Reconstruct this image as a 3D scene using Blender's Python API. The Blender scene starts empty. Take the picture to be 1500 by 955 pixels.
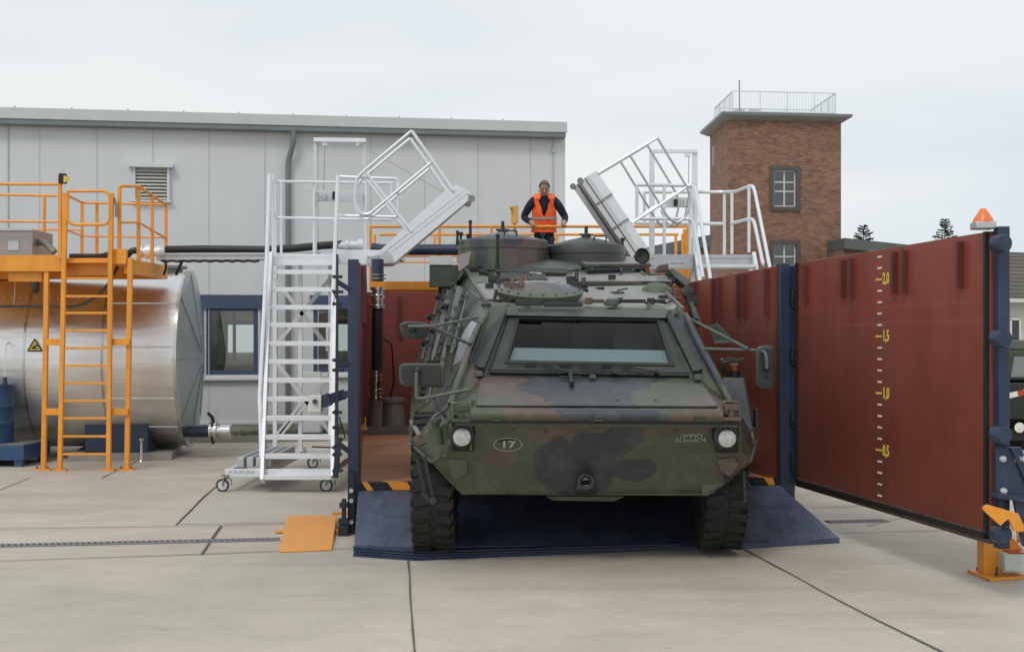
import bpy, bmesh, math, random
from mathutils import Vector, Matrix
random.seed(7)
R = math.radians
# ------------------------------------------------------------------ camera, world, sun, exposure
sc = bpy.context.scene
COL = sc.collection
H, F, CX, HY = 1.90, 2000.0, 750.0, 501.0           # eye height; focal length, centre and horizon in photo pixels
cam = bpy.data.cameras.new('camera'); co = bpy.data.objects.new('camera', cam); COL.objects.link(co)
co.location = (0, 0, H); co.rotation_euler = (R(90), 0, 0)
cam.sensor_width = 36; cam.lens = F / 1500 * 36; cam.shift_y = (HY - 477.5) / 1500
cam.clip_start = .1; cam.clip_end = 3000
sc.camera = co
w = bpy.data.worlds.new('World'); sc.world = w; w.use_nodes = True
nt = w.node_tree; nt.nodes.clear()
def N(nt, t, **k):
    n = nt.nodes.new(t)
    for a, b in k.items():
        if a.startswith('i_'): n.inputs[a[2:].replace('_', ' ')].default_value = b
        else: setattr(n, a, b)
    return n
SUN_EL, SUN_ROT = R(48), R(205)
wo = N(nt, 'ShaderNodeOutputWorld'); bg = N(nt, 'ShaderNodeBackground'); bg.inputs[1].default_value = .1
sk = N(nt, 'ShaderNodeTexSky', sky_type='NISHITA'); sk.sun_disc = False
sk.sun_elevation = SUN_EL; sk.sun_rotation = SUN_ROT; sk.dust_density = 2
tc = N(nt, 'ShaderNodeTexCoord'); mp = N(nt, 'ShaderNodeMapping'); mp.inputs['Scale'].default_value = (1.6, 1.6, 6.5); mp.inputs['Location'].default_value = (.37, .2, .55)
no = N(nt, 'ShaderNodeTexNoise'); no.inputs['Scale'].default_value = 1.3; no.inputs['Detail'].default_value = 4; no.inputs['Roughness'].default_value = .45
cr = N(nt, 'ShaderNodeValToRGB'); cr.color_ramp.elements[0].position = .38; cr.color_ramp.elements[0].color = (7.5, 8.3, 9.0, 1); cr.color_ramp.elements[1].position = .58; cr.color_ramp.elements[1].color = (9.2, 9.4, 9.35, 1)
mx = N(nt, 'ShaderNodeMix', data_type='RGBA'); mx.inputs[0].default_value = .88
nt.links.new(tc.outputs['Generated'], mp.inputs[0]); nt.links.new(mp.outputs[0], no.inputs['Vector'])
nt.links.new(no.outputs['Fac'], cr.inputs[0]); nt.links.new(cr.outputs[0], mx.inputs[7])
nt.links.new(sk.outputs[0], mx.inputs[6]); nt.links.new(mx.outputs[2], bg.inputs[0]); nt.links.new(bg.outputs[0], wo.inputs[0])
sl = bpy.data.lights.new('sun', 'SUN'); sl.energy = 1.0; sl.angle = R(16); sl.color = (1, .96, .9)
so = bpy.data.objects.new('sun', sl); COL.objects.link(so); so.location = (-5, -10, 20)
sd = Vector((math.sin(SUN_ROT) * math.cos(SUN_EL), math.cos(SUN_ROT) * math.cos(SUN_EL), math.sin(SUN_EL)))
so.rotation_euler = sd.to_track_quat('Z', 'Y').to_euler()
vs = sc.view_settings; vs.view_transform = 'Standard'; vs.look = 'None'; vs.exposure = 0; vs.gamma = 1; vs.use_curve_mapping = False
sc.cycles.max_bounces = 6; sc.cycles.transparent_max_bounces = 10

# ------------------------------------------------------------------ pixel -> world helpers
def P(px, py, Y): return Vector(((px - CX) / F * Y, Y, H + (HY - py) / F * Y))
def G(px, py, z=0.):
    Y = (H - z) * F / (py - HY); return Vector(((px - CX) / F * Y, Y, z))
def S(px, py, plane, off=0.):                        # the point of a plane seen at a pixel, lifted off it
    p0, n = plane; d = Vector(((px - CX) / F, 1, (HY - py) / F)); c = Vector((0, 0, H))
    t = (p0 - c).dot(n) / d.dot(n)
    return c + d * t + n * off
def plane3(a, b, c):
    n = (b - a).cross(c - a).normalized()
    if n.dot(Vector((0, 0, H)) - a) < 0: n = -n
    return (a.copy(), n)

# ------------------------------------------------------------------ materials
M = {}
def mat(name, col, rough=.5, metal=0., var=.12, scale=3., bump=0., bscale=60., dirt=None, dirt_lo=.5, dirt_hi=.75, spec=None, rvar=.1, coat=0., streak=0., sscale=(6, 6, .25), chips=None):
    m = bpy.data.materials.new(name); m.use_nodes = True; M[name] = m
    t = m.node_tree; b = t.nodes['Principled BSDF']; L = t.links.new
    b.inputs['Roughness'].default_value = rough; b.inputs['Metallic'].default_value = metal
    if spec is not None: b.inputs['Specular IOR Level'].default_value = spec
    if coat: b.inputs['Coat Weight'].default_value = coat; b.inputs['Coat Roughness'].default_value = .15
    tc = N(t, 'ShaderNodeTexCoord'); no = N(t, 'ShaderNodeTexNoise'); no.inputs['Scale'].default_value = scale; no.inputs['Detail'].default_value = 8; no.inputs['Roughness'].default_value = .6
    L(tc.outputs['Object'], no.inputs['Vector'])
    mr = N(t, 'ShaderNodeMapRange'); mr.inputs[1].default_value = .3; mr.inputs[2].default_value = .7; mr.inputs[3].default_value = 1 - var; mr.inputs[4].default_value = 1 + var
    L(no.outputs['Fac'], mr.inputs[0])
    mul = N(t, 'ShaderNodeMix', data_type='RGBA', blend_type='MULTIPLY'); mul.inputs[0].default_value = 1; mul.inputs[6].default_value = (*col, 1)
    L(mr.outputs[0], mul.inputs[7]); out = mul.outputs[2]
    if dirt:
        n2 = N(t, 'ShaderNodeTexNoise'); n2.inputs['Scale'].default_value = scale * 2.3; n2.inputs['Detail'].default_value = 10; n2.inputs['Roughness'].default_value = .7
        L(tc.outputs['Object'], n2.inputs['Vector'])
        m2 = N(t, 'ShaderNodeMapRange'); m2.inputs[1].default_value = dirt_lo; m2.inputs[2].default_value = dirt_hi; m2.inputs[3].default_value = 0; m2.inputs[4].default_value = .7; L(n2.outputs['Fac'], m2.inputs[0])
        mm = N(t, 'ShaderNodeMix', data_type='RGBA'); mm.inputs[7].default_value = (*dirt, 1); L(m2.outputs[0], mm.inputs[0]); L(out, mm.inputs[6]); out = mm.outputs[2]
    if streak:
        ms = N(t, 'ShaderNodeMapping'); ms.inputs['Scale'].default_value = sscale; L(tc.outputs['Object'], ms.inputs[0])
        ns = N(t, 'ShaderNodeTexNoise'); ns.inputs['Scale'].default_value = 1.6; ns.inputs['Detail'].default_value = 7; ns.inputs['Roughness'].default_value = .65; L(ms.outputs[0], ns.inputs['Vector'])
        rs_ = N(t, 'ShaderNodeMapRange'); rs_.inputs[1].default_value = .35; rs_.inputs[2].default_value = .7; rs_.inputs[3].default_value = 1 + streak * .5; rs_.inputs[4].default_value = 1 - streak; L(ns.outputs['Fac'], rs_.inputs[0])
        ks = N(t, 'ShaderNodeMix', data_type='RGBA', blend_type='MULTIPLY'); ks.inputs[0].default_value = 1; L(out, ks.inputs[6]); L(rs_.outputs[0], ks.inputs[7]); out = ks.outputs[2]
    if chips:
        nc = N(t, 'ShaderNodeTexNoise'); nc.inputs['Scale'].default_value = 38; nc.inputs['Detail'].default_value = 4; nc.inputs['Roughness'].default_value = .7; L(tc.outputs['Object'], nc.inputs['Vector'])
        mc = N(t, 'ShaderNodeMapRange'); mc.inputs[1].default_value = .68; mc.inputs[2].default_value = .72; L(nc.outputs['Fac'], mc.inputs[0])
        kc = N(t, 'ShaderNodeMix', data_type='RGBA'); kc.inputs[7].default_value = (*chips, 1); L(mc.outputs[0], kc.inputs[0]); L(out, kc.inputs[6]); out = kc.outputs[2]
    L(out, b.inputs['Base Color'])
    if rvar:
        m3 = N(t, 'ShaderNodeMapRange'); m3.inputs[1].default_value = .3; m3.inputs[2].default_value = .7; m3.inputs[3].default_value = max(.02, rough - rvar); m3.inputs[4].default_value = min(1, rough + rvar)
        L(no.outputs['Fac'], m3.inputs[0]); L(m3.outputs[0], b.inputs['Roughness'])
    if bump:
        n4 = N(t, 'ShaderNodeTexNoise'); n4.inputs['Scale'].default_value = bscale; n4.inputs['Detail'].default_value = 5
        L(tc.outputs['Object'], n4.inputs['Vector'])
        bp = N(t, 'ShaderNodeBump'); bp.inputs['Strength'].default_value = bump; bp.inputs['Distance'].default_value = .01
        L(n4.outputs['Fac'], bp.inputs['Height']); L(bp.outputs[0], b.inputs['Normal'])
    return m
mat('wall_grey', (.60, .62, .63), .55, streak=.03, sscale=(2.5, 2.5, .2), var=.04, scale=.7, rvar=.05, dirt=(.50,.52,.51), dirt_lo=.6, dirt_hi=.95)
mat('seam', (.47, .49, .50), .6)
mat('roof_grey', (.50, .54, .53), .4, var=.05)
mat('gutter', (.16, .19, .20), .4, var=.08)
mat('white_alu', (.74, .77, .80), .35, .25, var=.05, rvar=.08)
mat('grey_alu', (.50, .52, .54), .38, .55, var=.10, scale=5)
mat('orange', (.80, .32, .035), .42, streak=.12, chips=(.42, .18, .05), var=.08, scale=4, dirt=(.45, .20, .05), dirt_lo=.62, dirt_hi=.9)
mat('navy', (.023, .038, .078), .38, streak=.2, chips=(.06, .07, .08), var=.15, scale=4, dirt=(.06, .08, .11), dirt_lo=.55, dirt_hi=.8)
mat('navy_dark', (.012, .020, .035), .45, var=.15)
mat('window_blue', (.050, .075, .14), .45, var=.06)
mat('red_paint', (.235, .055, .038), .30, streak=.12, sscale=(2.2, 2.2, .35), var=.12, scale=1.2, dirt=(.20, .070, .052), dirt_lo=.5, dirt_hi=.8, rvar=.08)
def tide(m):                                          # water marks left on the basin walls at the old filling heights
    t = m.node_tree; b = t.nodes['Principled BSDF']; L = t.links.new; src = b.inputs['Base Color'].links[0].from_socket
    tc = N(t, 'ShaderNodeTexCoord'); sp = N(t, 'ShaderNodeSeparateXYZ'); L(tc.outputs['Object'], sp.inputs[0]); dv = N(t, 'ShaderNodeMath', operation='MULTIPLY_ADD'); dv.inputs[1].default_value = 1 / 3.; L(sp.outputs[2], dv.inputs[0])
    nw = N(t, 'ShaderNodeTexNoise'); nw.inputs['Scale'].default_value = 3; nm = N(t, 'ShaderNodeMath', operation='MULTIPLY'); nm.inputs[1].default_value = .008; L(tc.outputs['Object'], nw.inputs['Vector']); L(nw.outputs['Fac'], nm.inputs[0]); L(nm.outputs[0], dv.inputs[2])
    cr = N(t, 'ShaderNodeValToRGB'); e = cr.color_ramp.elements; e[0].position = 0; e[0].color = (.80, 1.0, .95, 1); e[1].position = 1; e[1].color = (1.08, 1.0, 1.0, 1)
    for p, c in ((.30, (.84, 1.02, .98)), (.52, (.92, 1.0, 1.0)), (.685, (.98, 1.0, 1.0)), (.688, (1.18, 1.22, 1.22)), (.70, (1.0, 1.0, 1.0)), (.735, (1.04, 1.04, 1.04)), (.738, (1.2, 1.24, 1.26)), (.745, (1.08, 1.0, 1.0))):
        q = e.new(p); q.color = (*c, 1)
    L(dv.outputs[0], cr.inputs[0]); k = N(t, 'ShaderNodeMix', data_type='RGBA', blend_type='MULTIPLY'); k.inputs[0].default_value = 1; L(src, k.inputs[6]); L(cr.outputs[0], k.inputs[7]); L(k.outputs[2], b.inputs['Base Color'])
tide(M['red_paint'])
mat('red_dark', (.12, .030, .028), .4, var=.1)
mat('basin_floor', (.62, .30, .16), .55, var=.14, scale=1.5, dirt=(.42, .25, .16), dirt_lo=.5, dirt_hi=.75)
mat('rubber', (.012, .012, .013), .6, var=.2)
mat('hose', (.016, .017, .019), .5, var=.2)
mat('ramp_blue', (.058, .078, .140), .40, streak=.35, sscale=(5, .6, 1), chips=(.20, .21, .22), var=.15, scale=2.5, bump=.8, bscale=90, dirt=(.13, .15, .20), dirt_lo=.48, dirt_hi=.75)
mat('steel', (.58, .58, .57), .25, 1., var=.1, rvar=.1)
mat('bolt', (.55, .56, .57), .35, .7)
mat('black', (.010, .010, .011), .5, var=.2)
mat('dark_grey', (.05, .052, .055), .5, var=.15)
mat('mid_grey', (.22, .23, .24), .5, var=.1)
mat('yellow_paint', (.75, .58, .10), .5, var=.1)
mat('white_paint', (.75, .74, .70), .5, var=.08)
mat('mil_green', (.040, .056, .032), .5, var=.2, scale=5, dirt=(.08, .085, .065), dirt_lo=.5, dirt_hi=.8)
mat('mil_dark', (.020, .025, .022), .5, var=.2, scale=5)
mat('mil_grey', (.105, .115, .105), .5, var=.2, scale=6, dirt=(.06, .06, .05), dirt_lo=.5, dirt_hi=.8)
mat('brown_metal', (.11, .07, .055), .5, var=.25, scale=8)
mat('tyre', (.017, .017, .016), .8, var=.3, scale=8, dirt=(.05, .045, .038), dirt_lo=.5, dirt_hi=.8, bump=.3, bscale=40)
mat('signal_orange', (.95, .20, .04), .4, var=.05)
mat('beacon', (.85, .20, .06), .3, var=.05)
mat('vest', (1.0, .15, .03), .6, var=.05)
mat('reflective', (.42, .36, .33), .4, var=.1)
mat('cloth_navy', (.012, .014, .028), .85, var=.3, scale=15)
mat('skin', (.42, .24, .17), .5, var=.08, scale=12)
mat('hair', (.13, .115, .10), .7, var=.4, scale=60)
mat('moss', (.10, .11, .06), .9, var=.35, scale=3, bump=.5, bscale=20)
mat('leaf', (.055, .075, .050), .8, var=.3, scale=2)
mat('bark', (.09, .06, .04), .9, var=.2)
mat('tile_roof', (.13, .115, .10), .8, var=.2, scale=2)
mat('house_white', (.62, .62, .58), .8, var=.05)
mat('fascia', (.10, .115, .12), .6, var=.1)
mat('concrete_edge', (.30, .29, .26), .8, var=.15, scale=2)
mat('joint', (.10, .092, .08), .9, var=.3, scale=5)
mat('stone_dark', (.10, .085, .08), .8, var=.15, scale=3)
mat('can_grey', (.20, .21, .20), .45, .3, var=.15, scale=4)
mat('barrel_blue', (.025, .07, .17), .4, var=.08)
mat('blue_text', (.03, .08, .5), .5)
mat('lens_red', (.42, .06, .03), .3); mat('amber_lens', (.16, .045, .02), .25)
mat('patch', (.49, .46, .40), .8, var=.10, scale=1.1, dirt=(.50, .50, .49), dirt_lo=.5, dirt_hi=.7)

def concrete():
    m = bpy.data.materials.new('concrete'); m.use_nodes = True; M['concrete'] = m
    t = m.node_tree; b = t.nodes['Principled BSDF']; L = t.links.new; b.inputs['Roughness'].default_value = .82
    tc = N(t, 'ShaderNodeTexCoord')
    def noise(s, d, lo, hi, a, c, sc3=(1, 1, 1)):
        mpn = N(t, 'ShaderNodeMapping'); mpn.inputs['Scale'].default_value = sc3; L(tc.outputs['Object'], mpn.inputs[0])
        n = N(t, 'ShaderNodeTexNoise'); n.inputs['Scale'].default_value = s; n.inputs['Detail'].default_value = d; n.inputs['Roughness'].default_value = .65; L(mpn.outputs[0], n.inputs['Vector'])
        r = N(t, 'ShaderNodeMapRange'); r.inputs[1].default_value = lo; r.inputs[2].default_value = hi; r.inputs[3].default_value = a; r.inputs[4].default_value = c; L(n.outputs['Fac'], r.inputs[0]); return r.outputs[0], n
    cur = None
    base = (.53, .475, .395, 1)
    for (s, d, lo, hi, a, c, s3) in ((.22, 6, .35, .65, .86, 1.10, (1, 1, 1)), (1.4, 9, .3, .7, .90, 1.08, (1, 1, 1)), (26, 6, .3, .7, .93, 1.05, (1, 1, 1)), (2.2, 5, .62, .78, 1., .72, (.35, 1.2, 1)), (9, 3, .70, .78, 1., .50, (.5, 1, 1)), (.5, 8, .52, .72, 1., .80, (.5, 2.5, 1)), (110, 3, .35, .65, .88, 1.08, (1, 1, 1)), (.9, 7, .60, .66, 1., 1.10, (1, 1, 1))):
        o, _ = noise(s, d, lo, hi, a, c, s3)
        k = N(t, 'ShaderNodeMix', data_type='RGBA', blend_type='MULTIPLY'); k.inputs[0].default_value = 1
        if cur is None: k.inputs[6].default_value = base
        else: L(cur, k.inputs[6])
        L(o, k.inputs[7]); cur = k.outputs[2]
    L(cur, b.inputs['Base Color'])
    n4 = N(t, 'ShaderNodeTexNoise'); n4.inputs['Scale'].default_value = 45; n4.inputs['Detail'].default_value = 6; L(tc.outputs['Object'], n4.inputs['Vector'])
    bp = N(t, 'ShaderNodeBump'); bp.inputs['Strength'].default_value = .35; bp.inputs['Distance'].default_value = .01; L(n4.outputs['Fac'], bp.inputs['Height']); L(bp.outputs[0], b.inputs['Normal'])
concrete()

def brick():
    m = bpy.data.materials.new('brick'); m.use_nodes = True; M['brick'] = m
    t = m.node_tree; b = t.nodes['Principled BSDF']; L = t.links.new; b.inputs['Roughness'].default_value = .85
    tc = N(t, 'ShaderNodeTexCoord'); sp = N(t, 'ShaderNodeSeparateXYZ'); L(tc.outputs['Object'], sp.inputs[0])
    ad = N(t, 'ShaderNodeMath', operation='ADD'); L(sp.outputs[0], ad.inputs[0]); L(sp.outputs[1], ad.inputs[1])
    cb = N(t, 'ShaderNodeCombineXYZ'); L(ad.outputs[0], cb.inputs[0]); L(sp.outputs[2], cb.inputs[1])
    br = N(t, 'ShaderNodeTexBrick'); br.inputs['Scale'].default_value = 1; br.inputs['Brick Width'].default_value = .25; br.inputs['Row Height'].default_value = .083; br.inputs['Mortar Size'].default_value = .010; br.inputs['Bias'].default_value = -.1
    br.inputs['Color1'].default_value = (.26, .130, .085, 1); br.inputs['Color2'].default_value = (.15, .078, .058, 1); br.inputs['Mortar'].default_value = (.25, .165, .115, 1)
    L(cb.outputs[0], br.inputs['Vector'])
    no = N(t, 'ShaderNodeTexNoise'); no.inputs['Scale'].default_value = 2.2; no.inputs['Detail'].default_value = 8; no.inputs['Roughness'].default_value = .75
    mpn = N(t, 'ShaderNodeMapping'); mpn.inputs['Scale'].default_value = (1, 1, 3); L(tc.outputs['Object'], mpn.inputs[0]); L(mpn.outputs[0], no.inputs['Vector'])
    r = N(t, 'ShaderNodeMapRange'); r.inputs[1].default_value = .3; r.inputs[2].default_value = .7; r.inputs[3].default_value = .55; r.inputs[4].default_value = 1.5; L(no.outputs['Fac'], r.inputs[0])
    k = N(t, 'ShaderNodeMix', data_type='RGBA', blend_type='MULTIPLY'); k.inputs[0].default_value = 1; L(br.outputs[0], k.inputs[6]); L(r.outputs[0], k.inputs[7]); L(k.outputs[2], b.inputs['Base Color'])
brick()

def glass(name, tint=(.35, .38, .36), base=.05, k=.8):
    m = bpy.data.materials.new(name); m.use_nodes = True; M[name] = m
    t = m.node_tree; t.nodes.clear(); L = t.links.new
    o = N(t, 'ShaderNodeOutputMaterial'); g = N(t, 'ShaderNodeBsdfGlossy'); g.inputs['Roughness'].default_value = .02; g.inputs['Color'].default_value = (1, 1, 1, 1)
    tr = N(t, 'ShaderNodeBsdfTransparent'); tr.inputs[0].default_value = (*tint, 1)
    fr = N(t, 'ShaderNodeLayerWeight'); fr.inputs[0].default_value = .25
    ad = N(t, 'ShaderNodeMath', operation='MULTIPLY_ADD'); ad.inputs[1].default_value = k; ad.inputs[2].default_value = base; L(fr.outputs['Fresnel'], ad.inputs[0])
    mx = N(t, 'ShaderNodeMixShader'); L(ad.outputs[0], mx.inputs[0]); L(tr.outputs[0], mx.inputs[1]); L(g.outputs[0], mx.inputs[2]); L(mx.outputs[0], o.inputs[0])
glass('glass', (.62, .66, .62), .10); glass('windscreen_glass', (.54, .60, .59), .0, .22)
def brushed():
    m = mat('tank_metal', (.80, .80, .79), .40, 1., var=.06, scale=1.2, rvar=.1)
    t = m.node_tree; b = t.nodes['Principled BSDF']; tc = N(t, 'ShaderNodeTexCoord'); mpn = N(t, 'ShaderNodeMapping'); mpn.inputs['Scale'].default_value = (.5, .5, 3.5)
    n = N(t, 'ShaderNodeTexNoise'); n.inputs['Scale'].default_value = 1.3; n.inputs['Detail'].default_value = 2
    t.links.new(tc.outputs['Object'], mpn.inputs[0]); t.links.new(mpn.outputs[0], n.inputs['Vector'])
    bp = N(t, 'ShaderNodeBump'); bp.inputs['Strength'].default_value = .18; bp.inputs['Distance'].default_value = .10; t.links.new(n.outputs['Fac'], bp.inputs['Height']); t.links.new(bp.outputs[0], b.inputs['Normal'])
brushed()

# ------------------------------------------------------------------ mesh builder
class MB:
    def __init__(s): s.v = []; s.f = []; s.sm = []
    def add(s, vs, fs, smooth=False):
        o = len(s.v); s.v += [Vector(a) for a in vs]
        for f in fs: s.f.append([o + i for i in f]); s.sm.append(smooth)
        return s
    def poly(s, pts): return s.add(pts, [list(range(len(pts)))])
    def hexa(s, a):                                  # 8 points: bottom ring 0-3, top ring 4-7
        return s.add(a, [(3, 2, 1, 0), (4, 5, 6, 7), (0, 1, 5, 4), (1, 2, 6, 5), (2, 3, 7, 6), (3, 0, 4, 7)])
    def box(s, c, size, rz=0., ax=None):
        c = Vector(c); x, y, z = (Vector(a) for a in ax) if ax else (Vector((math.cos(rz), math.sin(rz), 0)), Vector((-math.sin(rz), math.cos(rz), 0)), Vector((0, 0, 1)))
        hx, hy, hz = (Vector(size) / 2)
        return s.hexa([c + x * i * hx + y * j * hy + z * k * hz for k in (-1, 1) for i, j in ((-1, -1), (1, -1), (1, 1), (-1, 1))])
    def prism(s, pts, d):                            # polygon extruded by vector d
        d = Vector(d); n = len(pts); pts = [Vector(p) for p in pts]
        nn = Vector((0, 0, 0))
        for i in range(n): nn += pts[i].cross(pts[(i + 1) % n])
        if nn.dot(d) > 0: pts = pts[::-1]
        return s.add(pts + [p + d for p in pts], [list(range(n)), list(range(2 * n - 1, n - 1, -1))] + [(i + n, (i + 1) % n + n, (i + 1) % n, i) if False else (i, i + n, (i + 1) % n + n, (i + 1) % n) for i in range(n)])
    def bar(s, a, b, w, h=None, up=(0, 0, 1), ext=0.):
        a, b = Vector(a), Vector(b); h = h or w; d = (b - a).normalized(); a = a - d * ext; b = b + d * ext
        up = Vector(up)
        if abs(d.dot(up)) > .99: up = Vector((0, 1, 0))
        x = d.cross(up).normalized(); u = x.cross(d).normalized()
        return s.hexa([p + x * i * w / 2 + u * j * h / 2 for p in (a, b) for i, j in ((-1, -1), (1, -1), (1, 1), (-1, 1))])
    def tube(s, pts, r, n=8, closed=False, caps=True):
        pts = [Vector(p) for p in pts]; m = len(pts); rings = []; prev = None
        for i, p in enumerate(pts):
            if closed: d = (pts[(i + 1) % m] - pts[i - 1])
            elif i == 0: d = pts[1] - p
            elif i == m - 1: d = p - pts[i - 1]
            else: d = (pts[i + 1] - p).normalized() + (p - pts[i - 1]).normalized()
            d = d.normalized() if d.length > 1e-9 else Vector((0, 0, 1))
            if prev is None:
                u = Vector((0, 0, 1)) if abs(d.z) < .9 else Vector((1, 0, 0))
            else: u = prev
            x = d.cross(u).normalized() if d.cross(u).length > 1e-6 else d.orthogonal().normalized(); u = x.cross(d).normalized(); prev = u
            rr = r[i] if isinstance(r, (list, tuple)) else r
            rings.append([p + (x * math.cos(2 * math.pi * k / n) + u * math.sin(2 * math.pi * k / n)) * rr for k in range(n)])
        vs = [v for q in rings for v in q]; fs = []
        for i in range(m if closed else m - 1):
            j = (i + 1) % m
            for k in range(n): fs.append((i * n + k, i * n + (k + 1) % n, j * n + (k + 1) % n, j * n + k))
        s.add(vs, fs, True)
        if caps and not closed:
            s.add(rings[0], [list(range(n))[::-1]]); s.add(rings[-1], [list(range(n))])
        return s
    def cyl(s, a, b, r, n=20): return s.tube([a, b], r, n)
    def lathe(s, c, axis, prof, n=32, smooth=True, caps=True):  # prof: (radius, height) pairs
        c = Vector(c); z = Vector(axis).normalized(); x = z.orthogonal().normalized(); y = z.cross(x)
        rings = [[c + z * h + (x * math.cos(2 * math.pi * k / n) + y * math.sin(2 * math.pi * k / n)) * r for k in range(n)] for r, h in prof]
        fs = [(i * n + k, i * n + (k + 1) % n, (i + 1) * n + (k + 1) % n, (i + 1) * n + k) for i in range(len(prof) - 1) for k in range(n)]
        s.add([v for q in rings for v in q], fs, smooth)
        if caps and prof[0][0] > 1e-4: s.add(rings[0], [list(range(n))[::-1]])
        if caps and prof[-1][0] > 1e-4: s.add(rings[-1], [list(range(n))])
        return s
def bend(pts, r, n=4):                               # a polyline with its corners rounded
    pts = [Vector(p) for p in pts]; out = [pts[0]]
    for i in range(1, len(pts) - 1):
        p = pts[i]; a = (pts[i - 1] - p); b = (pts[i + 1] - p); q = min(r, a.length * .45, b.length * .45)
        a = p + a.normalized() * q; b = p + b.normalized() * q
        for k in range(n + 1):
            t = k / n; out.append(a.lerp(p, t).lerp(p.lerp(b, t), t))
    return out + [pts[-1]]
ORG = {}
def tag(o, label=None, cat=None, group=None, kind=None):
    for k, v in (('label', label), ('category', cat), ('group', group), ('kind', kind)):
        if v: o[k] = v
    return o
def thing(name, loc, label, cat, group=None):
    o = bpy.data.objects.new(name, None); COL.objects.link(o); o.location = loc; o.empty_display_size = .2
    ORG[o] = Vector(loc); return tag(o, label, cat, group)
def obj(name, mb, m, parent=None, bevel=0., mats=None, label=None, loc=None):
    me = bpy.data.meshes.new(name); o = bpy.data.objects.new(name, me); COL.objects.link(o)
    if parent is not None: org = ORG[parent]; o.parent = parent
    else:
        if loc is None:
            xs = [v.x for v in mb.v]; ys = [v.y for v in mb.v]; zs = [v.z for v in mb.v]
            loc = Vector(((min(xs) + max(xs)) / 2, (min(ys) + max(ys)) / 2, min(zs)))
        org = Vector(loc); o.location = org
    ORG[o] = org
    me.from_pydata([v - org for v in mb.v], [], mb.f); me.validate(); me.update()
    if len(me.polygons) == len(mb.sm):
        me.polygons.foreach_set('use_smooth', mb.sm)
    me.set_sharp_from_angle(angle=R(38))
    me.materials.append(M[m] if isinstance(m, str) else m)
    if bevel:
        b = o.modifiers.new('bevel', 'BEVEL'); b.width = bevel; b.segments = 2; b.limit_method = 'ANGLE'; b.angle_limit = R(40)
    if label: o['label'] = label
    return o
def split(name, mb, m, parent, bevel=0.):            # every separate piece of a builder becomes an object of its own
    key = {}; par = list(range(len(mb.v)))
    def find(i):
        while par[i] != i: par[i] = par[par[i]]; i = par[i]
        return i
    for i, v in enumerate(mb.v):
        k = (round(v.x, 4), round(v.y, 4), round(v.z, 4))
        if k in key: par[find(i)] = find(key[k])
        else: key[k] = i
    for f in mb.f:
        for i in f[1:]: par[find(i)] = find(f[0])
    isl = {}
    for f, s in zip(mb.f, mb.sm): isl.setdefault(find(f[0]), []).append((f, s))
    out = []
    for fs in isl.values():
        q = MB(); mp_ = {}
        for f, s in fs:
            for i in f:
                if i not in mp_: mp_[i] = len(q.v); q.v.append(mb.v[i])
            q.f.append([mp_[i] for i in f]); q.sm.append(s)
        out.append(obj(name, q, m, parent, bevel=bevel))
    return out
def text(s, name, size, org, xdir, updir, m, parent, ext=.001, align='CENTER', sx=1., bold=0.):
    c = bpy.data.curves.new(name, 'FONT'); c.body = s; c.size = size; c.extrude = ext; c.align_x = align; c.align_y = 'CENTER'; c.resolution_u = 3; c.offset = bold
    tmp = bpy.data.objects.new('tmp', c); COL.objects.link(tmp)
    dg = bpy.context.evaluated_depsgraph_get(); me = bpy.data.meshes.new_from_object(tmp.evaluated_get(dg))
    x = Vector(xdir).normalized(); y = Vector(updir).normalized(); z = x.cross(y)
    mb = MB(); mb.add([Vector(org) + x * v.co.x * sx + y * v.co.y + z * v.co.z for v in me.vertices], [list(p.vertices) for p in me.polygons])
    bpy.data.objects.remove(tmp); bpy.data.meshes.remove(me)
    return obj(name, mb, m, parent)
# ------------------------------------------------------------------ ground
fwm = bpy.data.materials.new('far_glow'); M['far_glow'] = fwm; fwm.use_nodes = True      # glowing pane added to brighten the interior, for daylight from the far side
fwm.node_tree.nodes['Principled BSDF'].inputs['Emission Color'].default_value = (.75, .85, .9, 1); fwm.node_tree.nodes['Principled BSDF'].inputs['Emission Strength'].default_value = .75
def struct(name, mb, m): return tag(obj(name, mb, m), kind='structure')
g = MB(); g.poly([(-400, -60, 0), (400, -60, 0), (400, 900, 0), (-400, 900, 0)]); struct('ground', g, 'concrete')
def strip(mb, a, b, wd, z=.004):                      # a thin line on the ground between two photo pixels
    a, b = G(*a), G(*b); d = (b - a).normalized(); n = Vector((-d.y, d.x, 0)); k = max(2, int((b - a).length / .5))
    pts = []
    for i in range(k + 1):
        p = a.lerp(b, i / k) + n * random.uniform(-.006, .006) * (0 < i < k); q = wd * .62 * random.uniform(.6, 1.3) / 2
        pts.append((p + n * q + Vector((0, 0, z)), p - n * q + Vector((0, 0, z))))
    for i in range(k): mb.poly([pts[i][1], pts[i + 1][1], pts[i + 1][0], pts[i][0]])
jt = MB()
for a, b, wd in (((-80, 776), (322, 770), .035), ((322, 770), (520, 766), .03), ((-80, 825), (300, 812), .035), ((300, 812), (514, 803.5), .035), ((258, 769.5), (300, 727), .04), ((300, 727), (352, 684), .04),
                 ((296, 812), (324, 771), .04), ((597, 815), (616, 1050), .022), ((1080, 799), (1240, 886), .028), ((1240, 886), (1385, 958), .03), ((1385, 958), (1600, 1060), .03),
                 ((1190, 744.5), (1290, 740.5), .03), ((1228, 781.5), (1400, 777), .035), ((1400, 777), (1600, 771), .035), ((-40, 733), (45, 700), .03), ((150, 700), (200, 676), .03), ((1180, 722), (1420, 708), .02), ((1270, 771), (1330, 757), .02)):
    strip(jt, a, b, wd, .008 if wd < .05 else .008)
struct('paving_joints', jt, 'joint')
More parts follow.
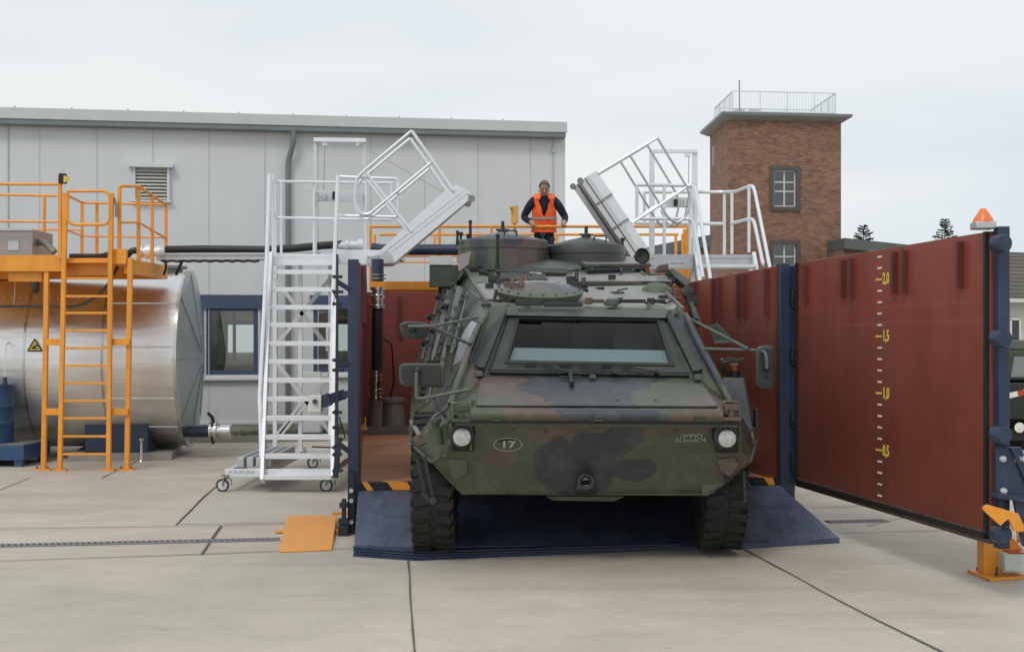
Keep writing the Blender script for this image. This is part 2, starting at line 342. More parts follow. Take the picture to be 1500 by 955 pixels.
pt = MB(); pt.poly([G(262, 768) + Vector((0, 0, .004)), G(520, 764) + Vector((0, 0, .004)), G(520, 662) + Vector((0, 0, .004)), G(372, 664) + Vector((0, 0, .004))]); struct('concrete_patch', pt, 'patch')
def drain(name, a, b, label):
    a, b = G(*a), G(*b); d = (b - a).normalized(); n = Vector((-d.y, d.x, 0)); L = (b - a).length; z = Vector((0, 0, 1))
    base = MB(); base.poly([a - n * .07 + z * .006, b - n * .07 + z * .006, b + n * .07 + z * .006, a + n * .07 + z * .006])
    o = tag(obj(name, base, 'black', loc=a.lerp(b, .5)), label, 'drain', 'slotted drain channels in the paving')
    gr = MB()
    for s in (-1, 1): gr.box(a.lerp(b, .5) + n * s * .07 + z * .008, (L, .015, .012), math.atan2(d.y, d.x))
    k = int(L / .055)
    for i in range(k): gr.box(a + d * (i + .5) * L / k + z * .009, (.022, .13, .012), math.atan2(d.y, d.x) + .35)
    obj('grate', gr, 'mid_grey', o)
drain('drain_channel', (-60, 801.5), (410, 790.5), 'long slotted drain channel running along the paving in front of the orange ladder')
drain('drain_channel', (1212, 765), (1298, 763), 'short slotted drain channel under the open red gate')

# ------------------------------------------------------------------ grey hall
BA = P(0, 501, 26.5); BB = P(828, 501, 28.3); BA.z = BB.z = 0
bd = (BB - BA).normalized(); bn = Vector((bd.y, -bd.x, 0)); ba = math.atan2(bd.y, bd.x)     # bn points at the camera
BPL = (BA, bn)
ZR = P(0, 160, 26.5).z
hall = thing('grey_hall', BA.lerp(BB, .5), 'long light grey metal panel hall with a blue window band, behind the red basin', 'hall')
A0 = BA - bd * 14
wl = MB(); back = -bn * 14
# front wall with window openings cut as separate panels
z0, z1 = .25, ZR - .22
def bz(py, px): return S(px, py, BPL).z
def bs(px): return (S(px, 501, BPL) - BA).dot(bd)
wins = [(bs(302), bs(378), bz(549, 340), bz(452, 340)), (bs(459), bs(516), bz(545, 490), bz(452, 490)), (bs(-180), bs(-90), bz(549, 340), bz(452, 340))]
wins.sort()
s0, s1 = -14., (BB - BA).dot(bd)
def wp(s, z, o=0.): return BA + bd * s + Vector((0, 0, z)) + bn * o
xs = [s0]
for a, b, c, d in wins: xs += [a, b]
xs.append(s1)
for i in range(0, len(xs) - 1, 2): wl.poly([wp(xs[i], z0), wp(xs[i + 1], z0), wp(xs[i + 1], z1), wp(xs[i], z1)])
for a, b, c, d in wins:
    wl.poly([wp(a, z0), wp(b, z0), wp(b, c), wp(a, c)]); wl.poly([wp(a, d), wp(b, d), wp(b, z1), wp(a, z1)])
    for q in ([(a, c), (a, d)], [(b, d), (b, c)], [(b, c), (a, c)], [(a, d), (b, d)]):
        wl.poly([wp(*q[0]), wp(*q[1]), wp(*q[1], -.25), wp(*q[0], -.25)])
wl.poly([wp(s1, z0), wp(s1, z0, -14), wp(s1, z1, -14), wp(s1, z1)]); wl.poly([wp(s0, z0, -14), wp(s0, z0), wp(s0, z1), wp(s0, z1, -14)]); wl.poly([wp(s1, z0, -14), wp(s0, z0, -14), wp(s0, z1, -14), wp(s1, z1, -14)])
obj('wall', wl, 'wall_grey', hall)
sm = MB()
for px in (-260, -170, -80, 12, 58, 142, 224, 306, 388, 466, 543, 622, 700, 777):
    a = bs(px); sm.box(wp(a, (z0 + z1) / 2, .002), (.016, .010, z1 - z0), ba)
sm.box(wp((s0 + s1) / 2, bz(556, 340), .003), (s1 - s0, .014, .03), ba)
split('panel_seam', sm, 'seam', hall)
for a, b, c, d in wins:
    fr = MB(); t = .09
    for (x0, x1, y0, y1) in ((a, b, d - t * .5, d), (a, b, c, c + t), (a, a + t, c + t, d - t * .5), (b - t, b, c + t, d - t * .5)): fr.box(wp((x0 + x1) / 2, (y0 + y1) / 2, -.06), (x1 - x0, .08, y1 - y0), ba)
    w_ = obj('window', fr, 'window_blue', hall)
    gl = MB(); gl.poly([wp(a, c, -.08), wp(b, c, -.08), wp(b, d, -.08), wp(a, d, -.08)]); obj('pane', gl, 'glass', w_)
    rm = MB()                                          # the room behind: olive back wall, an added glowing pane, posts
    rm.box(wp((a + b) / 2, (c + d) / 2, -2.6), (b - a + 2.2, .05, d - c + 1.5), ba)
    for s in (-1, 1): rm.box(wp((a + b) / 2 + s * ((b - a) / 2 + 1.1), (c + d) / 2, -1.4), (.05, 2.3, d - c + 1.5), ba)
    rm.box(wp((a + b) / 2, c - .4, -1.4), (b - a + 2.2, 2.3, .05), ba); rm.box(wp((a + b) / 2, d + .4, -1.4), (b - a + 2.2, 2.3, .05), ba)
    obj('room_wall', rm, mat('room_olive%d' % int(a * 7), (.42, .42, .34), .8), w_)
    fu = MB(); m_ = (a + b) / 2; hh = d - c
    fu.box(wp(a + .22, c + hh * .55, -1.2), (.12, .12, hh * .8), ba); fu.box(wp(a + .48, c + hh * .6, -1.8), (.07, .07, hh * .9), ba)
    fu.box(wp(m_ + .10, c + hh * .82, -2.3), (.75, .06, .10), ba); fu.box(wp(m_ - .23, c + hh * .5, -2.3), (.09, .06, hh * .7), ba)
    obj('inner_frame', fu, 'white_paint', w_)
    bx_ = MB(); bx_.box(wp(m_ + .12, c + hh * .55, -2.35), (.6, .05, hh * .45), ba); obj('glow_pane', bx_, 'far_glow', w_)
for a, b in ((-14, bs(387)), (bs(454), bs(700))):
    lb = MB(); lb.box(wp((a + b) / 2, (bz(432, 340) + bz(452, 340)) / 2, .02), (b - a, .05, bz(432, 340) - bz(452, 340)), ba); obj('window_lintel', lb, 'window_blue', hall)
for a in (bs(292), bs(385)):
    lb = MB(); lb.box(wp(a + .02, (bz(452, 340) + bz(553, 340)) / 2 - .002, .012), (.12, .05, bz(452, 340) - bz(553, 340)), ba); obj('window_jamb', lb, 'window_blue', hall)
si = MB(); si.box(wp((bs(290) + bs(390)) / 2, bz(555, 340), .05), (bs(390) - bs(290), .10, .045), ba); si.box(wp((bs(454) + bs(560)) / 2, bz(551, 490), .05), (bs(560) - bs(454), .10, .045), ba); obj('window_sill', si, 'wall_grey', hall)
rf = MB()
zt = bz(160, 0)
rf.hexa([wp(s0, z1, .26), wp(s1 - .01, z1, .26), wp(s1 - .01, z1, -14), wp(s0, z1, -14), wp(s0, zt, .26), wp(s1 - .01, zt, .26), wp(s1 - .01, zt + .9, -14), wp(s0, zt + .9, -14)])
obj('roof', rf, 'roof_grey', hall, bevel=.01)
gu = MB(); gu.box(wp((s0 + s1) / 2 - .02, z1 - .05, .13), (s1 - s0 - .03, .22, .12), ba); obj('gutter', gu, 'gutter', hall, bevel=.02)
fx = MB()
for i in range(23):
    a = s0 + (i + .5) * 1.06; fx.cyl(wp(a, zt - .01, .2), wp(a, zt + .03, .2), .014, 6)
split('roof_bolt', fx, 'mid_grey', hall)
dp = MB(); x_ = bs(422); dp.tube(bend([wp(bs(430), z1 - .1, .2), wp(bs(430), z1 - .32, .2), wp(x_, z1 - .7, .09), wp(x_, .35, .09)], .12), .055, 12); obj('downpipe', dp, 'gutter', hall)
vt = MB(); vx0, vx1, vz0, vz1 = bs(197), bs(247), bz(293, 222), bz(248, 222)
for i in range(9):
    z = vz0 + (i + .5) * (vz1 - vz0) / 9; c = wp((vx0 + vx1) / 2, z, .04); vt.box(c, (vx1 - vx0, .07, .012), ax=(bd, (bn * .8 + Vector((0, 0, -.6))).normalized(), (bn * .6 + Vector((0, 0, .8))).normalized()))
ve = obj('vent_louvre', vt, 'house_white', hall)
vf = MB()
for s in (vx0, vx1): vf.box(wp(s, (vz0 + vz1) / 2, .04), (.05, .10, vz1 - vz0 + .06), ba)
vf.box(wp((vx0 + vx1) / 2, vz0 - .03, .045), (vx1 - vx0 + .12, .12, .04), ba); vf.box(wp((vx0 + vx1) / 2, vz1 + .06, .08), (vx1 - vx0 + .2, .2, .08), ba); obj('vent_frame', vf, 'wall_grey', ve)
vb = MB(); vb.box(wp((vx0 + vx1) / 2, (vz0 + vz1) / 2, .005), (vx1 - vx0, .008, vz1 - vz0), ba); obj('vent_backing', vb, 'dark_grey', ve)
cb = MB(); cb.tube([wp(bs(810), z, .02) for z in (z1, 4.5, 3.8, 1)], .012, 6); cb.box(wp(bs(810), bz(222, 810), .03), (.05, .05, .05), ba); cb.tube([wp(bs(12), z, .02) for z in (z1, 4, 2)], .010, 6); split('wall_cable', cb, 'seam', hall)
pl = MB(); pl.box(wp((s0 + s1) / 2, .13, -.05), (s1 - s0, .16, .26), ba); obj('plinth', pl, 'concrete_edge', hall)
sk_ = MB(); sk_.box(wp((s0 + s1) / 2, .285, .015), (s1 - s0, .05, .05), ba); obj('base_flashing', sk_, 'wall_grey', hall)
kb = MB(); kb.box(wp((s0 + s1) / 2, .06, 1.35), (s1 - s0, .12, .12), ba); struct('kerb', kb, 'concrete_edge')
gs = MB(); gs.poly([wp(s0, .1, 1.28), wp(s1, .1, 1.28), wp(s1, .12, .03), wp(s0, .12, .03)])
for i in range(2600):
    a = random.uniform(bs(150), bs(560)); o_ = random.uniform(.05, 1.27); p = wp(a, .10, o_); h_ = random.uniform(.02, .10) * (1.5 if random.random() < .1 else .8); an = random.uniform(0, 6.3); q = Vector((math.cos(an), math.sin(an), 0)) * .012
    gs.poly([p - q, p + q, p + Vector((random.uniform(-.03, .03), random.uniform(-.03, .03), h_))])
tag(obj('grass_strip', gs, 'moss'), 'thin mossy grass strip along the foot of the grey hall', 'grass', kind='stuff')

# ------------------------------------------------------------------ brick tower and low wings
TY = 58.
tl, tr_ = P(1068, 501, TY), P(1232, 501, TY + .6); tb = P(1040, 501, TY + 4.6); tl.z = tr_.z = tb.z = 0
tdx = (tr_ - tl); tdn = tdx.normalized(); ta = math.atan2(tdn.y, tdn.x); tsd = tb - tl
tr = tl + tdx; Z1 = P(1068, 172, TY).z
TPL = (tl.copy(), Vector((tdn.y, -tdn.x, 0)))
tower = thing('brick_tower', tl + tdx / 2 + tsd / 2, 'square red brick tower with a flat railed roof, standing right behind the basin', 'tower')
def tp(px, py, o=0.): return S(px, py, TPL, o)
wn = [(1133, 1166, 249, 303), (1133, 1166, 358, 412), (1133, 1166, 467, 521)]
bw = MB(); ztop = Z1
c4 = [tl, tr, tr + tsd, tl + tsd]
X0, X1 = tp(1133, 400), tp(1166, 400)
def V2(p, z): q = p.copy(); q.z = z; return q
bw.poly([V2(tl, 0), V2(X0, 0), V2(X0, ztop), V2(tl, ztop)]); bw.poly([V2(X1, 0), V2(tr, 0), V2(tr, ztop), V2(X1, ztop)])
zs = [ztop]
for a, b, c, d in wn: zs += [tp(a, c).z, tp(a, d).z]
zs.append(0)
for i in range(0, len(zs), 2): bw.poly([V2(X0, zs[i + 1]), V2(X1, zs[i + 1]), V2(X1, zs[i]), V2(X0, zs[i])])
for i in (1, 2, 3): bw.poly([V2(c4[i], 0), V2(c4[(i + 1) % 4], 0), V2(c4[(i + 1) % 4], ztop), V2(c4[i], ztop)])
obj('wall', bw, 'brick', tower)
tn = TPL[1]
for a, b, c, d in wn:
    zt_, zb_ = tp(a, c).z, tp(a, d).z; sur = MB(); t = .17; mx_ = (X0 + X1) / 2; W_ = (X1 - X0).length
    sur.box(V2(mx_, zt_ + t / 2) , (W_ + 2 * t, .14, t), ta); sur.box(V2(mx_, zb_ - t / 2), (W_ + 2 * t, .18, t), ta)
    for q in (X0 - tdn * t / 2, X1 + tdn * t / 2): sur.box(V2(q, (zt_ + zb_) / 2), (t, .14, zt_ - zb_), ta)
    sur.box(V2(mx_, (zt_ + zb_) / 2) - tn * .5, (W_ + .2, .06, zt_ - zb_ + .2), ta)
    wf = obj('window', sur, 'stone_dark', tower)
    f2 = MB(); cc = V2(mx_, (zt_ + zb_) / 2) - tn * .1; hh = zt_ - zb_
    for s in (-1, 0, 1): f2.box(cc + tdn * s * (W_ / 2 - .03) , (.06, .05, hh - .004), ta)
    for z in (-.5, -.08, .18, .5): f2.box(cc + Vector((0, 0, z * (hh - .06))) + tn * .004, (W_, .05, .055), ta)
    obj('frame', f2, 'house_white', wf)
    g2 = MB(); g2.poly([V2(X0, zb_) - tn * .11, V2(X1, zb_) - tn * .11, V2(X1, zt_) - tn * .11, V2(X0, zt_) - tn * .11]); obj('pane', g2, 'glass', wf)
sn = MB(); sdn = tsd.normalized(); q = tl + tsd * .8; sn.box(V2(q, P(1045, 230, TY + 4).z) , (.03, .5, .9), math.atan2(sdn.y, sdn.x) - R(90)); obj('side_window', sn, 'mid_grey', tower)
sl_ = MB(); oo = .40; ex = tdn * oo; ey = sdn * oo
e4 = [tl - ex - ey, tr + ex - ey, tr + tsd + ex + ey, tl + tsd - ex + ey]
i4 = [tl - ex * .2 - ey * .2, tr + ex * .2 - ey * .2, tr + tsd + ex * .2 + ey * .2, tl + tsd - ex * .2 + ey * .2]
sl_.hexa([V2(p, ztop - .12) for p in i4] + [V2(p, ztop + .06) for p in e4]); obj('eaves', sl_, 'concrete_edge', tower)
rf = MB(); rf.hexa([V2(p, ztop + .06) for p in e4] + [V2(p, ztop + .17) for p in e4]); obj('roof', rf, 'gutter', tower)
rl = MB(); rr4 = [p + (c4[(i + 2) % 4] - p) * .04 for i, p in enumerate(c4)]; zr = ztop + .17
for i in range(4):
    a, b = rr4[i], rr4[(i + 1) % 4]; L_ = (b - a).length
    for z in (.12, .98): rl.bar(V2(a, zr + z), V2(b, zr + z), .035)
    k = int(L_ / .13)
    for j in range(k): p = a.lerp(b, j / k); rl.bar(V2(p, zr), V2(p, zr + .98), .04 if j % 9 == 0 else .010)
obj('roof_railing', rl, mat('rail_pale', (.66, .70, .72), .5), tower)
mt = MB(); q = P(1083, 165, TY + 2); mt.cyl(V2(q, zr), V2(q, P(1083, 118, TY + 2).z), .03, 6); obj('mast', mt, 'mid_grey', tower)
for px in (1082, 1106):
    q = P(px, 160, TY + 2.5); ch = MB(); ch.box(V2(q, zr + .3), (.5, .5, .6)); obj('roof_vent', ch, 'house_white', tower, bevel=.03)
def wing(name, x0, x1, y0, y1, Y, label):
    a, b = P(x0, y0, Y), P(x1, y1, Y); t = thing(name, V2(a.lerp(b, .5), 0), label, 'building', None)
    m_ = MB(); m_.hexa([V2(a, 0), V2(b, 0), V2(b, 0) + Vector((0, 6, 0)), V2(a, 0) + Vector((0, 6, 0)), V2(a, a.z - .4), V2(b, b.z - .4), V2(b, b.z - .4) + Vector((0, 6, 0)), V2(a, a.z - .4) + Vector((0, 6, 0))]); obj('wall', m_, 'brick', t)
    up = Vector((0, 0, 1)); m2 = MB(); d = Vector((.3, 0, 0)) if x0 > 1100 else Vector((-.3, 0, 0)); o_ = Vector((0, -.5, 0)); bk = Vector((0, 7, 0))
    m2.hexa([a - up * .42 + o_, b - up * .42 + o_, b - up * .42 + bk, a - up * .42 + bk, a + o_, b + o_, b + bk + up * .2, a + bk + up * .2]); obj('roof', m2, 'fascia', t)
wing('brick_annex', 952, 1040, 362, 345, 50, 'low brick annex with a dark grey roof edge left of the tower')
wing('brick_annex', 1233, 1345, 350, 362, 56, 'low brick annex with a dark flat roof right of the tower')
# house on the far right
hp = P(1440, 501, 42); hq = P(1620, 501, 44)
ho = thing('white_house', V2(hp.lerp(hq, .5), 0), 'white rendered house with a brown tiled roof at the right edge', 'house')
ez = P(1472, 437, 42).z; rz_ = P(1472, 386, 45).z
m_ = MB(); m_.hexa([V2(hp, 0), V2(hq, 0), V2(hq, 0) + Vector((0, 8, 0)), V2(hp, 0) + Vector((0, 8, 0)), V2(hp, ez), V2(hq, ez), V2(hq, ez) + Vector((0, 8, 0)), V2(hp, ez) + Vector((0, 8, 0))]); obj('wall', m_, 'house_white', ho)
ro = MB(); dy = Vector((0, -.5, 0)); a, b = V2(hp, ez - .05) + dy, V2(hq, ez - .05) + dy; c, d = V2(hq, rz_ + .4) + Vector((0, 4, 0)), V2(hp, rz_ + .4) + Vector((0, 4, 0)); e, f_ = V2(hq, ez - .05) + Vector((0, 8.5, 0)), V2(hp, ez - .05) + Vector((0, 8.5, 0)); u = Vector((0, 0, .12))
ro.prism([a, b, c, d], u); ro.prism([d, c, e, f_], u)
for i in range(12):
    t = (i + .5) / 12; p, q = a.lerp(d, t), b.lerp(c, t); ro.bar(p + u * 1.1, q + u * 1.1, .03, .03)
obj('roof', ro, 'tile_roof', ho)
gg = MB(); gg.bar(a + Vector((0, -.06, -.02)), b + Vector((0, -.06, -.02)), .12); obj('gutter', gg, 'house_white', ho)
wf = MB(); a, b = P(1467, 474, 41.95), P(1494, 474, 41.95); 
for z in (1.72, 2.6): wf.bar(V2(a, z), V2(b, z), .06)
for t in (0, .5, 1): wf.bar(V2(a.lerp(b, t), 1.72), V2(a.lerp(b, t), 2.6), .06)
wo_ = obj('window', wf, 'house_white', ho); gp = MB(); gp.box(V2(a.lerp(b, .5), 2.16) + Vector((0, .02, 0)), ((b - a).length, .02, .88)); obj('pane', gp, 'dark_grey', wo_)

# ------------------------------------------------------------------ far spruces
def spruce(px, ytop, Y, hgt, label):
    top = P(px, ytop, Y); h = top.z; base = V2(top, 0)
    t = thing('spruce_tree', base, label, 'tree', 'spruces beyond the brick buildings')
    tk = MB(); tk.tube([base, V2(top, h * .5), V2(top, h * .98)], [.22, .13, .02], 7); obj('trunk', tk, 'bark', t)
    cr_ = MB(); rnd = random.Random(px)
    n = int(h * 4)
    for i in range(n):
        f = i / n; z = h * (.25 + .74 * f); L_ = (1 - f) ** .8 * hgt * .21 * rnd.uniform(.55, 1.15) + .12
        for k in range(6):
            an = rnd.uniform(0, 6.283); dr = Vector((math.cos(an), math.sin(an), -.25 + .5 * f)); sd_ = Vector((-dr.y, dr.x, 0)); p0 = V2(base, z)
            for j in range(5):
                q = p0 + dr * L_ * (j + .6) / 5
                for s in (-1, 1):
                    e = q + (sd_ * s * .8 + dr * .5) * L_ * .28 * rnd.uniform(.6, 1.2) + Vector((0, 0, rnd.uniform(-.16, .02)))
                    cr_.poly([q, q + dr * .16 + Vector((0, 0, .05)), e])
                cr_.poly([q - sd_ * .07, q + dr * L_ * .28 + Vector((0, 0, -.05)), q + sd_ * .07])
    obj('crown', cr_, 'leaf', t)
spruce(1265, 326, 95, 12, 'spruce tree top showing above the flat roof right of the tower')
spruce(1384, 317, 100, 12.5, 'spruce tree top showing above the middle of the red gate')

# ------------------------------------------------------------------ parked military truck at the right edge
tk = thing('military_truck', V2(P(1530, 501, 24), 0), 'dark green military truck parked behind the gate end at the right edge', 'truck')
Yt = 24.
def tq(px, py, dy=0.): return P(px, py, Yt + dy)
b_ = MB(); b_.prism([tq(1472, 615), tq(1472, 566), tq(1480, 560), tq(1600, 560), tq(1600, 615)], (0, 3.5, 0)); obj('body', b_, 'mil_dark', tk, bevel=.03)
b_ = MB(); b_.prism([tq(1473, 557), tq(1478, 512), tq(1600, 512), tq(1600, 557)], (0, 2.2, 0)); cabn = obj('cab', b_, 'mil_green', tk, bevel=.04)
b_ = MB(); b_.prism([tq(1481, 552, -.02), tq(1486, 522, -.02), tq(1596, 522, -.02), tq(1596, 552, -.02)], (0, .03, 0)); obj('windscreen', b_, 'mid_grey', tk)
b_ = MB(); b_.prism([tq(1470, 512), tq(1474, 498), tq(1600, 498), tq(1600, 512)], (0, 2.6, 0)); obj('roof', b_, 'mil_grey', tk, bevel=.03)
b_ = MB(); b_.prism([tq(1472, 645), tq(1472, 628), tq(1600, 628), tq(1600, 645)], (0, 3, 0)); obj('chassis', b_, 'black', tk)
for px in (1497, 1580):
    b_ = MB(); b_.lathe(tq(px, 652, .5), (1, 0, 0), [(.15, -.15), (.5, -.15), (.54, -.1), (.54, .1), (.5, .15), (.15, .15)], 24); obj('wheel', b_, 'tyre', tk)
b_ = MB(); b_.lathe(tq(1492, 626, -.02), (0, -1, 0), [(.06, 0), (.09, .05), (.0, .06)], 16); obj('headlight', b_, 'white_paint', tk)
b_ = MB(); b_.bar(tq(1476, 580, -.3), tq(1510, 572, -.3), .03, .09); tp_ = obj('marker_tape', b_, 'white_paint', tk); b_ = MB(); b_.bar(tq(1491, 576.6, -.31), tq(1500, 574.4, -.31), .034, .094); obj('red_band', b_, 'lens_red', tp_)
# ------------------------------------------------------------------ silver storage tank
tr_ = 1.46; tc0 = P(279, 501, 23.1); tc0.z = 1.62
tax = Vector((1, .072, 0)).normalized(); tang = math.atan2(tax.y, tax.x)
cone_end = tc0
st = thing('storage_tank', V2(tc0 - tax * 4.6, 0), 'big shiny silver cylinder tank lying behind the orange ladder', 'tank')
sh = MB(); sh.lathe(cone_end, -tax, [(tr_, 0), (tr_, 1.15), (tr_ + .006, 1.15), (tr_ + .006, 11.0)], 72); obj('shell', sh, 'tank_metal', st)
cn = MB(); cn.lathe(cone_end, tax, [(tr_ + .012, -.05), (tr_ + .012, 0), (.12, .20), (0, .205)], 8, smooth=False); cn.v  # faceted end
obj('end_cone', cn, mat('cone_metal', (.36, .42, .42), .40, .8, var=.08, scale=2), st)
bn_ = MB()
for d in (.02, 1.15, 2.35, 3.5, 4.7):
    bn_.lathe(cone_end, -tax, [(tr_ + .004, d - .018), (tr_ + .014, d - .018), (tr_ + .014, d + .018), (tr_ + .004, d + .018)], 72)
side = Vector((tax.y, -tax.x, 0))
for an in (38, 8, -25, -48):
    q = cone_end + side * math.cos(R(an)) * (tr_ + .004) + Vector((0, 0, math.sin(R(an)) * (tr_ + .004)))
    bn_.bar(q - tax * .03, q - tax * 1.13, .012, .02)
for k in range(40):
    q = cone_end + side * math.cos(R(42)) * (tr_ + .008) + Vector((0, 0, math.sin(R(42)) * (tr_ + .008))) - tax * (1.2 + k * .12); bn_.cyl(q, q + side * .008, .008, 5)
split('seam_band', bn_, 'steel', st)
sd2 = MB(); sc_ = S(166, 640, (P(166, 640, 22.0), side)); sd2.hexa([V2(S(124, 640, (sc_, side)), .12) , V2(S(217, 640, (sc_, side)), .12), V2(S(217, 640, (sc_, side)), .12) - side * 1.9, V2(S(124, 640, (sc_, side)), .12) - side * 1.9, V2(S(124, 640, (sc_, side)), .80), V2(S(217, 640, (sc_, side)), .80), V2(S(217, 640, (sc_, side)), .80) - side * 1.9, V2(S(124, 640, (sc_, side)), .80) - side * 1.9])
sdl = obj('saddle', sd2, 'navy', st, bevel=.01)
for px in (124, 217):
    q = V2(S(px, 640, (sc_, side)), .74); e = MB(); e.tube([q + Vector((math.cos(a) * .07, 0, math.sin(a) * .07)) for a in [i * math.pi / 6 for i in range(12)]], .018, 6, closed=True); obj('lifting_ring', e, 'mid_grey', sdl)
ft = MB(); ft.box(V2((S(124, 640, (sc_, side)) + S(217, 640, (sc_, side))) / 2 - side * .9, .06), (1.6, 2.2, .12), ba); obj('footing', ft, 'concrete_edge', st)
sd3 = MB(); q = V2(cone_end - tax * 8, .4) + side * .3; sd3.box(q, (.9, 1.8, .8), ba); obj('saddle', sd3, 'navy', st)
rb_ = MB()
for k in range(8):
    a = math.pi * 2 * k / 8; z_ = tax; x_a = z_.orthogonal().normalized(); y_a = z_.cross(x_a); dr = x_a * math.cos(a) + y_a * math.sin(a)
    rb_.bar(cone_end + dr * tr_ * .99 + tax * .008, cone_end + dr * .13 + tax * .203, .010, .010)
split('end_seam', rb_, 'mid_grey', st)
rb_ = MB(); rb_.lathe(cone_end, tax, [(tr_ + .012, -.03), (tr_ + .028, -.03), (tr_ + .028, .012), (tr_ + .0, .012)], 72); obj('end_rim', rb_, 'steel', st)
# outlet valve at the right foot
p0 = P(280, 641, 22.6); p0.z = .42
vlv = MB(); vlv.cyl(p0 - tax * .12, p0 + tax * .30, .095, 20); pp = obj('outlet_pipe', vlv, 'navy', st)
v2 = MB(); q = p0 + tax * .30
v2.lathe(q, tax, [(.12, 0), (.16, 0), (.16, .04), (.11, .04), (.11, .08), (.17, .08), (.17, .12), (.10, .12), (.10, .17), (.13, .18), (.13, .34), (.11, .36)], 28); obj('coupling', v2, 'steel', pp)
v3 = MB(); v3.box(q + tax * .06, (.05, .12, .40), ba); v3.bar(q + tax * .06 + Vector((0, 0, .16)), q + tax * .04 + Vector((0, 0, .25)), .05); v3.bar(q + tax * .04 + Vector((0, 0, .24)), q - tax * .03 + Vector((0, 0, .31)), .045); obj('valve_lever', v3, 'black', pp)
mh = MB(); q = P(228, 372, 22.6); 
mh.lathe(Vector((q.x, q.y + .5, tc0.z + tr_ - .08)), (0, 0, 1), [(.32, 0), (.32, .14), (.4, .14), (.4, .18), (0, .19)], 28); obj('manhole', mh, 'mid_grey', st)
# small drain peg in front of the saddle
pg = MB(); q = G(207, 676); pg.lathe(q, (0, 0, 1), [(.05, 0), (.022, .06), (.022, .33), (.045, .34), (.045, .37), (0, .38)], 12); tag(obj('ground_peg', pg, 'steel'), 'small steel peg standing on the concrete beside the blue tank saddle', 'peg')
# warning sign
wp_ = (cone_end + side * (tr_ * .999) , side)
c = P(51, 507, 21.85); dist = (c - cone_end).dot(side)
c = S(51, 507, (cone_end + side * 1.475, side)); sg = MB(); u = Vector((0, 0, 1))
tri = [c + tax * -.11 - u * .075, c + tax * .11 - u * .075, c + u * .115]
sg.prism(tri, side * .006); sgo = tag(obj('warning_sign', sg, 'yellow_paint'), 'small yellow triangular warning sign stuck on the silver tank', 'sign')
s2 = MB()
for i in range(3): s2.bar(tri[i] + side * .008, tri[(i + 1) % 3] + side * .008, .004, .018, up=side.cross(tri[(i + 1) % 3] - tri[i]))
s2.bar(c + side * .008 - tax * .045 - u * .035, c + side * .008 + tax * .045 + u * .02, .004, .022, up=Vector((.5, 0, -1))); s2.bar(c + side * .009 - tax * .02 - u * .04, c + side * .009 + tax * .03 - u * .03, .004, .018)
obj('symbol', s2, 'black', sgo)
# ------------------------------------------------------------------ barrel on spill pallet
pb = P(0, 501, 21.3)
q = P(8, 660, 20.7)
bp_ = thing('spill_pallet', V2(G(20, 680), 0), 'dark blue steel spill pallet under the blue barrel at the left edge', 'pallet')
fy = G(30, 684).y; 
def hx(x0, x1, y0, y1, z0, z1): return [(x0, y0, z0), (x1, y0, z0), (x1, y1, z0), (x0, y1, z0), (x0, y0, z1), (x1, y0, z1), (x1, y1, z1), (x0, y1, z1)]
x1 = P(35, 600, fy).x; x0 = x1 - 1.3
t_ = MB(); t_.hexa(hx(x0, x1, fy, fy + 1.2, .10, .33)); obj('tray', t_, 'barrel_blue', bp_, bevel=.01)
t_ = MB(); t_.hexa(hx(x0 + .02, x1 - .02, fy + .02, fy + 1.18, .332, .342)); obj('grid', t_, 'mid_grey', bp_)
for xx in (x0 + .1, x1 - .16):
    for yy in (fy + .03, fy + 1.05): t_ = MB(); t_.hexa(hx(xx, xx + .12, yy, yy + .12, 0, .10)); obj('foot', t_, 'barrel_blue', bp_)
bc = Vector((P(19, 600, fy + .45).x - .30, fy + .45, .344))
br_ = MB(); br_.lathe(bc, (0, 0, 1), [(.28, 0), (.30, .0), (.30, .28), (.312, .30), (.30, .32), (.30, .54), (.312, .56), (.30, .58), (.30, .86), (.31, .87), (.31, .89), (.27, .89), (.27, .87), (0, .87)], 40)
bo = tag(obj('barrel', br_, 'barrel_blue', loc=bc), 'blue ribbed steel barrel standing on the blue spill pallet', 'barrel')
t_ = MB(); q = bc + Vector((.22, -.12, .87)); t_.lathe(q, (0, 0, 1), [(.04, 0), (.04, .06), (.03, .07), (.03, .14), (0, .15)], 14); obj('pump_cap', t_, 'dark_grey', bo)
t_ = MB(); q = q + Vector((0, 0, .14)); tt = P(22, 395, 21.9); t_.tube([q, q + Vector((.0, .05, .5)), P(14, 500, 21.6), P(22, 430, 21.8), tt], .008, 6); tag(obj('thin_cable', t_, 'white_paint'), 'thin pale cable rising from the barrel up the silver tank', 'cable')

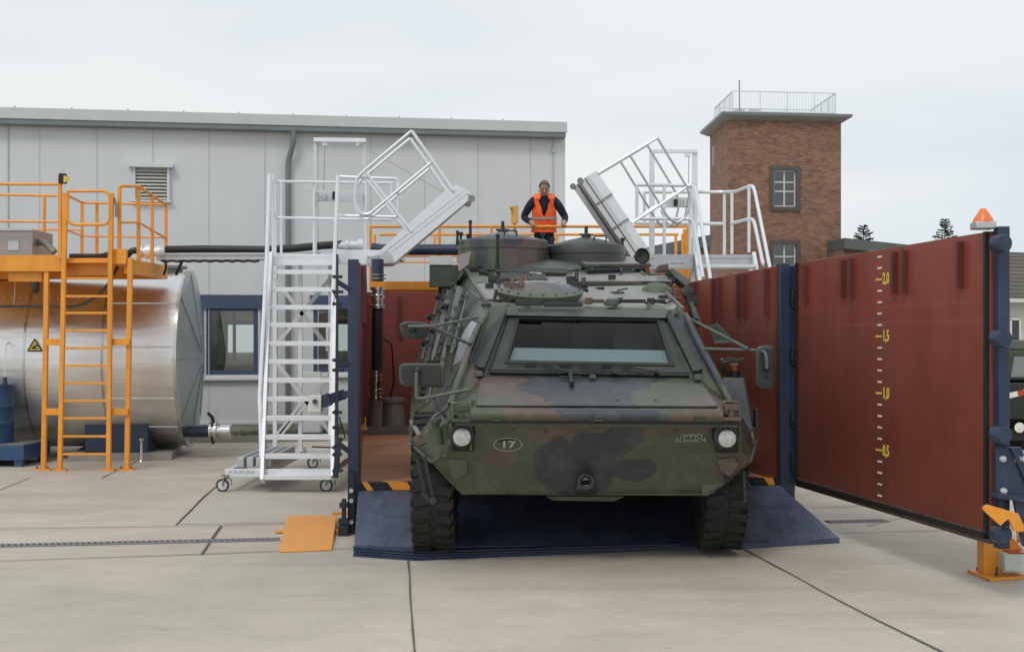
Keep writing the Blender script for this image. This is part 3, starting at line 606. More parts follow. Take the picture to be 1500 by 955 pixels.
# ------------------------------------------------------------------ orange access platform
op = thing('access_platform', V2(P(130, 501, 20.6), 0), 'orange steel access platform with caged railings over the silver tank', 'platform')
YF = 20.3; zd = P(130, 378, YF).z
def o_(name, mb, bev=.004): return obj(name, mb, 'orange', op, bevel=bev)
def vtube(px0, y0, px1, y1, Y, wd=.055): m_ = MB(); m_.bar(P(px0, y0, Y), P(px1, y1, Y), wd); return m_
dk = MB()
Xl, Xr = P(-120, 378, YF).x, P(181, 378, YF).x
dk.box(((Xl + Xr) / 2, YF + .95, zd - .03), (Xr - Xl, 1.9, .05)); xr2 = P(243, 378, 22.2).x
dk.prism([(Xr, YF, zd - .055), (Xr + .05, YF, zd - .055), (xr2, 22.2, zd - .055), (Xr, 22.2, zd - .055)], (0, 0, .05)); o_('deck', dk)
be = MB()
be.box(((Xl + P(95, 0, YF).x) / 2, YF - .02, P(0, 388, YF).z + .02), (P(95, 0, YF).x - Xl, .08, .24)); be.bar(P(165, 376, YF - .02) , P(186, 376, YF - .02), .08, .22)
be.bar(Vector((Xr + .03, YF + .03, zd - .13)), Vector((xr2, 22.2, zd - .13)), .06, .20); be.bar(Vector((Xl, 22.2, zd - .13)), Vector((xr2, 22.2, zd - .13)), .06, .2)
be.bar(P(96, 391, YF + .15), P(160, 391, YF + .15), .04, .26); be.bar(P(96, 384, YF), P(160, 384, YF), .1, .03); be.bar(P(96, 408, YF + .02), P(160, 408, YF + .02), .05, .03)
be.box(P(42, 402, YF + .2), (.5, .3, .22)); o_('beam', be)
for a, b in (((69, 378), (64, 688)), ((191, 378), (186, 686))):
    m_ = MB(); m_.bar(P(*a, YF), V2(P(*b, YF), .02), .07); p = o_('post', m_); f = MB(); f.box(V2(P(*b, YF), .012), (.22, .16, .024)); obj('base_plate', f, 'orange', p)
    f = MB()
    for s in (-.08, .08): f.cyl(V2(P(*b, YF), .02) + Vector((s, -.05, 0)), V2(P(*b, YF), .06) + Vector((s, -.05, 0)), .012, 6)
    split('anchor_bolt', f, 'brown_metal', p)
YL = YF - .12
for s in ((96, 283), (88, 690)), ((163, 283), (159, 690)):
    m_ = MB(); m_.bar(P(*s[0], YL), V2(P(*s[1], YL), .02), .065); p = o_('ladder_stile', m_); f = MB(); f.box(V2(P(*s[1], YL), .012), (.2, .14, .024)); obj('base_plate', f, 'orange', p)
for i, y in enumerate((408, 434, 458.5, 484, 510, 535.5, 561, 587, 612.5, 639, 665)):
    t = (y - 283) / 407; m_ = MB(); m_.bar(P(96 - 8 * t, y, YL), P(163 - 4 * t, y, YL), .035, .035); o_('rung', m_)
for y in (501, 603):
    for a, b in (((66, 95)), ((159, 190))):
        m_ = MB(); m_.bar(P(a - (y - 500) * .02, y, YL + .05), P(b - (y - 500) * .02, y, YL + .05), .03, .10); o_('bracket', m_)
# railing: front, gate hoop, right cage, rear
rt = zd + 1.06; rm = zd + .55
def rail(pts, r=.022, nm='rail', rad=.08): m_ = MB(); m_.tube(bend(pts, rad), r, 8); return o_(nm, m_, 0)
zA = P(0, 269, YF - .1).z
rail([P(-120, 269, YF - .1), P(88, 270, YF - .1)], .024); rail([P(-120, 323, YF - .1), P(88, 325, YF - .1)], .018); rail([P(-120, 283, 22.2), P(88, 287, 22.2)], .022); rail([P(-120, 336, 22.2), P(120, 337, 22.2)], .016)
for px, Y, yt in ((65, 22.2, 287), (88, YF - .1, 257), (120, 22.3, 297), (142, 22.3, 298), (175, YF, 273), (203, YF + .35, 275), (223, 21.3, 287), (243, 22.2, 300), (-40, YF - .1, 269)):
    m_ = MB(); b = P(px, yt, Y); m_.bar(V2(b, zd - .02), b, .05 if Y < 21 else .045); o_('railing_post', m_)
rail([P(175, 345, YF), P(175, 273, YF), P(203, 273, YF + .3), P(243, 300, 22.2), P(243, 362, 22.2)], .024, rad=.05)
rail([P(176, 326, YF), P(203, 326, YF + .3), P(243, 349, 22.2)], .017); rail([P(100, 287, YF), P(120, 297, 22.2), P(243, 300, 22.2)], .020); rail([P(100, 338, YF), P(120, 346, 22.2), P(243, 348, 22.2)], .015)
m_ = MB(); m_.tube(bend([P(99, 280, YF - .14), P(161, 280, YF - .14), P(161, 329, YF - .14), P(99, 329, YF - .14), P(99, 280, YF - .14)][:-1] + [P(99, 281, YF - .14)], .12, 5), .024, 8)
gt = o_('safety_gate', m_, 0); m_ = MB(); m_.tube([P(167, 290, YF - .1), P(170, 300, YF - .1), P(170, 318, YF - .1)], .02, 8); obj('gate_spring', m_, 'mid_grey', gt)
# lamp on the railing
m_ = MB(); m_.box(P(92, 262, YF - .12), (.10, .1, .15)); lo = tag(obj('work_lamp', m_, 'black', bevel=.01), 'small black and yellow work lamp clipped on the orange railing post', 'lamp'); m_ = MB(); m_.prism([P(93, 257, YF - .2), P(100, 259, YF - .16), P(100, 264, YF - .16), P(93, 268, YF - .2)], (0, .04, 0)); obj('lens', m_, 'yellow_paint', lo)
# steel box on the deck
m_ = MB(); a, b = P(-60, 336, YF + .1), P(48, 336, YF + .1); m_.hexa(hx(a.x, b.x, a.y, a.y + .9, zd, a.z)); bxo = tag(obj('steel_box', m_, mat('box_steel', (.33, .31, .30), .45, .4), bevel=.01), 'brushed grey steel box sitting on the orange platform', 'box')
m_ = MB(); m_.box(P(20, 360, YF + .092), (.16, .012, .14)); m_.box(P(3, 340, YF + .3), (.05, .05, .08)); m_.bar(P(-20, 336.5, YF + .09), P(48, 336.5, YF + .09), .03, .03); obj('latch', m_, 'grey_alu', bxo)
m_ = MB(); m_.tube(bend([P(48, 360, YF + .4), P(58, 354, YF + .3), P(68, 357, YF + .2), P(80, 370, YF + .15)], .1), [.05] * 3 + [.05] * 20 if False else .05, 12); tag(obj('elbow_hose', m_, 'can_grey'), 'short grey elbow hose coming out of the steel box', 'hose')
m_ = MB(); m_.tube(bend([P(102, 376, YF + .2), P(148, 376, YF + .25), P(158, 373, YF + .4)], .1), .045, 12); tag(obj('black_hose', m_, 'hose'), 'short black hose lying on the deck behind the gate of the orange platform', 'hose')
m_ = MB(); m_.tube(bend([P(172, 391, 21.6), P(170, 396, 21.4), P(150, 430, 21.35), P(115, 450, 21.3), P(0, 449, 21.3), P(-80, 449, 21.3)], .5, 6), .022, 8); tag(obj('drain_hose', m_, mat('hose_green', (.10, .11, .09), .5)), 'thin grey green hose sagging across the silver tank behind the ladder', 'hose')
m_ = MB(); m_.cyl(P(52, 395, YF + .6), P(52, 425, 21.6), .06, 12); m_.cyl(P(35, 402, YF + .3), P(35, 412, YF + .3), .02, 8); tag(obj('tank_fitting', m_, 'dark_grey'), 'dark pipe fitting between the orange platform and the silver tank top', 'pipe')
# overhead hose, couplings, cable tray
YH = 21.6
m_ = MB(); m_.lathe(P(203, 369, YH), (P(250, 369, YH) - P(203, 369, YH)), [(.05, 0), (.10, .0), (.10, .07), (.07, .07), (.07, .12), (.11, .12), (.11, .20), (.075, .21), (.075, .30), (.10, .30), (.10, .42), (.06, .43)], 20); tag(obj('hose_coupling', m_, 'white_alu'), 'white metal hose coupling on the orange platform edge', 'coupling', 'white hose couplings at both ends of the overhead hose')
m_ = MB(); m_.tube([P(243, 366, YH), P(300, 365, YH + .1), P(390, 366, YH), P(430, 364, YH), P(470, 360, YH - .2), P(500, 358, YH - .3)], .062, 14); m_.tube(bend([P(205, 369, YH), P(195, 366, YH), P(186, 374, YH), P(184, 385, YH)], .15), .05, 12); tag(obj('overhead_hose', m_, 'hose'), 'thick black hose carried overhead from the silver tank to the stair platform', 'hose')
m_ = MB(); m_.lathe(P(496, 360, YH - .3), (1, 0, 0), [(.05, 0), (.06, .0), (.06, .10), (.09, .11), (.09, .16), (.07, .16), (.07, .30), (.10, .31), (.10, .42), (.09, .42)], 20); tag(obj('hose_coupling', m_, 'white_alu'), 'white metal hose coupling beside the left stair platform', 'coupling', 'white hose couplings at both ends of the overhead hose')
ct = thing('cable_tray', V2(P(315, 501, YH), 3.2), 'perforated grey cable tray running under the overhead hose', 'cable tray')
a, b = P(232, 376, YH), P(470, 376, YH)
m_ = MB()
for y_ in (372, 379): m_.bar(P(232, y_, YH - .08), P(470, y_ - .8, YH - .08), .012, .03)
m_.bar(P(232, 381, YH + .05), P(470, 380, YH + .05), .25, .012)
k = 60
for i in range(k + 1): q = a.lerp(b, i / k); m_.box(q + Vector((0, -.08, 0)), (.018, .008, .10))
obj('tray', m_, 'grey_alu', ct)
m_ = MB(); m_.bar(P(232, 376, YH - .06), P(470, 375, YH - .06), .006, .07); obj('side_plate', m_, 'wall_grey', ct)
m_ = MB(); m_.tube([P(236 + i * 8, 382 + (i % 2) * 1.6, YH - .05) for i in range(19)], .018, 6); obj('cable', m_, 'black', ct)
m_ = MB(); m_.tube(bend([P(232, 374, YH), P(240, 378, YH), P(244, 392, YH - .1), P(240, 402, YH)], .1), .02, 8); m_.tube([P(268, 380, YH), P(258, 402, YH + .3)], .025, 8); obj('cable_drop', m_, 'black', ct)
# ------------------------------------------------------------------ red test basin
UP = Vector((0, 0, 1)); FZ = .45; TZ = 2.715
wv = Vector((-.105, 1, 0)).normalized(); wu = Vector((wv.y, -wv.x, 0))        # basin depth and width directions
LP_ = P(528, 501, 13.66); RP_ = P(1140, 501, 14.18); LP_.z = RP_.z = 0
bas = thing('test_basin', LP_.lerp(RP_, .5), 'open red steel test basin with navy posts and a hinged red gate', 'basin')
BL = 8.1
def W3(base, along, side, z): p = base + wv * along + wu * side; p.z = z; return p
def slab(mb, base, a0, a1, s0, s1, z0, z1): mb.hexa([W3(base, a0, s0, z0), W3(base, a0, s1, z0), W3(base, a1, s1, z0), W3(base, a1, s0, z0), W3(base, a0, s0, z1), W3(base, a0, s1, z1), W3(base, a1, s1, z1), W3(base, a1, s0, z1)])
m_ = MB(); slab(m_, LP_, .02, BL, -.07, 0, .1, TZ - .02); lw = obj('side_wall', m_, 'red_paint', bas, bevel=.004)
m_ = MB()
for a in (.25, .6, 1.6, 2.9, 4.2, 5.5, 6.8): slab(m_, LP_, a, a + .05, 0, .06, TZ - .62 if a < 1 else TZ - .6, TZ - .03)
split('rib', m_, 'red_dark', lw)
m_ = MB(); slab(m_, RP_, .02, BL, 0, .07, .1, TZ - .02); rw = obj('side_wall', m_, 'red_paint', bas, bevel=.004)
RPL = (RP_ + wu * 0, -wu)
m_ = MB()
for px in (1127, 1094, 1085, 1056, 1048, 1020, 1014):
    q = S(px, 450, RPL); a = (q - RP_).dot(wv); slab(m_, RP_, a, a + .05, -.05, 0, TZ - .55, TZ - .04)
split('rib', m_, 'red_dark', rw)
m_ = MB(); wid = (RP_ - LP_).dot(wu); off = (RP_ - LP_).dot(wv)
slab(m_, LP_, BL, BL + .08, -.07, wid + .07, .1, TZ - .02); bw_ = obj('back_wall', m_, 'red_paint', bas, bevel=.004)
m_ = MB()
for i in range(5): slab(m_, LP_, BL - .06, BL, .55 + i * .85, .6 + i * .85, TZ - .75, TZ - .1)
split('rib', m_, 'red_dark', bw_)
m_ = MB(); m_.hexa([W3(LP_, 0, 0, .1), W3(RP_, 0, 0, .1), W3(RP_, BL, 0, .1), W3(LP_, BL, 0, .1), W3(LP_, 0, 0, FZ), W3(RP_, 0, 0, FZ), W3(RP_, BL, 0, FZ), W3(LP_, BL, 0, FZ)]); obj('floor', m_, 'basin_floor', bas)
m_ = MB(); slab(m_, LP_, BL - .45, BL, 0, wid, FZ + .002, FZ + .13); obj('rear_step', m_, 'can_grey', bas)
# striped sill at the entrance
m_ = MB(); fd = (RP_ - LP_).normalized(); fl = (RP_ - LP_).length; nb = 14
def FP(t, d, z): p = LP_ + fd * fl * t + wv * d; p.z = z; return p
m_.hexa([FP(0, -.02, FZ - .1), FP(1, -.02, FZ - .1), FP(1, .14, FZ - .1), FP(0, .14, FZ - .1), FP(0, -.02, FZ + .042), FP(1, -.02, FZ + .042), FP(1, .14, FZ + .042), FP(0, .14, FZ + .042)]); sill = obj('entrance_sill', m_, 'rubber', bas)
m_ = MB()
for i in range(0, 12):
    t0 = (i * 2 - .6) * .045; t1 = t0 + .045
    t1 = min(t1, .985)
    if t0 > .97: break
    a0 = max(t0, .004); m_.poly([FP(a0, -.015, FZ + .045), FP(t1, -.015, FZ + .045), FP(t1 - .02 if i else .012, .135, FZ + .045), FP(max(.004, t0 - .02), .135, FZ + .045)]); m_.poly([FP(min(a0 + .012, t1), -.024, FZ - .03), FP(min(t1 + .012, .99), -.024, FZ - .03), FP(t1, -.024, FZ + .044), FP(a0, -.024, FZ + .044)])
split('warning_stripe', m_, 'orange', sill)
# posts
m_ = MB(); slab(m_, LP_, -.04, .10, -.125, -.015, .02, TZ + .01); lp = obj('gate_post', m_, 'navy', bas, bevel=.006)
m_ = MB(); slab(m_, LP_, -.12, -.045, -.125, -.06, .02, .62); obj('post_foot', m_, 'navy_dark', lp)
m_ = MB()
for z in (.33, .43, .12): q = W3(LP_, -.12, -.09, z); m_.cyl(q, q - wv * .02, .022, 10)
split('bolt', m_, 'bolt', lp)
m_ = MB(); slab(m_, RP_, -.06, .10, .0, .10, .30, TZ); slab(m_, RP_, -.03, .05, .10, .17, .02, TZ - .02); rp = obj('gate_post', m_, 'navy', bas, bevel=.006)
m_ = MB()
for z in (2.35, 1.75, 1.1, .65):
    q = W3(RP_, -.03, .15, z); m_.cyl(q - UP * .09, q + UP * .09, .03, 12); m_.box(q + Vector((0, -.03, 0)), (.06, .04, .07))
split('hinge', m_, 'navy_dark', rp)
# latch gear on the outer side of the left post
m_ = MB(); q = W3(LP_, -.02, -.23, 0)
m_.bar(V2(q, .55), V2(q, TZ + .06), .022)
for z, s in ((2.55, .1), (2.40, .13), (2.28, .08), (1.72, .12), (1.62, .14), (.85, .13), (.78, .09), (1.2, .08), (1.05, .10), (.62, .12)):
    m_.box(V2(q, z) + wu * .02, (s * .6, .05, .03)); m_.cyl(V2(q, z) - wu * .03 + Vector((0, -.03, 0)), V2(q, z) - wu * .03 + Vector((0, .03, 0)), .018, 10)
m_.bar(V2(q, 1.68) , V2(q, 1.68) + wu * .13, .05); m_.bar(V2(q, 2.5), V2(q, 2.42) + wu * .13, .05); m_.bar(V2(q, .9), V2(q, .8) + wu * .13, .05)
m_.bar(V2(q, .55) - wu * .02, V2(q, .95) + wu * .02, .05)
obj('latch_rod', m_, 'navy_dark', lp, bevel=.003)
m_ = MB(); m_.tube([V2(q, 2.42) - wu * .05, V2(q, 2.28) + wu * .02 - UP * 0, V2(q, 2.16) + wu * .08, V2(q, 2.22) + wu * .13], .008, 6); m_.tube([V2(q, 1.15) + wu * .02, V2(q, .95) + wu * .08, V2(q, .85) - wu * .05, V2(q, .86) - wu * .25], .008, 6); obj('air_hose', m_, 'black', lp)
m_ = MB(); m_.bar(P(505, 577, 13.8), P(484, 584, 13.75), .05, .10); m_.bar(P(484, 584, 13.75), P(471, 589, 13.75), .05, .13); m_.bar(P(525, 576, 13.7), P(500, 578, 13.8), .05, .07); obj('bracket_arm', m_, 'navy', lp, bevel=.004)
m_ = MB(); c = P(463, 592, 13.75); m_.hexa([c + Vector((a * .5, b, z)) for z, s in ((-.08, 1), (.09, .7)) for a, b in ((-.16 * s, -.06), (.12, -.06), (.12, .06), (-.16 * s, .06))]); bx = obj('control_box', m_, 'house_white', lp, bevel=.008)
m_ = MB(); q2 = c + Vector((.0, -.065, .03)); m_.cyl(q2, q2 + Vector((0, -.03, 0)), .025, 12); obj('knob', m_, 'dark_grey', bx)
m_ = MB(); q = W3(LP_, -.2, -.16, 0)
m_.box(V2(q, .14), (.09, .1, .06)); m_.box(V2(q, .30), (.08, .1, .05)); m_.box(V2(q, .05), (.10, .14, .10)); m_.bar(V2(q, .03) , V2(q, .36), .04); obj('floor_clamp', m_, 'navy_dark', lp, bevel=.004)
m_ = MB(); m_.bar(P(495, 762, 14.2), P(512, 762, 14.2), .05); m_.bar(P(487, 752, 14.4), P(514, 752, 14.4), .03); obj('clamp_arm', m_, 'orange', lp)
# yellow eyelets on the inner left edge
m_ = MB(); q = P(531, 628, 13.9); m_.bar(q - Vector((.04, 0, 0)), q + Vector((.05, 0, 0)), .02); m_.bar(q + Vector((-.01, 0, 0)), q + Vector((.03, 0, .06)), .015); m_.bar(q + Vector((.03, 0, .0)), q + Vector((.03, 0, .12)), .012); obj('eyelet', m_, 'orange', lw)

# ------------------------------------------------------------------ the open gate leaf
DH = P(1167, 501, 14.10); DE = P(1451, 501, 10.05); DH.z = DE.z = 0
de = (DE - DH).normalized(); dn = Vector((-de.y, de.x, 0));                    # dn: outer side (right)
if dn.x < 0: dn = -dn
DL = (DE - DH).length
def dp3(s, o, z): p = DH + de * s + dn * o; p.z = z; return p
def dbox(mb, s0, s1, o0, o1, z0, z1): mb.hexa([dp3(s0, o0, z0), dp3(s1, o0, z0), dp3(s1, o1, z0), dp3(s0, o1, z0), dp3(s0, o0, z1), dp3(s1, o0, z1), dp3(s1, o1, z1), dp3(s0, o1, z1)])
m_ = MB(); dbox(m_, 0, DL, 0, .03, FZ, TZ); gate = obj('gate', m_, 'red_paint', bas, bevel=.003)
m_ = MB()
for z in (FZ + .04, .95, 1.5, 2.05, TZ - .08): dbox(m_, .02, DL - .02, .03, .15, z - .05, z + .05)
for s in (.04, 1.1, 2.2, 3.2): dbox(m_, s, s + .08, .03, .148, FZ, TZ)
obj('outer_frame', m_, 'navy', gate)
m_ = MB(); dbox(m_, DL, DL + .09, .02, .105, .39, TZ + .03); edge = obj('edge_post', m_, 'navy', gate, bevel=.006)
m_ = MB(); dbox(m_, DL - .055, DL - .02, -.03, 0, FZ, TZ + .0); dbox(m_, 0.02, DL - .02, -.03, 0, FZ - .0, FZ + .03); dbox(m_, .02, .05, -.03, 0, FZ, TZ); obj('seal', m_, 'rubber', gate)
m_ = MB(); dbox(m_, 0.0, DL, -.012, .03, FZ - .035, FZ - .001); dbox(m_, .05, DL - .055, -.016, 0, FZ + .034, FZ + .052); obj('bottom_trim', m_, 'brown_metal', gate)
DPL = (DH.copy(), -dn)
def ds(px): return (S(px, 501, DPL) - DH).dot(de)
m_ = MB()
for px in (1182, 1237, 1249, 1312, 1327, 1408): a = ds(px); dbox(m_, a, a + .045, -.05, -.0, TZ - .40, TZ - .045)
split('rib', m_, 'red_dark', gate)
m_ = MB()
for s in [i * .13 + .08 for i in range(int(DL / .13))]: q = dp3(s, -.018, FZ + .043); m_.cyl(q, q - dn * .006, .007, 6)
for z in [FZ + .1 + i * .13 for i in range(17)]: q = dp3(.035, -.03, z); m_.cyl(q, q - dn * .006, .008, 6)
obj('bolt', m_, 'brown_metal', gate)
gs_ = ds(1289)
for k in range(1, 23):
    z = FZ + k * .1; m_ = MB(); big = k % 5 == 0
    dbox(m_, gs_ - (.085 if big else .045), gs_ + .045, -.004, -.001, z - .008, z + .008); obj('gauge_mark', m_, 'yellow_paint' if big else 'white_paint', gate)
for k, s in ((20, '2,0'), (15, '1,5'), (10, '1,0'), (5, '0,5')): text(s, 'gauge_number', .135, dp3(gs_ + .135, -.004, FZ + k * .1), de, UP, 'yellow_paint', gate, sx=.85, bold=.004)
for py in (357, 496, 637, 782):
    q = P(1474, py, 9.86); m_ = MB(); m_.lathe(q + Vector((-.04, 0, 0)), Vector((.35, -1, 0)), [(.052, -.06), (.065, -.05), (.065, .04), (.06, .05), (0, .052)], 24); obj('locking_stud', m_, 'navy', edge)
# beacon on the gate
q = dp3(DL - .02, .0, TZ + .03) + Vector((-.045, 0, 0)); m_ = MB(); m_.box(q + UP * .012, (.15, .15, .055)); bc_ = tag(obj('warning_beacon', m_, 'grey_alu', bevel=.01), 'orange cone shaped warning beacon on the top corner of the red gate', 'beacon')
m_ = MB(); m_.lathe(q + UP * .038, (0, 0, 1), [(.075, 0), (.072, .02), (.026, .09), (.02, .1), (0, .102)], 20); obj('lens', m_, 'beacon', bc_)

# ------------------------------------------------------------------ gate stop at the right
gs0 = G(1460, 852); gz = gs0.y
stp = thing('gate_stop', V2(gs0, 0), 'orange steel floor stop with a hooked catch holding the end of the red gate', 'gate stop')
Yg = gz - .35
def A(px, py, Y=None): return P(px, py, Y or Yg)
m_ = MB(); m_.hexa([G(1417, 838), G(1451, 852), G(1560, 842), G(1510, 826)] + [G(1417, 838) + UP * .025, G(1451, 852) + UP * .025, G(1560, 842) + UP * .025, G(1510, 826) + UP * .025]); obj('base_plate', m_, 'orange', stp, bevel=.003)
yb = G(1455, 845).y
m_ = MB(); m_.prism([A(1441, 792, yb), A(1469, 795, yb), A(1469, 846, yb), A(1441, 843, yb)], (0, .16, 0)); obj('column', m_, 'orange', stp, bevel=.003)
m_ = MB(); m_.prism([A(1442, 741, 9.75), A(1447, 739, 9.75), A(1492, 752, 9.75), A(1504, 778, 9.75), A(1486, 778, 9.75), A(1478, 760, 9.75), A(1472, 764, 9.75), A(1466, 770, 9.75), A(1444, 750, 9.75), A(1440, 745, 9.75)], (0, .03, 0)); m_.bar(P(1494, 772, 9.77), P(1494, 790, yb + .05), .05); obj('hook', m_, 'orange', stp, bevel=.003)
m_ = MB(); m_.prism([A(1484, 788, yb + .05), A(1500, 806, yb + .05), A(1500, 820, yb + .05), A(1469, 820, yb + .05), A(1469, 796, yb + .05)], (0, .03, 0)); obj('gusset', m_, 'orange', stp, bevel=.003)
m_ = MB()
for px, py in ((1433, 834), (1460, 843)): q = G(px, py, .025); m_.cyl(q, q + UP * .07, .01, 8); m_.cyl(q, q + UP * .02, .018, 6)
split('anchor_bolt', m_, 'dark_grey', stp)
br = thing('gate_strut', V2(A(1490, 700), .4), 'navy steel bracket with pale bolts bolted to the end of the red gate', 'bracket')
Yb = 9.9
m_ = MB(); m_.prism([A(1459, 655, Yb), A(1496, 655, Yb), A(1510, 690, Yb), A(1510, 735, Yb), A(1459, 724, Yb)], (0, .05, 0)); obj('plate', m_, 'navy', br, bevel=.004)
m_ = MB(); m_.prism([A(1459, 722, Yb - .04), A(1520, 729, Yb - .04), A(1520, 738, Yb - .04), A(1462, 730, Yb - .04)], (0, .16, 0)); m_.bar(A(1483, 655, Yb - .02), A(1512, 722, Yb - .02), .03, .03); obj('flange', m_, 'navy', br, bevel=.003)
m_ = MB(); m_.prism([A(1485, 730, Yb), A(1520, 735, Yb), A(1510, 800, Yb), A(1499, 800, Yb)], (0, .04, 0)); obj('leg', m_, 'navy', br)
m_ = MB()
for px, py in ((1469, 672), (1470, 719), (1491, 673), (1500, 673)): q = A(px, py, Yb); m_.lathe(q, (0, -1, 0), [(.028, -.01), (.028, .01), (.02, .02), (0, .024)], 14)
split('bolt', m_, 'bolt', br)
m_ = MB(); yb2 = G(1490, 846).y - .1; m_.prism([A(1471, 812, yb2), A(1510, 812, yb2), A(1510, 838, yb2), A(1472, 836, yb2)], (0, .3, 0)); cbx = tag(obj('control_cabinet', m_, mat('box_green', (.50, .56, .52), .5), bevel=.006), 'pale grey green electric box with a red lid beside the orange gate stop', 'box')
m_ = MB(); m_.prism([A(1480, 811, yb2 + .03), A(1510, 811, yb2 + .03), A(1510, 809, yb2 + .03), A(1480, 809, yb2 + .03)], (0, .25, 0)); obj('lid', m_, 'lens_red', cbx)

# ------------------------------------------------------------------ ramps
def ramp(label, tl, tr, bl, br_, thick=.05):
    t = thing('ramp_plate', (tl + br_) / 2 * 1, label, 'ramp', 'navy ramp plates at the basin entrance')
    d = Vector((0, 0, -thick)); m_ = MB(); m_.hexa([bl + d, br_ + d, tr + d, tl + d, bl, br_, tr, tl]); o = obj('plate', m_, 'ramp_blue', t, bevel=.004)
    return t, o
tl_ = W3(LP_, -.05, -.02, FZ - .03); tr__ = W3(RP_, -.05, .0, FZ - .03)
pL = tl_.lerp(tr__, .25); pR = tl_.lerp(tr__, .80)
bl_ = G(519, 797, .085); bL2 = G(612, 800, .085)
ramp('left textured navy ramp plate beside the front wheel, below the striped sill', tl_, pL, bl_, G(628, 800, .085))
ramp('flared right navy ramp plate reaching past the gate post', pR, tr__, G(1066, 797, .05), G(1230, 787.5, .05))
mid, mo = ramp('wide middle navy ramp plate in shade under the armoured vehicle', pL + fd * .01, pR - fd * .01, G(630, 800, .075), G(1062, 798, .045))
k = 0
for (x0, y0, x1, y1, z) in ((517, 801, 1128, 792, .062), (517, 805, 1080, 797, .045), (518, 809, 1040, 800, .028), (517, 813, 990, 803, .012)):
    a, b, c = G(x0, y0, z), G(622 - k * 4, y0 + 6.5, z), G(x1, y1, z); m_ = MB(); dd = Vector((0, 0, -.012)); e, f = a + Vector((0, .35, 0)), c + Vector((0, .25, 0))
    m_.prism([a, b, c, f, e], dd); obj('folded_flap', m_, 'navy', mid); k += 1
# orange floor wedge
t1, t2, b1, b2 = G(421, 755.5, .10), G(493, 754, .10), G(408, 807.5, .012), G(486, 804.5, .012)
m_ = MB(); m_.hexa([V2(b1, .002), V2(b2, .002), V2(t2, .002), V2(t1, .002), b1, b2, t2, t1])
wd_ = tag(obj('floor_wedge', m_, 'orange', bevel=.003), 'bright orange wedge plate bridging the floor drain beside the basin', 'floor plate')
m_ = MB(); m_.box(G(414, 778, .02), (.14, .06, .02)); m_.box(G(497, 778, .02), (.2, .06, .03)); split('fixing_lug', m_, 'orange', wd_)

# ------------------------------------------------------------------ pipes and can inside the basin
YP = 18.6
m_ = MB(); m_.cyl(P(553, 380, YP), P(553, 412, YP), .085, 16); rz = thing('riser_pipe', P(553, 612, YP), 'vertical filler pipe of black hose and silver couplings inside the left basin wall', 'pipe')
obj('navy_section', m_, 'navy', rz)
for pts in ([(402, 403.5), (407, 409)], [(421, 452)], [(543, 560), (561, 585)]):
    for a, b in pts:
        m_ = MB(); A_, B_ = P(553 - (b - 480) * .02, a, YP), P(553 - (b - 480) * .02, b, YP); L_ = (A_ - B_).length
        m_.lathe(B_, UP, [(.06, 0), (.105, 0), (.105, L_ * .15), (.08, L_ * .18), (.08, L_ * .4), (.10, L_ * .45), (.10, L_ * .62), (.075, L_ * .66), (.075, L_ * .84), (.10, L_ * .86), (.10, L_), (.06, L_)], 20); obj('coupling', m_, 'steel', rz)
m_ = MB(); m_.tube([P(553, 450, YP), P(552.5, 500, YP), P(552, 545, YP)], .075, 14); obj('hose', m_, 'hose', rz)
m_ = MB(); m_.tube([P(551, 583, YP), P(550, 612, YP), P(549, 625, YP)], .09, 14); obj('foot_pipe', m_, 'can_grey', rz)
q = W3(LP_, BL - .22, 0, FZ + .13); q = q + wu * ((P(575, 501, q.y).x - q.x)); m_ = MB(); m_.lathe(q, UP, [(.21, 0), (.21, .03), (.17, .34), (.165, .36), (.20, .37), (.20, .42), (.14, .45), (0, .46)], 28); cn_ = tag(obj('pump_canister', m_, 'can_grey', loc=q), 'grey tapered metal canister standing on the rear step inside the basin', 'canister')
m_ = MB()
for k in range(8): a = k * math.pi / 4; p = q + Vector((math.cos(a) * .17, math.sin(a) * .17, .42)); m_.cyl(p, p + UP * .03, .015, 6)
split('bolt', m_, 'steel', cn_)
m_ = MB(); m_.tube(bend([P(562, 495, YP), P(574, 505, 20.5), P(577, 560, 21.4), P(572, 580, q.y)], .3), .012, 6); obj('cable', m_, 'black', cn_)

# ------------------------------------------------------------------ stairs: shared pieces
def stair_root(loc, label): return thing('rolling_stairs', loc, label, 'stairs', 'white aluminium rolling stairs beside the basin')
def tubes(root, name, pts, r=.022, m='white_alu', rad=0.):
    m_ = MB(); m_.tube(bend(pts, rad) if rad else pts, r, 8); return obj(name, m_, m, root)
def caster(root, q, r=.085):
    m_ = MB(); c = q + UP * r; m_.lathe(c, (0, 1, 0), [(r * .72, -.018), (r * .93, -.018), (r, -.008), (r, .008), (r * .93, .018), (r * .72, .018)], 24, caps=False); o = obj('caster', m_, 'dark_grey', root)
    m_ = MB(); m_.lathe(c, (0, 1, 0), [(.0, -.014), (r * .72, -.012), (r * .72, .012), (0, .014)], 24); obj('rim', m_, 'wall_grey', o)
    m_ = MB(); m_.bar(c + Vector((0, -.03, 0)), c + Vector((.03, -.03, .12)), .03, .012); m_.bar(c + Vector((0, .03, 0)), c + Vector((.03, .03, .12)), .03, .012); m_.box(c + Vector((.04, 0, .125)), (.10, .08, .02)); m_.tube([c + Vector((.05, 0, .1)), c + Vector((.11, 0, .07)), c + Vector((.115, 0, -.0))], .010, 6); obj('fork', m_, 'mid_grey', o)
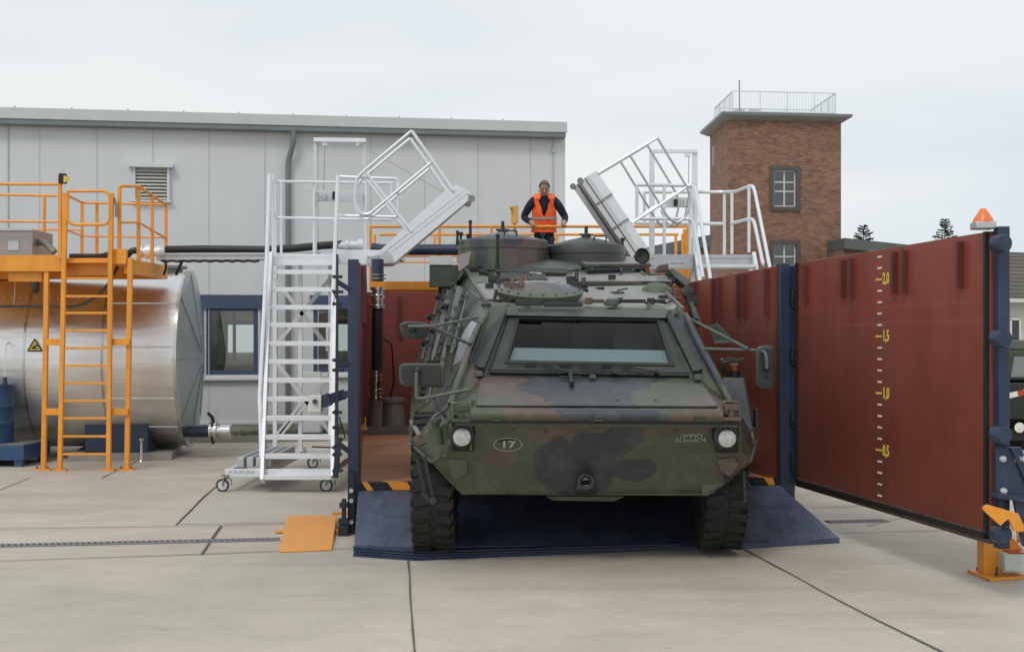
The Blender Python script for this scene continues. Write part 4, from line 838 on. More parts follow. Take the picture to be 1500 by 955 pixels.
# left stairs
mat('letter_grey', (.36, .38, .40), .5)
ls = stair_root(V2(P(436, 700, 18.4), 0), 'tall white aluminium rolling stairs left of the basin with many treads and a raised bridge')
YB, YT = 17.2, 19.4
def lerp(a, b, t): return a + (b - a) * t
for a, b in (((384.5, 705), (397.5, 372)), ((487.5, 700), (491.5, 372))):
    m_ = MB(); m_.bar(P(*a, YB), P(*b, YT), .05, .11, up=(0, 1, .6)); obj('stringer', m_, 'white_alu', ls, bevel=.004)
tys = [697.5, 667, 639, 611, 583, 555.8, 528.4, 502, 475, 449, 423, 397.5]
zb, zt_ = P(0, 697.5, YB).z, P(0, 372, YT).z
for y in tys:
    # stair line: depth grows with height
    Y = YB
    for _ in range(30): z = P(0, y, Y).z; Y = YB + (z - zb) / (zt_ - zb) * (YT - YB)
    f = (z - zb) / (zt_ - zb); xl = lerp(P(385, y, YB).x, P(397.5, y, YT).x, f) + .02; xr = lerp(P(487.5, y, YB).x, P(491.5, y, YT).x, f) - .02
    m_ = MB(); m_.box(((xl + xr) / 2, Y + .10, z), (xr - xl, .20, .035)); m_.box(((xl + xr) / 2, Y - .012, z - .012), (xr - xl, .025, .062)); obj('tread', m_, 'white_alu', ls, bevel=.004)
tubes(ls, 'handrail', [P(394.5, 256, YT - .1), P(391, 372, YT - .35), P(380.5, 585, 17.9), P(381.5, 600, 17.75), P(383, 672, 17.5)], .030, rad=.1)
tubes(ls, 'handrail', [P(495, 257, YT - .1), P(490.5, 372, YT - .3), P(487.5, 448, 18.8), P(484, 640, 17.6)], .030, rad=.1)
for pts in ([(395, 257, YT), (405, 266, 20.3), (575, 268.5, 20.5)], [(497, 259, YT), (583, 262, YT), (583, 318, YT), (497, 316, YT)], [(405, 319, 20.3), (573, 322, 20.5)], [(397, 308, YT), (405, 319, 20.3)]):
    tubes(ls, 'rail', [P(*q) for q in pts], .021, rad=.05)
for x, y0, Y in ((412, 266, 20.3), (403, 262, 20.0), (460, 268, 20.4), (536, 262, 20.4), (573, 268, 20.5), (400, 256, YT)):
    tubes(ls, 'rail_post', [P(x, y0, Y), P(x, 373 if x < 560 else 322, Y)], .02)
m_ = MB(); a, b = P(397, 372, YT), P(492, 372, YT)
m_.box(((a.x + b.x) / 2, YT + .55, zt_ - .03), (b.x - a.x, 1.2, .05)); m_.box(((a.x + b.x) / 2, YT - .02, zt_ - .085), (b.x - a.x - .06, .05, .16)); c = P(585, 372, YT + .1)
m_.box(((b.x + c.x) / 2, YT + .6, zt_ - .03), (c.x - b.x, 1.0, .05)); m_.box(((b.x + c.x) / 2, YT + .08, zt_ - .04), (c.x - b.x, .05, .20)); obj('platform_deck', m_, 'white_alu', ls, bevel=.004)
m_ = MB(); m_.hexa([P(537, 372, YT), P(566, 372, YT), P(566, 372, YT + 1), P(537, 372, YT + 1)][::1] and [P(537, 390, YT), P(560, 390, YT), P(560, 390, YT + .9), P(537, 390, YT + .9), P(537, 374, YT), P(566, 374, YT), P(566, 374, YT + .9), P(537, 374, YT + .9)]); hg = obj('hinge_bracket', m_, 'grey_alu', ls, bevel=.004)
m_ = MB()
for i in range(5):
    for y in (378, 387): q = P(540 + i * 4.5, y, YT - .002); m_.cyl(q, q + Vector((0, -.012, 0)), .010, 6)
split('bolt', m_, 'mid_grey', hg)
# rear frame and braces
for x in (403, 440, 484):
    m_ = MB(); q = P(x, 385, 20.5); m_.bar(V2(q, .2), V2(q, zt_ - .1), .06); obj('leg', m_, 'white_alu', ls)
for a, b in (((402, 408), (486, 515)), ((484, 408), (402, 508)), ((403, 528), (486, 636)), ((484, 548), (408, 640)), ((404, 640), (450, 580))):
    m_ = MB(); m_.bar(P(*a, 20.4), P(*b, 20.4), .025, .06); obj('brace', m_, 'wall_grey', ls)
m_ = MB(); yb0, yb1 = 17.35, 20.6; zz = .24
xa, xb, xc = P(330, 690, yb0).x, P(484, 690, yb0).x, P(484, 690, yb1).x
m_.box(((xa + xb) / 2, yb0, zz), (xb - xa, .06, .10)); m_.box(((xa + xb) / 2 + .0, yb1, zz), (xb - xa, .06, .10))
for x in (xa + .03, P(387, 690, yb0).x, xb - .03): m_.box((x, (yb0 + yb1) / 2, zz - .003), (.06, yb1 - yb0 - .06, .09))
base_ = obj('base_frame', m_, 'white_alu', ls, bevel=.004)
text('KRAUSE', 'lettering', .058, Vector(((xa + P(387, 690, yb0).x) / 2 - .03, yb0 - .032, zz + .010)), (1, 0, 0), UP, 'letter_grey', base_, sx=1.6)
for i in range(4):
    m_ = MB(); x = xa + .17 + i * .118; m_.box((x, (yb0 + yb1) / 2 - .55, zz + .12), (.085, 1.9, .13)); obj('ballast_bar', m_, 'grey_alu', base_, bevel=.006)
for x, y in ((xa + .0, yb0), (xb - .02, yb0), (xa + .0, yb1), (xb - .02, yb1), ((xa + xb) / 2, yb1)): caster(ls, Vector((x - .03, y - .02, 0)))
# gallows frame with winch
for x in (462, 534): m_ = MB(); m_.bar(P(x, 372, 20.7), P(x, 203, 20.7), .045); obj('gallows_post', m_, 'wall_grey', ls)
m_ = MB(); m_.bar(P(460, 205, 20.66), P(536, 206, 20.66), .07, .06); m_.cyl(P(476, 208, 20.7), P(476, 214, 20.7), .05, 10); m_.cyl(P(525, 208, 20.7), P(525, 214, 20.7), .05, 10); obj('gallows_beam', m_, 'white_alu', ls)
tubes(ls, 'winch_rope', [P(476, 212, 20.66), P(474, 285, 20.6)], .006, 'mid_grey'); tubes(ls, 'winch_rope', [P(526, 212, 20.66), P(664, 290, 19.9)], .004, 'mid_grey')
m_ = MB(); m_.prism([P(458, 280, 20.6), P(532, 280, 20.6), P(532, 295, 20.6), P(458, 295, 20.6)], (0, .04, 0)); m_.lathe(P(471, 287, 20.6), (0, -1, 0), [(.08, 0), (.08, .07), (.03, .08), (.03, .12), (0, .12)], 18); m_.bar(P(471, 284, 20.5), P(448, 278, 20.5), .02); wn_ = obj('winch', m_, 'wall_grey', ls, bevel=.004)
m_ = MB(); m_.box(P(489.5, 287, 20.56), (.05, .04, .12)); obj('switch', m_, 'black', wn_)
# raised bridge (left)
def board(root, name, quad, Y, dy, m): m_ = MB(); m_.prism([P(x, y, Y) for x, y in quad], (0, dy, 0)); return obj(name, m_, m, root, bevel=.003)
YS, YE = 19.35, 20.15
lb_ = None
BO = wv * .72
def board2(root, name, quad, Y, m, dv=Vector((0, 0, 0)), th=.035): m_ = MB(); m_.prism([P(x, y, Y) + dv for x, y in quad], (0, th, 0)); return obj(name, m_, m, root, bevel=.003)
for dv in (Vector((0, 0, 0)), BO):
    board2(ls, 'bridge_beam', [(559, 387), (577, 386), (692, 289), (684, 278), (567, 368)], YS, 'white_alu', dv)
    board2(ls, 'toe_board', [(549, 374), (566, 367), (683.5, 277), (668, 271), (657, 275)], YS + .012, 'grey_alu' if dv.y else 'white_alu', dv, .02)
    board2(ls, 'beam_groove', [(560.5, 378), (562, 379.5), (686, 283.5), (685, 282)], YS - .002, 'wall_grey', dv, .01)
    tubes(ls, 'bridge_rail', [P(x, y, YS) + dv for x, y in ((664, 280), (603, 192))], .024)
    tubes(ls, 'bridge_rail', [P(x, y, YS) + dv for x, y in ((603, 192), (534, 250), (522, 262), (519, 300), (529, 314), (541, 314), (632, 238))], .022, rad=.10)
    tubes(ls, 'bridge_rail', [P(x, y, YS) + dv for x, y in ((603, 340), (536, 253))], .024)
m_ = MB(); a_ = [P(566, 372, YS + .04), P(682, 283, YS + .04)]; o_v = Vector((0, -.035, 0)); m_.hexa([a_[0], a_[1], a_[1] + BO, a_[0] + BO] + [p + UP * .035 for p in (a_[0], a_[1], a_[1] + BO, a_[0] + BO)]); obj('bridge_deck', m_, 'grey_alu', ls)
board(ls, 'hinge_plate', [(557, 376), (566, 366), (575, 375), (577, 384), (560, 387)], YS - .012, .01, 'grey_alu')
m_ = MB(); q = P(691, 291, YS)
for dv in (Vector((0, 0, 0)), BO): m_.lathe(q + dv, (0, 1, 0), [(.025, -.015), (.05, -.015), (.05, .015), (.025, .015)], 16); m_.bar(q + dv, q + dv + Vector((-.05, 0, .06)), .02)
split('end_roller', m_, 'mid_grey', ls)

# right stairs
rs = stair_root(V2(P(1040, 700, 19.5), 0), 'white aluminium rolling stairs right of the basin, half hidden behind the red wall')
YR = 20.2; zp = P(0, 373, YR).z
for pts in ([(930, 271, YR), (1015, 272, YR), (1019, 278, YR - .2), (1040, 404, 18.8), (1046, 450, 18.2)], [(944, 281.5, 21.1), (1063, 281.5, 21.1), (1078, 281, 20.6), (1101, 271.5, YR), (1105, 277, YR - .2), (1127, 388, 18.9), (1135, 440, 18.2)],
            [(930, 320.5, YR), (1012, 321, YR), (1016, 327, YR - .2), (1030, 407, 18.9)], [(930, 327, 21.1), (1060, 328, 21.1)], [(1071, 327.5, 20.6), (1101, 320, YR), (1105, 326, YR - .2), (1118, 388, 18.9)]):
    tubes(rs, 'handrail', [P(*q) for q in pts], .026, rad=.12)
for x, y0, y1, Y in ((933, 271, 322, YR), (973, 272, 390, YR), (1011, 275, 374, YR), (1061, 283, 374, 21.1), (1072, 283, 372, 20.6), (1097, 274, 370, YR), (944, 281, 330, 21.1)):
    tubes(rs, 'rail_post', [P(x, y0, Y), P(x, y1, Y)], .024)
for x, y1 in ((955, 372), (1018, 372)): m_ = MB(); m_.bar(P(x, y1, 20.8), P(x, 220, 20.8), .075, .05); obj('gallows_post', m_, 'white_alu', rs)
m_ = MB(); m_.bar(P(958, 222, 20.76), P(1021, 222, 20.76), .05, .05); m_.box(P(1007, 227, 20.76), (.08, .05, .06)); obj('gallows_beam', m_, 'white_alu', rs)
tubes(rs, 'winch_rope', [P(1009, 228, 20.75), P(1008, 290, 20.75)], .005, 'mid_grey')
m_ = MB(); m_.prism([P(976, 289, 20.7), P(1016, 289, 20.7), P(1016, 304, 20.7), P(976, 304, 20.7)], (0, .04, 0)); m_.box(P(1006, 297, 20.65), (.09, .08, .12)); wn_ = obj('winch', m_, 'wall_grey', rs, bevel=.004); m_ = MB(); m_.box(P(991, 297, 20.68), (.08, .04, .1)); obj('switch', m_, 'black', wn_)
tubes(rs, 'hanging_cable', [P(x, y, 20.5) for x, y in ((1008, 290), (1003, 320), (988, 334), (975, 326), (968, 308))], .008, 'mid_grey', rad=.1)
m_ = MB()
a, b, c = P(950, 372, YR), P(1015, 372, YR), P(1104, 372, YR)
m_.box(((a.x + c.x) / 2, YR + .5, zp - .03), (c.x - a.x, 1.1, .05)); m_.box(((a.x + b.x) / 2, YR - .04, zp - .11), (b.x - a.x, .05, .22)); m_.box(((b.x + c.x) / 2 + .01, YR - .01, zp - .12), (c.x - b.x, .05, .19)); pdk = obj('platform_deck', m_, 'grey_alu', rs, bevel=.004)
m_ = MB(); m_.box(P(991.5, 386, YR - .068), (.22, .004, .08)); lbl = obj('name_plate', m_, 'house_white', pdk)
text('KRAUSE', 'lettering', .050, P(991.5, 386, YR - .072), (1, 0, 0), UP, 'blue_text', pdk, sx=1.15)
m_ = MB()
for i in range(8): q = P(946 + i * 3.6 if i < 4 else 946 + (i - 4) * 3.6, 379 if i < 4 else 390, YR - .066); m_.cyl(q, q + Vector((0, -.008, 0)), .010, 6)
split('bolt', m_, 'mid_grey', pdk)
for i in range(9):
    f = (i + .6) / 9.5; Y = lerp(YR - .1, 18.0, f); z = lerp(zp, .3, f); xl, xr = lerp(P(1018, 0, YR).x, P(1062, 0, 18.0).x, f), lerp(P(1102, 0, YR).x, P(1160, 0, 18.0).x, f)
    m_ = MB(); m_.box(((xl + xr) / 2, Y, z), (xr - xl, .22, .04)); obj('tread', m_, 'white_alu', rs)
for s in (0, 1):
    a = Vector(((P(1018, 0, YR).x, P(1102, 0, YR).x)[s], YR - .1, zp)); b = Vector(((P(1062, 0, 18.0).x, P(1160, 0, 18.0).x)[s], 18.0, .2)); m_ = MB(); m_.bar(a, b, .05, .11, up=(0, 1, .6)); obj('stringer', m_, 'white_alu', rs)
for x, Y in ((960, 21.1), (1015, 21.1), (1100, 21.1), (1015, YR + .1)): m_ = MB(); q = P(x, 400, Y); m_.bar(V2(q, .2), V2(q, zp - .05), .06); obj('leg', m_, 'white_alu', rs)
m_ = MB(); ax, bx2 = P(1000, 0, 18).x, P(1160, 0, 18).x
for Y in (18., 21.1): m_.box(((ax + bx2) / 2, Y, .24), (bx2 - ax, .06, .1))
for x in (ax, bx2): m_.box((x, 19.55, .24), (.06, 3.1, .09))
obj('base_frame', m_, 'white_alu', rs)
for x in (ax, bx2):
    for Y in (18., 21.1): caster(rs, Vector((x, Y, 0)))
YS2 = 19.7
for dv in (Vector((0, 0, 0)), BO):
    board2(rs, 'bridge_beam', [(850, 266), (862, 257), (938, 367), (926, 378)], YS2, 'wall_grey', dv)
    board2(rs, 'toe_board', [(862.5, 256.5), (874, 250), (949, 363), (938.5, 366.5)], YS2 + .01, 'white_alu', dv, .025)
    board2(rs, 'beam_groove', [(856, 262), (857.5, 261), (933, 372), (931.5, 373)], YS2 - .002, 'dark_grey', dv, .01)
    tubes(rs, 'bridge_rail', [P(x, y, YS2) + dv for x, y in ((876, 254), (963, 202))], .022, 'white_alu')
    tubes(rs, 'bridge_rail', [P(x, y, YS2) + dv for x, y in ((963, 202), (1005, 272), (1012, 288), (1006, 318), (990, 328), (978, 318), (923, 228))], .017, 'grey_alu', rad=.15)
    tubes(rs, 'bridge_rail', [P(x, y, YS2) + dv for x, y in ((926, 327), (1005, 275))], .022)
m_ = MB(); a_ = [P(857, 262, YS2 + .04), P(931, 371, YS2 + .04)]; m_.hexa([a_[0], a_[1], a_[1] + BO, a_[0] + BO] + [p + Vector((.03, 0, .02)) for p in (a_[0], a_[1], a_[1] + BO, a_[0] + BO)]); obj('bridge_deck', m_, 'grey_alu', rs)
m_ = MB()
for dv in (Vector((0, 0, 0)), BO): m_.lathe(P(850, 265, YS2) + dv, (0, 1, 0), [(.025, -.015), (.045, -.015), (.045, .015), (.025, .015)], 16)
split('end_roller', m_, 'mid_grey', rs)
m_ = MB()
for f in (.3, .62): q = P(lerp(850, 926, f), lerp(266, 378, f), YS2 - .01); e = P(lerp(874, 949, f), lerp(250, 363, f), YS2 - .01); m_.bar(q, e, .02, .02)
split('stiffener', m_, 'mid_grey', rs)
m_ = MB(); m_.prism([P(933, 372, YR), P(952, 364, YR), P(956, 384, YR), P(945, 392, YR)], (0, .8, 0)); obj('hinge_bracket', m_, 'grey_alu', rs)

# ------------------------------------------------------------------ walkway with orange railing behind the basin
YK = 22.15; zk = P(0, 413, YK).z; zr1 = P(0, 332, YK).z
wk = thing('rear_walkway', V2(P(780, 501, YK + .9), 0), 'orange railed walkway running across behind the basin where the man stands', 'walkway')
xa, xb = P(541, 0, YK).x, P(1012, 0, YK).x
m_ = MB(); m_.box(((xa + xb) / 2, YK, zk - .06), (xb - xa, .06, .135)); m_.box(((xa + xb) / 2, YK + 1.75, zk - .06), (xb - xa, .06, .135)); obj('beam', m_, 'orange', wk, bevel=.004)
m_ = MB(); m_.box(((xa + xb) / 2, YK + .875, zk - .02), (xb - xa, 1.68, .04)); obj('deck', m_, 'grey_alu', wk)
for Y in (YK, YK + 1.65):
    for z, r in ((zr1, .024), (zr1 - .48, .016)):
        m_ = MB(); m_.tube([(xa, Y, z), (xb, Y, z)], r, 8); obj('rail', m_, 'orange', wk)
for x, Y in ((543, YK), (644, YK), (720, YK), (858, YK), (953, YK), (1008, YK), (549, YK + 1.65), (637, YK + 1.65), (816, YK + 1.65), (905, YK + 1.65), (990, YK + 1.65), (1000, YK + 1.5)):
    m_ = MB(); q = P(x, 400, Y); m_.bar(V2(q, zk), V2(q, zr1), .045); obj('post', m_, 'orange', wk)
m_ = MB(); q = P(754, 400, YK + .1); m_.bar(V2(q, zk), V2(q, P(0, 302, YK).z), .05); m_.prism([P(748, 303, YK + .05), P(759, 301, YK + .05), P(760, 326, YK + .05), P(749, 328, YK + .05)], (0, .08, 0)); m_.cyl(P(747, 304, YK), P(750, 304, YK), .03, 8); obj('control_post', m_, mat('orange_pale', (.62, .36, .10), .5), wk)
for x in (560, 700, 850, 1000): m_ = MB(); q = P(x, 400, YK + 1.6); m_.bar(V2(q, 0), V2(q, zk - .04), .08); obj('support_leg', m_, 'orange', wk)
m_ = MB(); m_.prism([P(988, 395, YK), P(1008, 395, YK), P(1008, 460, YK), P(988, 460, YK)], (0, .05, 0)); m_.bar(P(1006, 336, YK + .3), P(1006, 400, YK + .3), .12, .05); obj('stair_panel', m_, 'orange', wk)
m_ = MB(); yp_ = YK - .55; m_.tube([P(544, 364, yp_), P(560, 366, yp_), P(900, 366, yp_)], .088, 20); m_.tube(bend([P(900, 366, yp_), P(915, 366, yp_), P(915, 420, yp_)], .2), .088, 16); tag(obj('water_pipe', m_, 'navy'), 'thick navy blue water pipe running level behind the vehicle roof', 'pipe')

# ------------------------------------------------------------------ grey cabinet behind the stairs, hose on the ground
m_ = MB(); q = P(462, 600, 26.6); m_.prism([P(443, 545, 26.6), P(469, 545, 26.6), P(469, 634, 26.6), P(443, 634, 26.6)], (0, .3, 0)); ec = tag(obj('electric_cabinet', m_, 'wall_grey', bevel=.01), 'grey electric cabinet standing at the hall wall behind the left stairs', 'cabinet')
m_ = MB(); m_.tube([P(438 + i * 0, 400 + i * 25, 26.7) for i in range(10)], .02, 6); m_.tube([P(405, 400, 26.9), P(405, 640, 26.9)], .03, 6); tag(obj('wall_conduit', m_, 'mid_grey'), 'thin grey conduits on the hall wall seen between the stair treads', 'pipe')
m_ = MB(); m_.tube(bend([G(445, 652, .02), G(455, 660, .02), G(480, 662, .02), G(520, 656, .02)], .4), .015, 6); tag(obj('grey_hose', m_, 'wall_grey'), 'thin pale grey hose lying on the ground behind the left stairs', 'hose')
# ------------------------------------------------------------------ six wheeled armoured carrier
def Vp(px, py, v): return P(px, py, (11.1 + v - .02) / (1 - .03 * (px - 750) / 2000))
VO = Vector((.60, 14.2, 0))
veh = thing('armoured_vehicle', VO, 'armoured six wheeled military vehicle in camouflage paint with number 17, leaving the basin', 'armoured vehicle')
# camouflage paint: hand placed patches on the nose, drifting noise bands behind
def camo():
    m = bpy.data.materials.new('camouflage'); m.use_nodes = True; M['camo'] = m
    t = m.node_tree; b = t.nodes['Principled BSDF']; L = t.links.new; b.inputs['Roughness'].default_value = .42; b.inputs['Coat Weight'].default_value = .25; b.inputs['Coat Roughness'].default_value = .32
    tc = N(t, 'ShaderNodeTexCoord'); wn = N(t, 'ShaderNodeTexNoise'); wn.inputs['Scale'].default_value = 2.6; wn.inputs['Detail'].default_value = 1.5; L(tc.outputs['Object'], wn.inputs['Vector'])
    s1 = N(t, 'ShaderNodeVectorMath', operation='SUBTRACT'); s1.inputs[1].default_value = (.5, .5, .5); L(wn.outputs['Color'], s1.inputs[0])
    s2 = N(t, 'ShaderNodeVectorMath', operation='MULTIPLY_ADD'); s2.inputs[1].default_value = (.34, .22, .26); L(s1.outputs[0], s2.inputs[0]); L(tc.outputs['Object'], s2.inputs[2])
    pos = s2.outputs[0]
    def field(blobs):
        cur = None
        for (px, py, v, rx, rz, tilt) in blobs:
            c = Vp(px, py, v) - VO; mpn = N(t, 'ShaderNodeMapping', vector_type='TEXTURE'); mpn.inputs['Location'].default_value = c; mpn.inputs['Rotation'].default_value = (0, R(tilt), 0); k = 11.6 / 2000; mpn.inputs['Scale'].default_value = (rx * k, .9, rz * k)
            L(pos, mpn.inputs[0]); ln = N(t, 'ShaderNodeVectorMath', operation='LENGTH'); L(mpn.outputs[0], ln.inputs[0])
            if cur is None: cur = ln.outputs['Value']
            else: mn = N(t, 'ShaderNodeMath', operation='MINIMUM'); L(cur, mn.inputs[0]); L(ln.outputs['Value'], mn.inputs[1]); cur = mn.outputs[0]
        lt = N(t, 'ShaderNodeMapRange'); lt.inputs[1].default_value = .96; lt.inputs[2].default_value = 1.06; lt.inputs[3].default_value = 1; lt.inputs[4].default_value = 0; L(cur, lt.inputs[0]); return lt.outputs[0]
    brown = field([(760, 572, .5, 82, 22, 22), (702, 540, .8, 22, 34, 0), (790, 608, .0, 48, 13, 0), (1040, 592, .3, 42, 17, -10), (1020, 612, .0, 56, 12, 0), (900, 634, .1, 130, 12, 0), (1010, 628, .1, 60, 9, 0), (725, 676, .3, 24, 16, 0), (1080, 690, .35, 30, 30, 0), (700, 425, 1.9, 24, 26, 30), (612, 640, .6, 16, 16, 0)])
    black = field([(850, 575, .4, 84, 40, 14), (930, 556, .6, 52, 12, 0), (915, 606, .0, 62, 16, 0), (815, 668, .25, 34, 28, 10), (838, 704, .35, 52, 24, 0), (890, 650, .2, 56, 22, -12), (928, 688, .3, 40, 17, 0), (870, 680, .3, 40, 24, 0), (640, 560, 1., 28, 50, 0), (735, 548, .8, 40, 9, 0), (722, 505, 1.1, 24, 56, 20), (1040, 515, 1.0, 24, 50, -20), (1002, 500, 1.2, 22, 48, -20), (1085, 600, .8, 20, 50, 0)])
    def nfield(sc_, lo, seed):
        mpn = N(t, 'ShaderNodeMapping'); mpn.inputs['Location'].default_value = (seed, seed * 2, 0); mpn.inputs['Scale'].default_value = (1, .8, 1); L(pos, mpn.inputs[0])
        n = N(t, 'ShaderNodeTexNoise'); n.inputs['Scale'].default_value = sc_; n.inputs['Detail'].default_value = .6; L(mpn.outputs[0], n.inputs['Vector'])
        r = N(t, 'ShaderNodeMapRange'); r.inputs[1].default_value = lo; r.inputs[2].default_value = lo + .012; L(n.outputs['Fac'], r.inputs[0]); return r.outputs[0]
    sp = N(t, 'ShaderNodeSeparateXYZ'); L(tc.outputs['Object'], sp.inputs[0])
    bk = N(t, 'ShaderNodeMapRange'); bk.inputs[1].default_value = 12.75 - VO.y; bk.inputs[2].default_value = 12.85 - VO.y; L(sp.outputs[1], bk.inputs[0])
    def comb(front, noise):
        a = N(t, 'ShaderNodeMath', operation='MULTIPLY'); L(noise, a.inputs[0]); L(bk.outputs[0], a.inputs[1])
        c = N(t, 'ShaderNodeMath', operation='MAXIMUM'); L(front, c.inputs[0]); L(a.outputs[0], c.inputs[1]); return c.outputs[0]
    fb, fk = comb(brown, nfield(1.3, .56, 3.1)), comb(black, nfield(1.1, .60, 9.3))
    # faded, dusty variation
    n = N(t, 'ShaderNodeTexNoise'); n.inputs['Scale'].default_value = 5; n.inputs['Detail'].default_value = 10; n.inputs['Roughness'].default_value = .7; L(tc.outputs['Object'], n.inputs['Vector'])
    m1 = N(t, 'ShaderNodeMix', data_type='RGBA'); m1.inputs[6].default_value = (.072, .088, .054, 1); m1.inputs[7].default_value = (.105, .074, .060, 1); L(fb, m1.inputs[0])
    m2 = N(t, 'ShaderNodeMix', data_type='RGBA'); m2.inputs[7].default_value = (.040, .045, .056, 1); L(fk, m2.inputs[0]); L(m1.outputs[2], m2.inputs[6])
    r = N(t, 'ShaderNodeMapRange'); r.inputs[1].default_value = .3; r.inputs[2].default_value = .7; r.inputs[3].default_value = .82; r.inputs[4].default_value = 1.2; L(n.outputs['Fac'], r.inputs[0])
    k = N(t, 'ShaderNodeMix', data_type='RGBA', blend_type='MULTIPLY'); k.inputs[0].default_value = 1; L(m2.outputs[2], k.inputs[6]); L(r.outputs[0], k.inputs[7])
    dz = N(t, 'ShaderNodeMapRange'); dz.inputs[1].default_value = .5; dz.inputs[2].default_value = .8; dz.inputs[3].default_value = 0; dz.inputs[4].default_value = .45; L(n.outputs['Fac'], dz.inputs[0])
    d = N(t, 'ShaderNodeMix', data_type='RGBA'); d.inputs[7].default_value = (.15, .145, .125, 1); L(dz.outputs[0], d.inputs[0]); L(k.outputs[2], d.inputs[6])
    ch = N(t, 'ShaderNodeTexNoise'); ch.inputs['Scale'].default_value = 34; ch.inputs['Detail'].default_value = 5; ch.inputs['Roughness'].default_value = .75; L(tc.outputs['Object'], ch.inputs['Vector'])
    cm = N(t, 'ShaderNodeMapRange'); cm.inputs[1].default_value = .69; cm.inputs[2].default_value = .73; cm.inputs[4].default_value = .4; L(ch.outputs['Fac'], cm.inputs[0])
    ck = N(t, 'ShaderNodeMix', data_type='RGBA'); ck.inputs[7].default_value = (.21, .20, .17, 1); L(cm.outputs[0], ck.inputs[0]); L(d.outputs[2], ck.inputs[6]); d = ck
    sm_ = N(t, 'ShaderNodeMapping'); sm_.inputs['Scale'].default_value = (9, 9, .5); L(tc.outputs['Object'], sm_.inputs[0]); sn_ = N(t, 'ShaderNodeTexNoise'); sn_.inputs['Scale'].default_value = 1.5; sn_.inputs['Detail'].default_value = 6; L(sm_.outputs[0], sn_.inputs['Vector'])
    sr_ = N(t, 'ShaderNodeMapRange'); sr_.inputs[1].default_value = .35; sr_.inputs[2].default_value = .7; sr_.inputs[3].default_value = 1.08; sr_.inputs[4].default_value = .88; L(sn_.outputs['Fac'], sr_.inputs[0])
    sk_m = N(t, 'ShaderNodeMix', data_type='RGBA', blend_type='MULTIPLY'); sk_m.inputs[0].default_value = 1; L(d.outputs[2], sk_m.inputs[6]); L(sr_.outputs[0], sk_m.inputs[7]); d = sk_m
    ge = N(t, 'ShaderNodeNewGeometry'); gz_ = N(t, 'ShaderNodeSeparateXYZ'); L(ge.outputs['Normal'], gz_.inputs[0])          # pale sky sheen painted into the colour of the level plates
    up_sheen = N(t, 'ShaderNodeMapRange'); up_sheen.inputs[1].default_value = .955; up_sheen.inputs[2].default_value = .995; up_sheen.inputs[3].default_value = 0; up_sheen.inputs[4].default_value = .66; L(gz_.outputs[2], up_sheen.inputs[0])
    up_sheen2 = N(t, 'ShaderNodeMath', operation='MULTIPLY'); L(up_sheen.outputs[0], up_sheen2.inputs[0]); L(r.outputs[0], up_sheen2.inputs[1])
    d2 = N(t, 'ShaderNodeMix', data_type='RGBA'); d2.inputs[7].default_value = (.29, .275, .25, 1); L(up_sheen2.outputs[0], d2.inputs[0]); L(d.outputs[2], d2.inputs[6]); L(d2.outputs[2], b.inputs['Base Color'])
    rr = N(t, 'ShaderNodeMapRange'); rr.inputs[1].default_value = .3; rr.inputs[2].default_value = .7; rr.inputs[3].default_value = .32; rr.inputs[4].default_value = .55; L(n.outputs['Fac'], rr.inputs[0]); L(rr.outputs[0], b.inputs['Roughness'])
    n5 = N(t, 'ShaderNodeTexNoise'); n5.inputs['Scale'].default_value = 14; n5.inputs['Detail'].default_value = 3; L(tc.outputs['Object'], n5.inputs['Vector']); bp = N(t, 'ShaderNodeBump'); bp.inputs['Strength'].default_value = .25; bp.inputs['Distance'].default_value = .01; L(n5.outputs['Fac'], bp.inputs['Height']); L(bp.outputs[0], b.inputs['Normal'])
camo()
def v_(name, mb, m, bevel=0., parent=None): return obj(name, mb, m, parent or veh, bevel=bevel)
# key points (L, R)
hf = (Vp(690, 600, 0), Vp(1056, 602, 0)); lb = (Vp(690, 613, .03), Vp(1060, 615, .03)); nt_ = (Vp(656, 619, .10), Vp(1085, 622, .10)); nb_ = (Vp(678, 724, .5), Vp(1036, 726, .5)); bv = (Vp(658, 704, .42), Vp(1063, 706, .42))
hl = (Vp(656, 664, .26), Vp(1087, 664, .26)); co_ = (Vp(633, 676, .38), Vp(1099, 676, .38)); bt = (Vp(598, 647, .75), Vp(1107, 648, .75)); ap = (Vp(664, 598, .45), Vp(1078, 598, .45)); hb = (Vp(708, 550, .85), Vp(1024, 554, .85))
wt = (Vp(740, 457, 1.42), Vp(978, 462, 1.42)); rf_ = (Vp(716, 446, 1.5), Vp(1000, 453, 1.5)); rm_ = (Vp(695, 418, 3.6), Vp(966, 420, 3.6)); rr_ = (Vp(677, 388, 6.7), Vp(926, 389, 6.7))
bm = (Vp(603, 580, 3.5), Vp(1080, 582, 3.5)); br_ = (Vp(609, 520, 6.7), Vp(1010, 522, 6.7)); hp = (Vp(690, 578, .38), Vp(1056, 580, .38))
wbm = (Vp(712, 549, .87), Vp(1020, 555, .87))
low = lambda p, z, dx=0: Vector((p.x + dx, p.y, z))
m_ = MB()
m_.poly([hf[0], hf[1], hb[1], hb[0]])                                                # hood
m_.poly([lb[0], lb[1], hf[1], hf[0]]); m_.poly([nt_[0], nt_[1], lb[1], lb[0]])
m_.poly([bv[0], nb_[0], nb_[1], bv[1], hl[1], nt_[1], nt_[0], hl[0]])                # nose plate
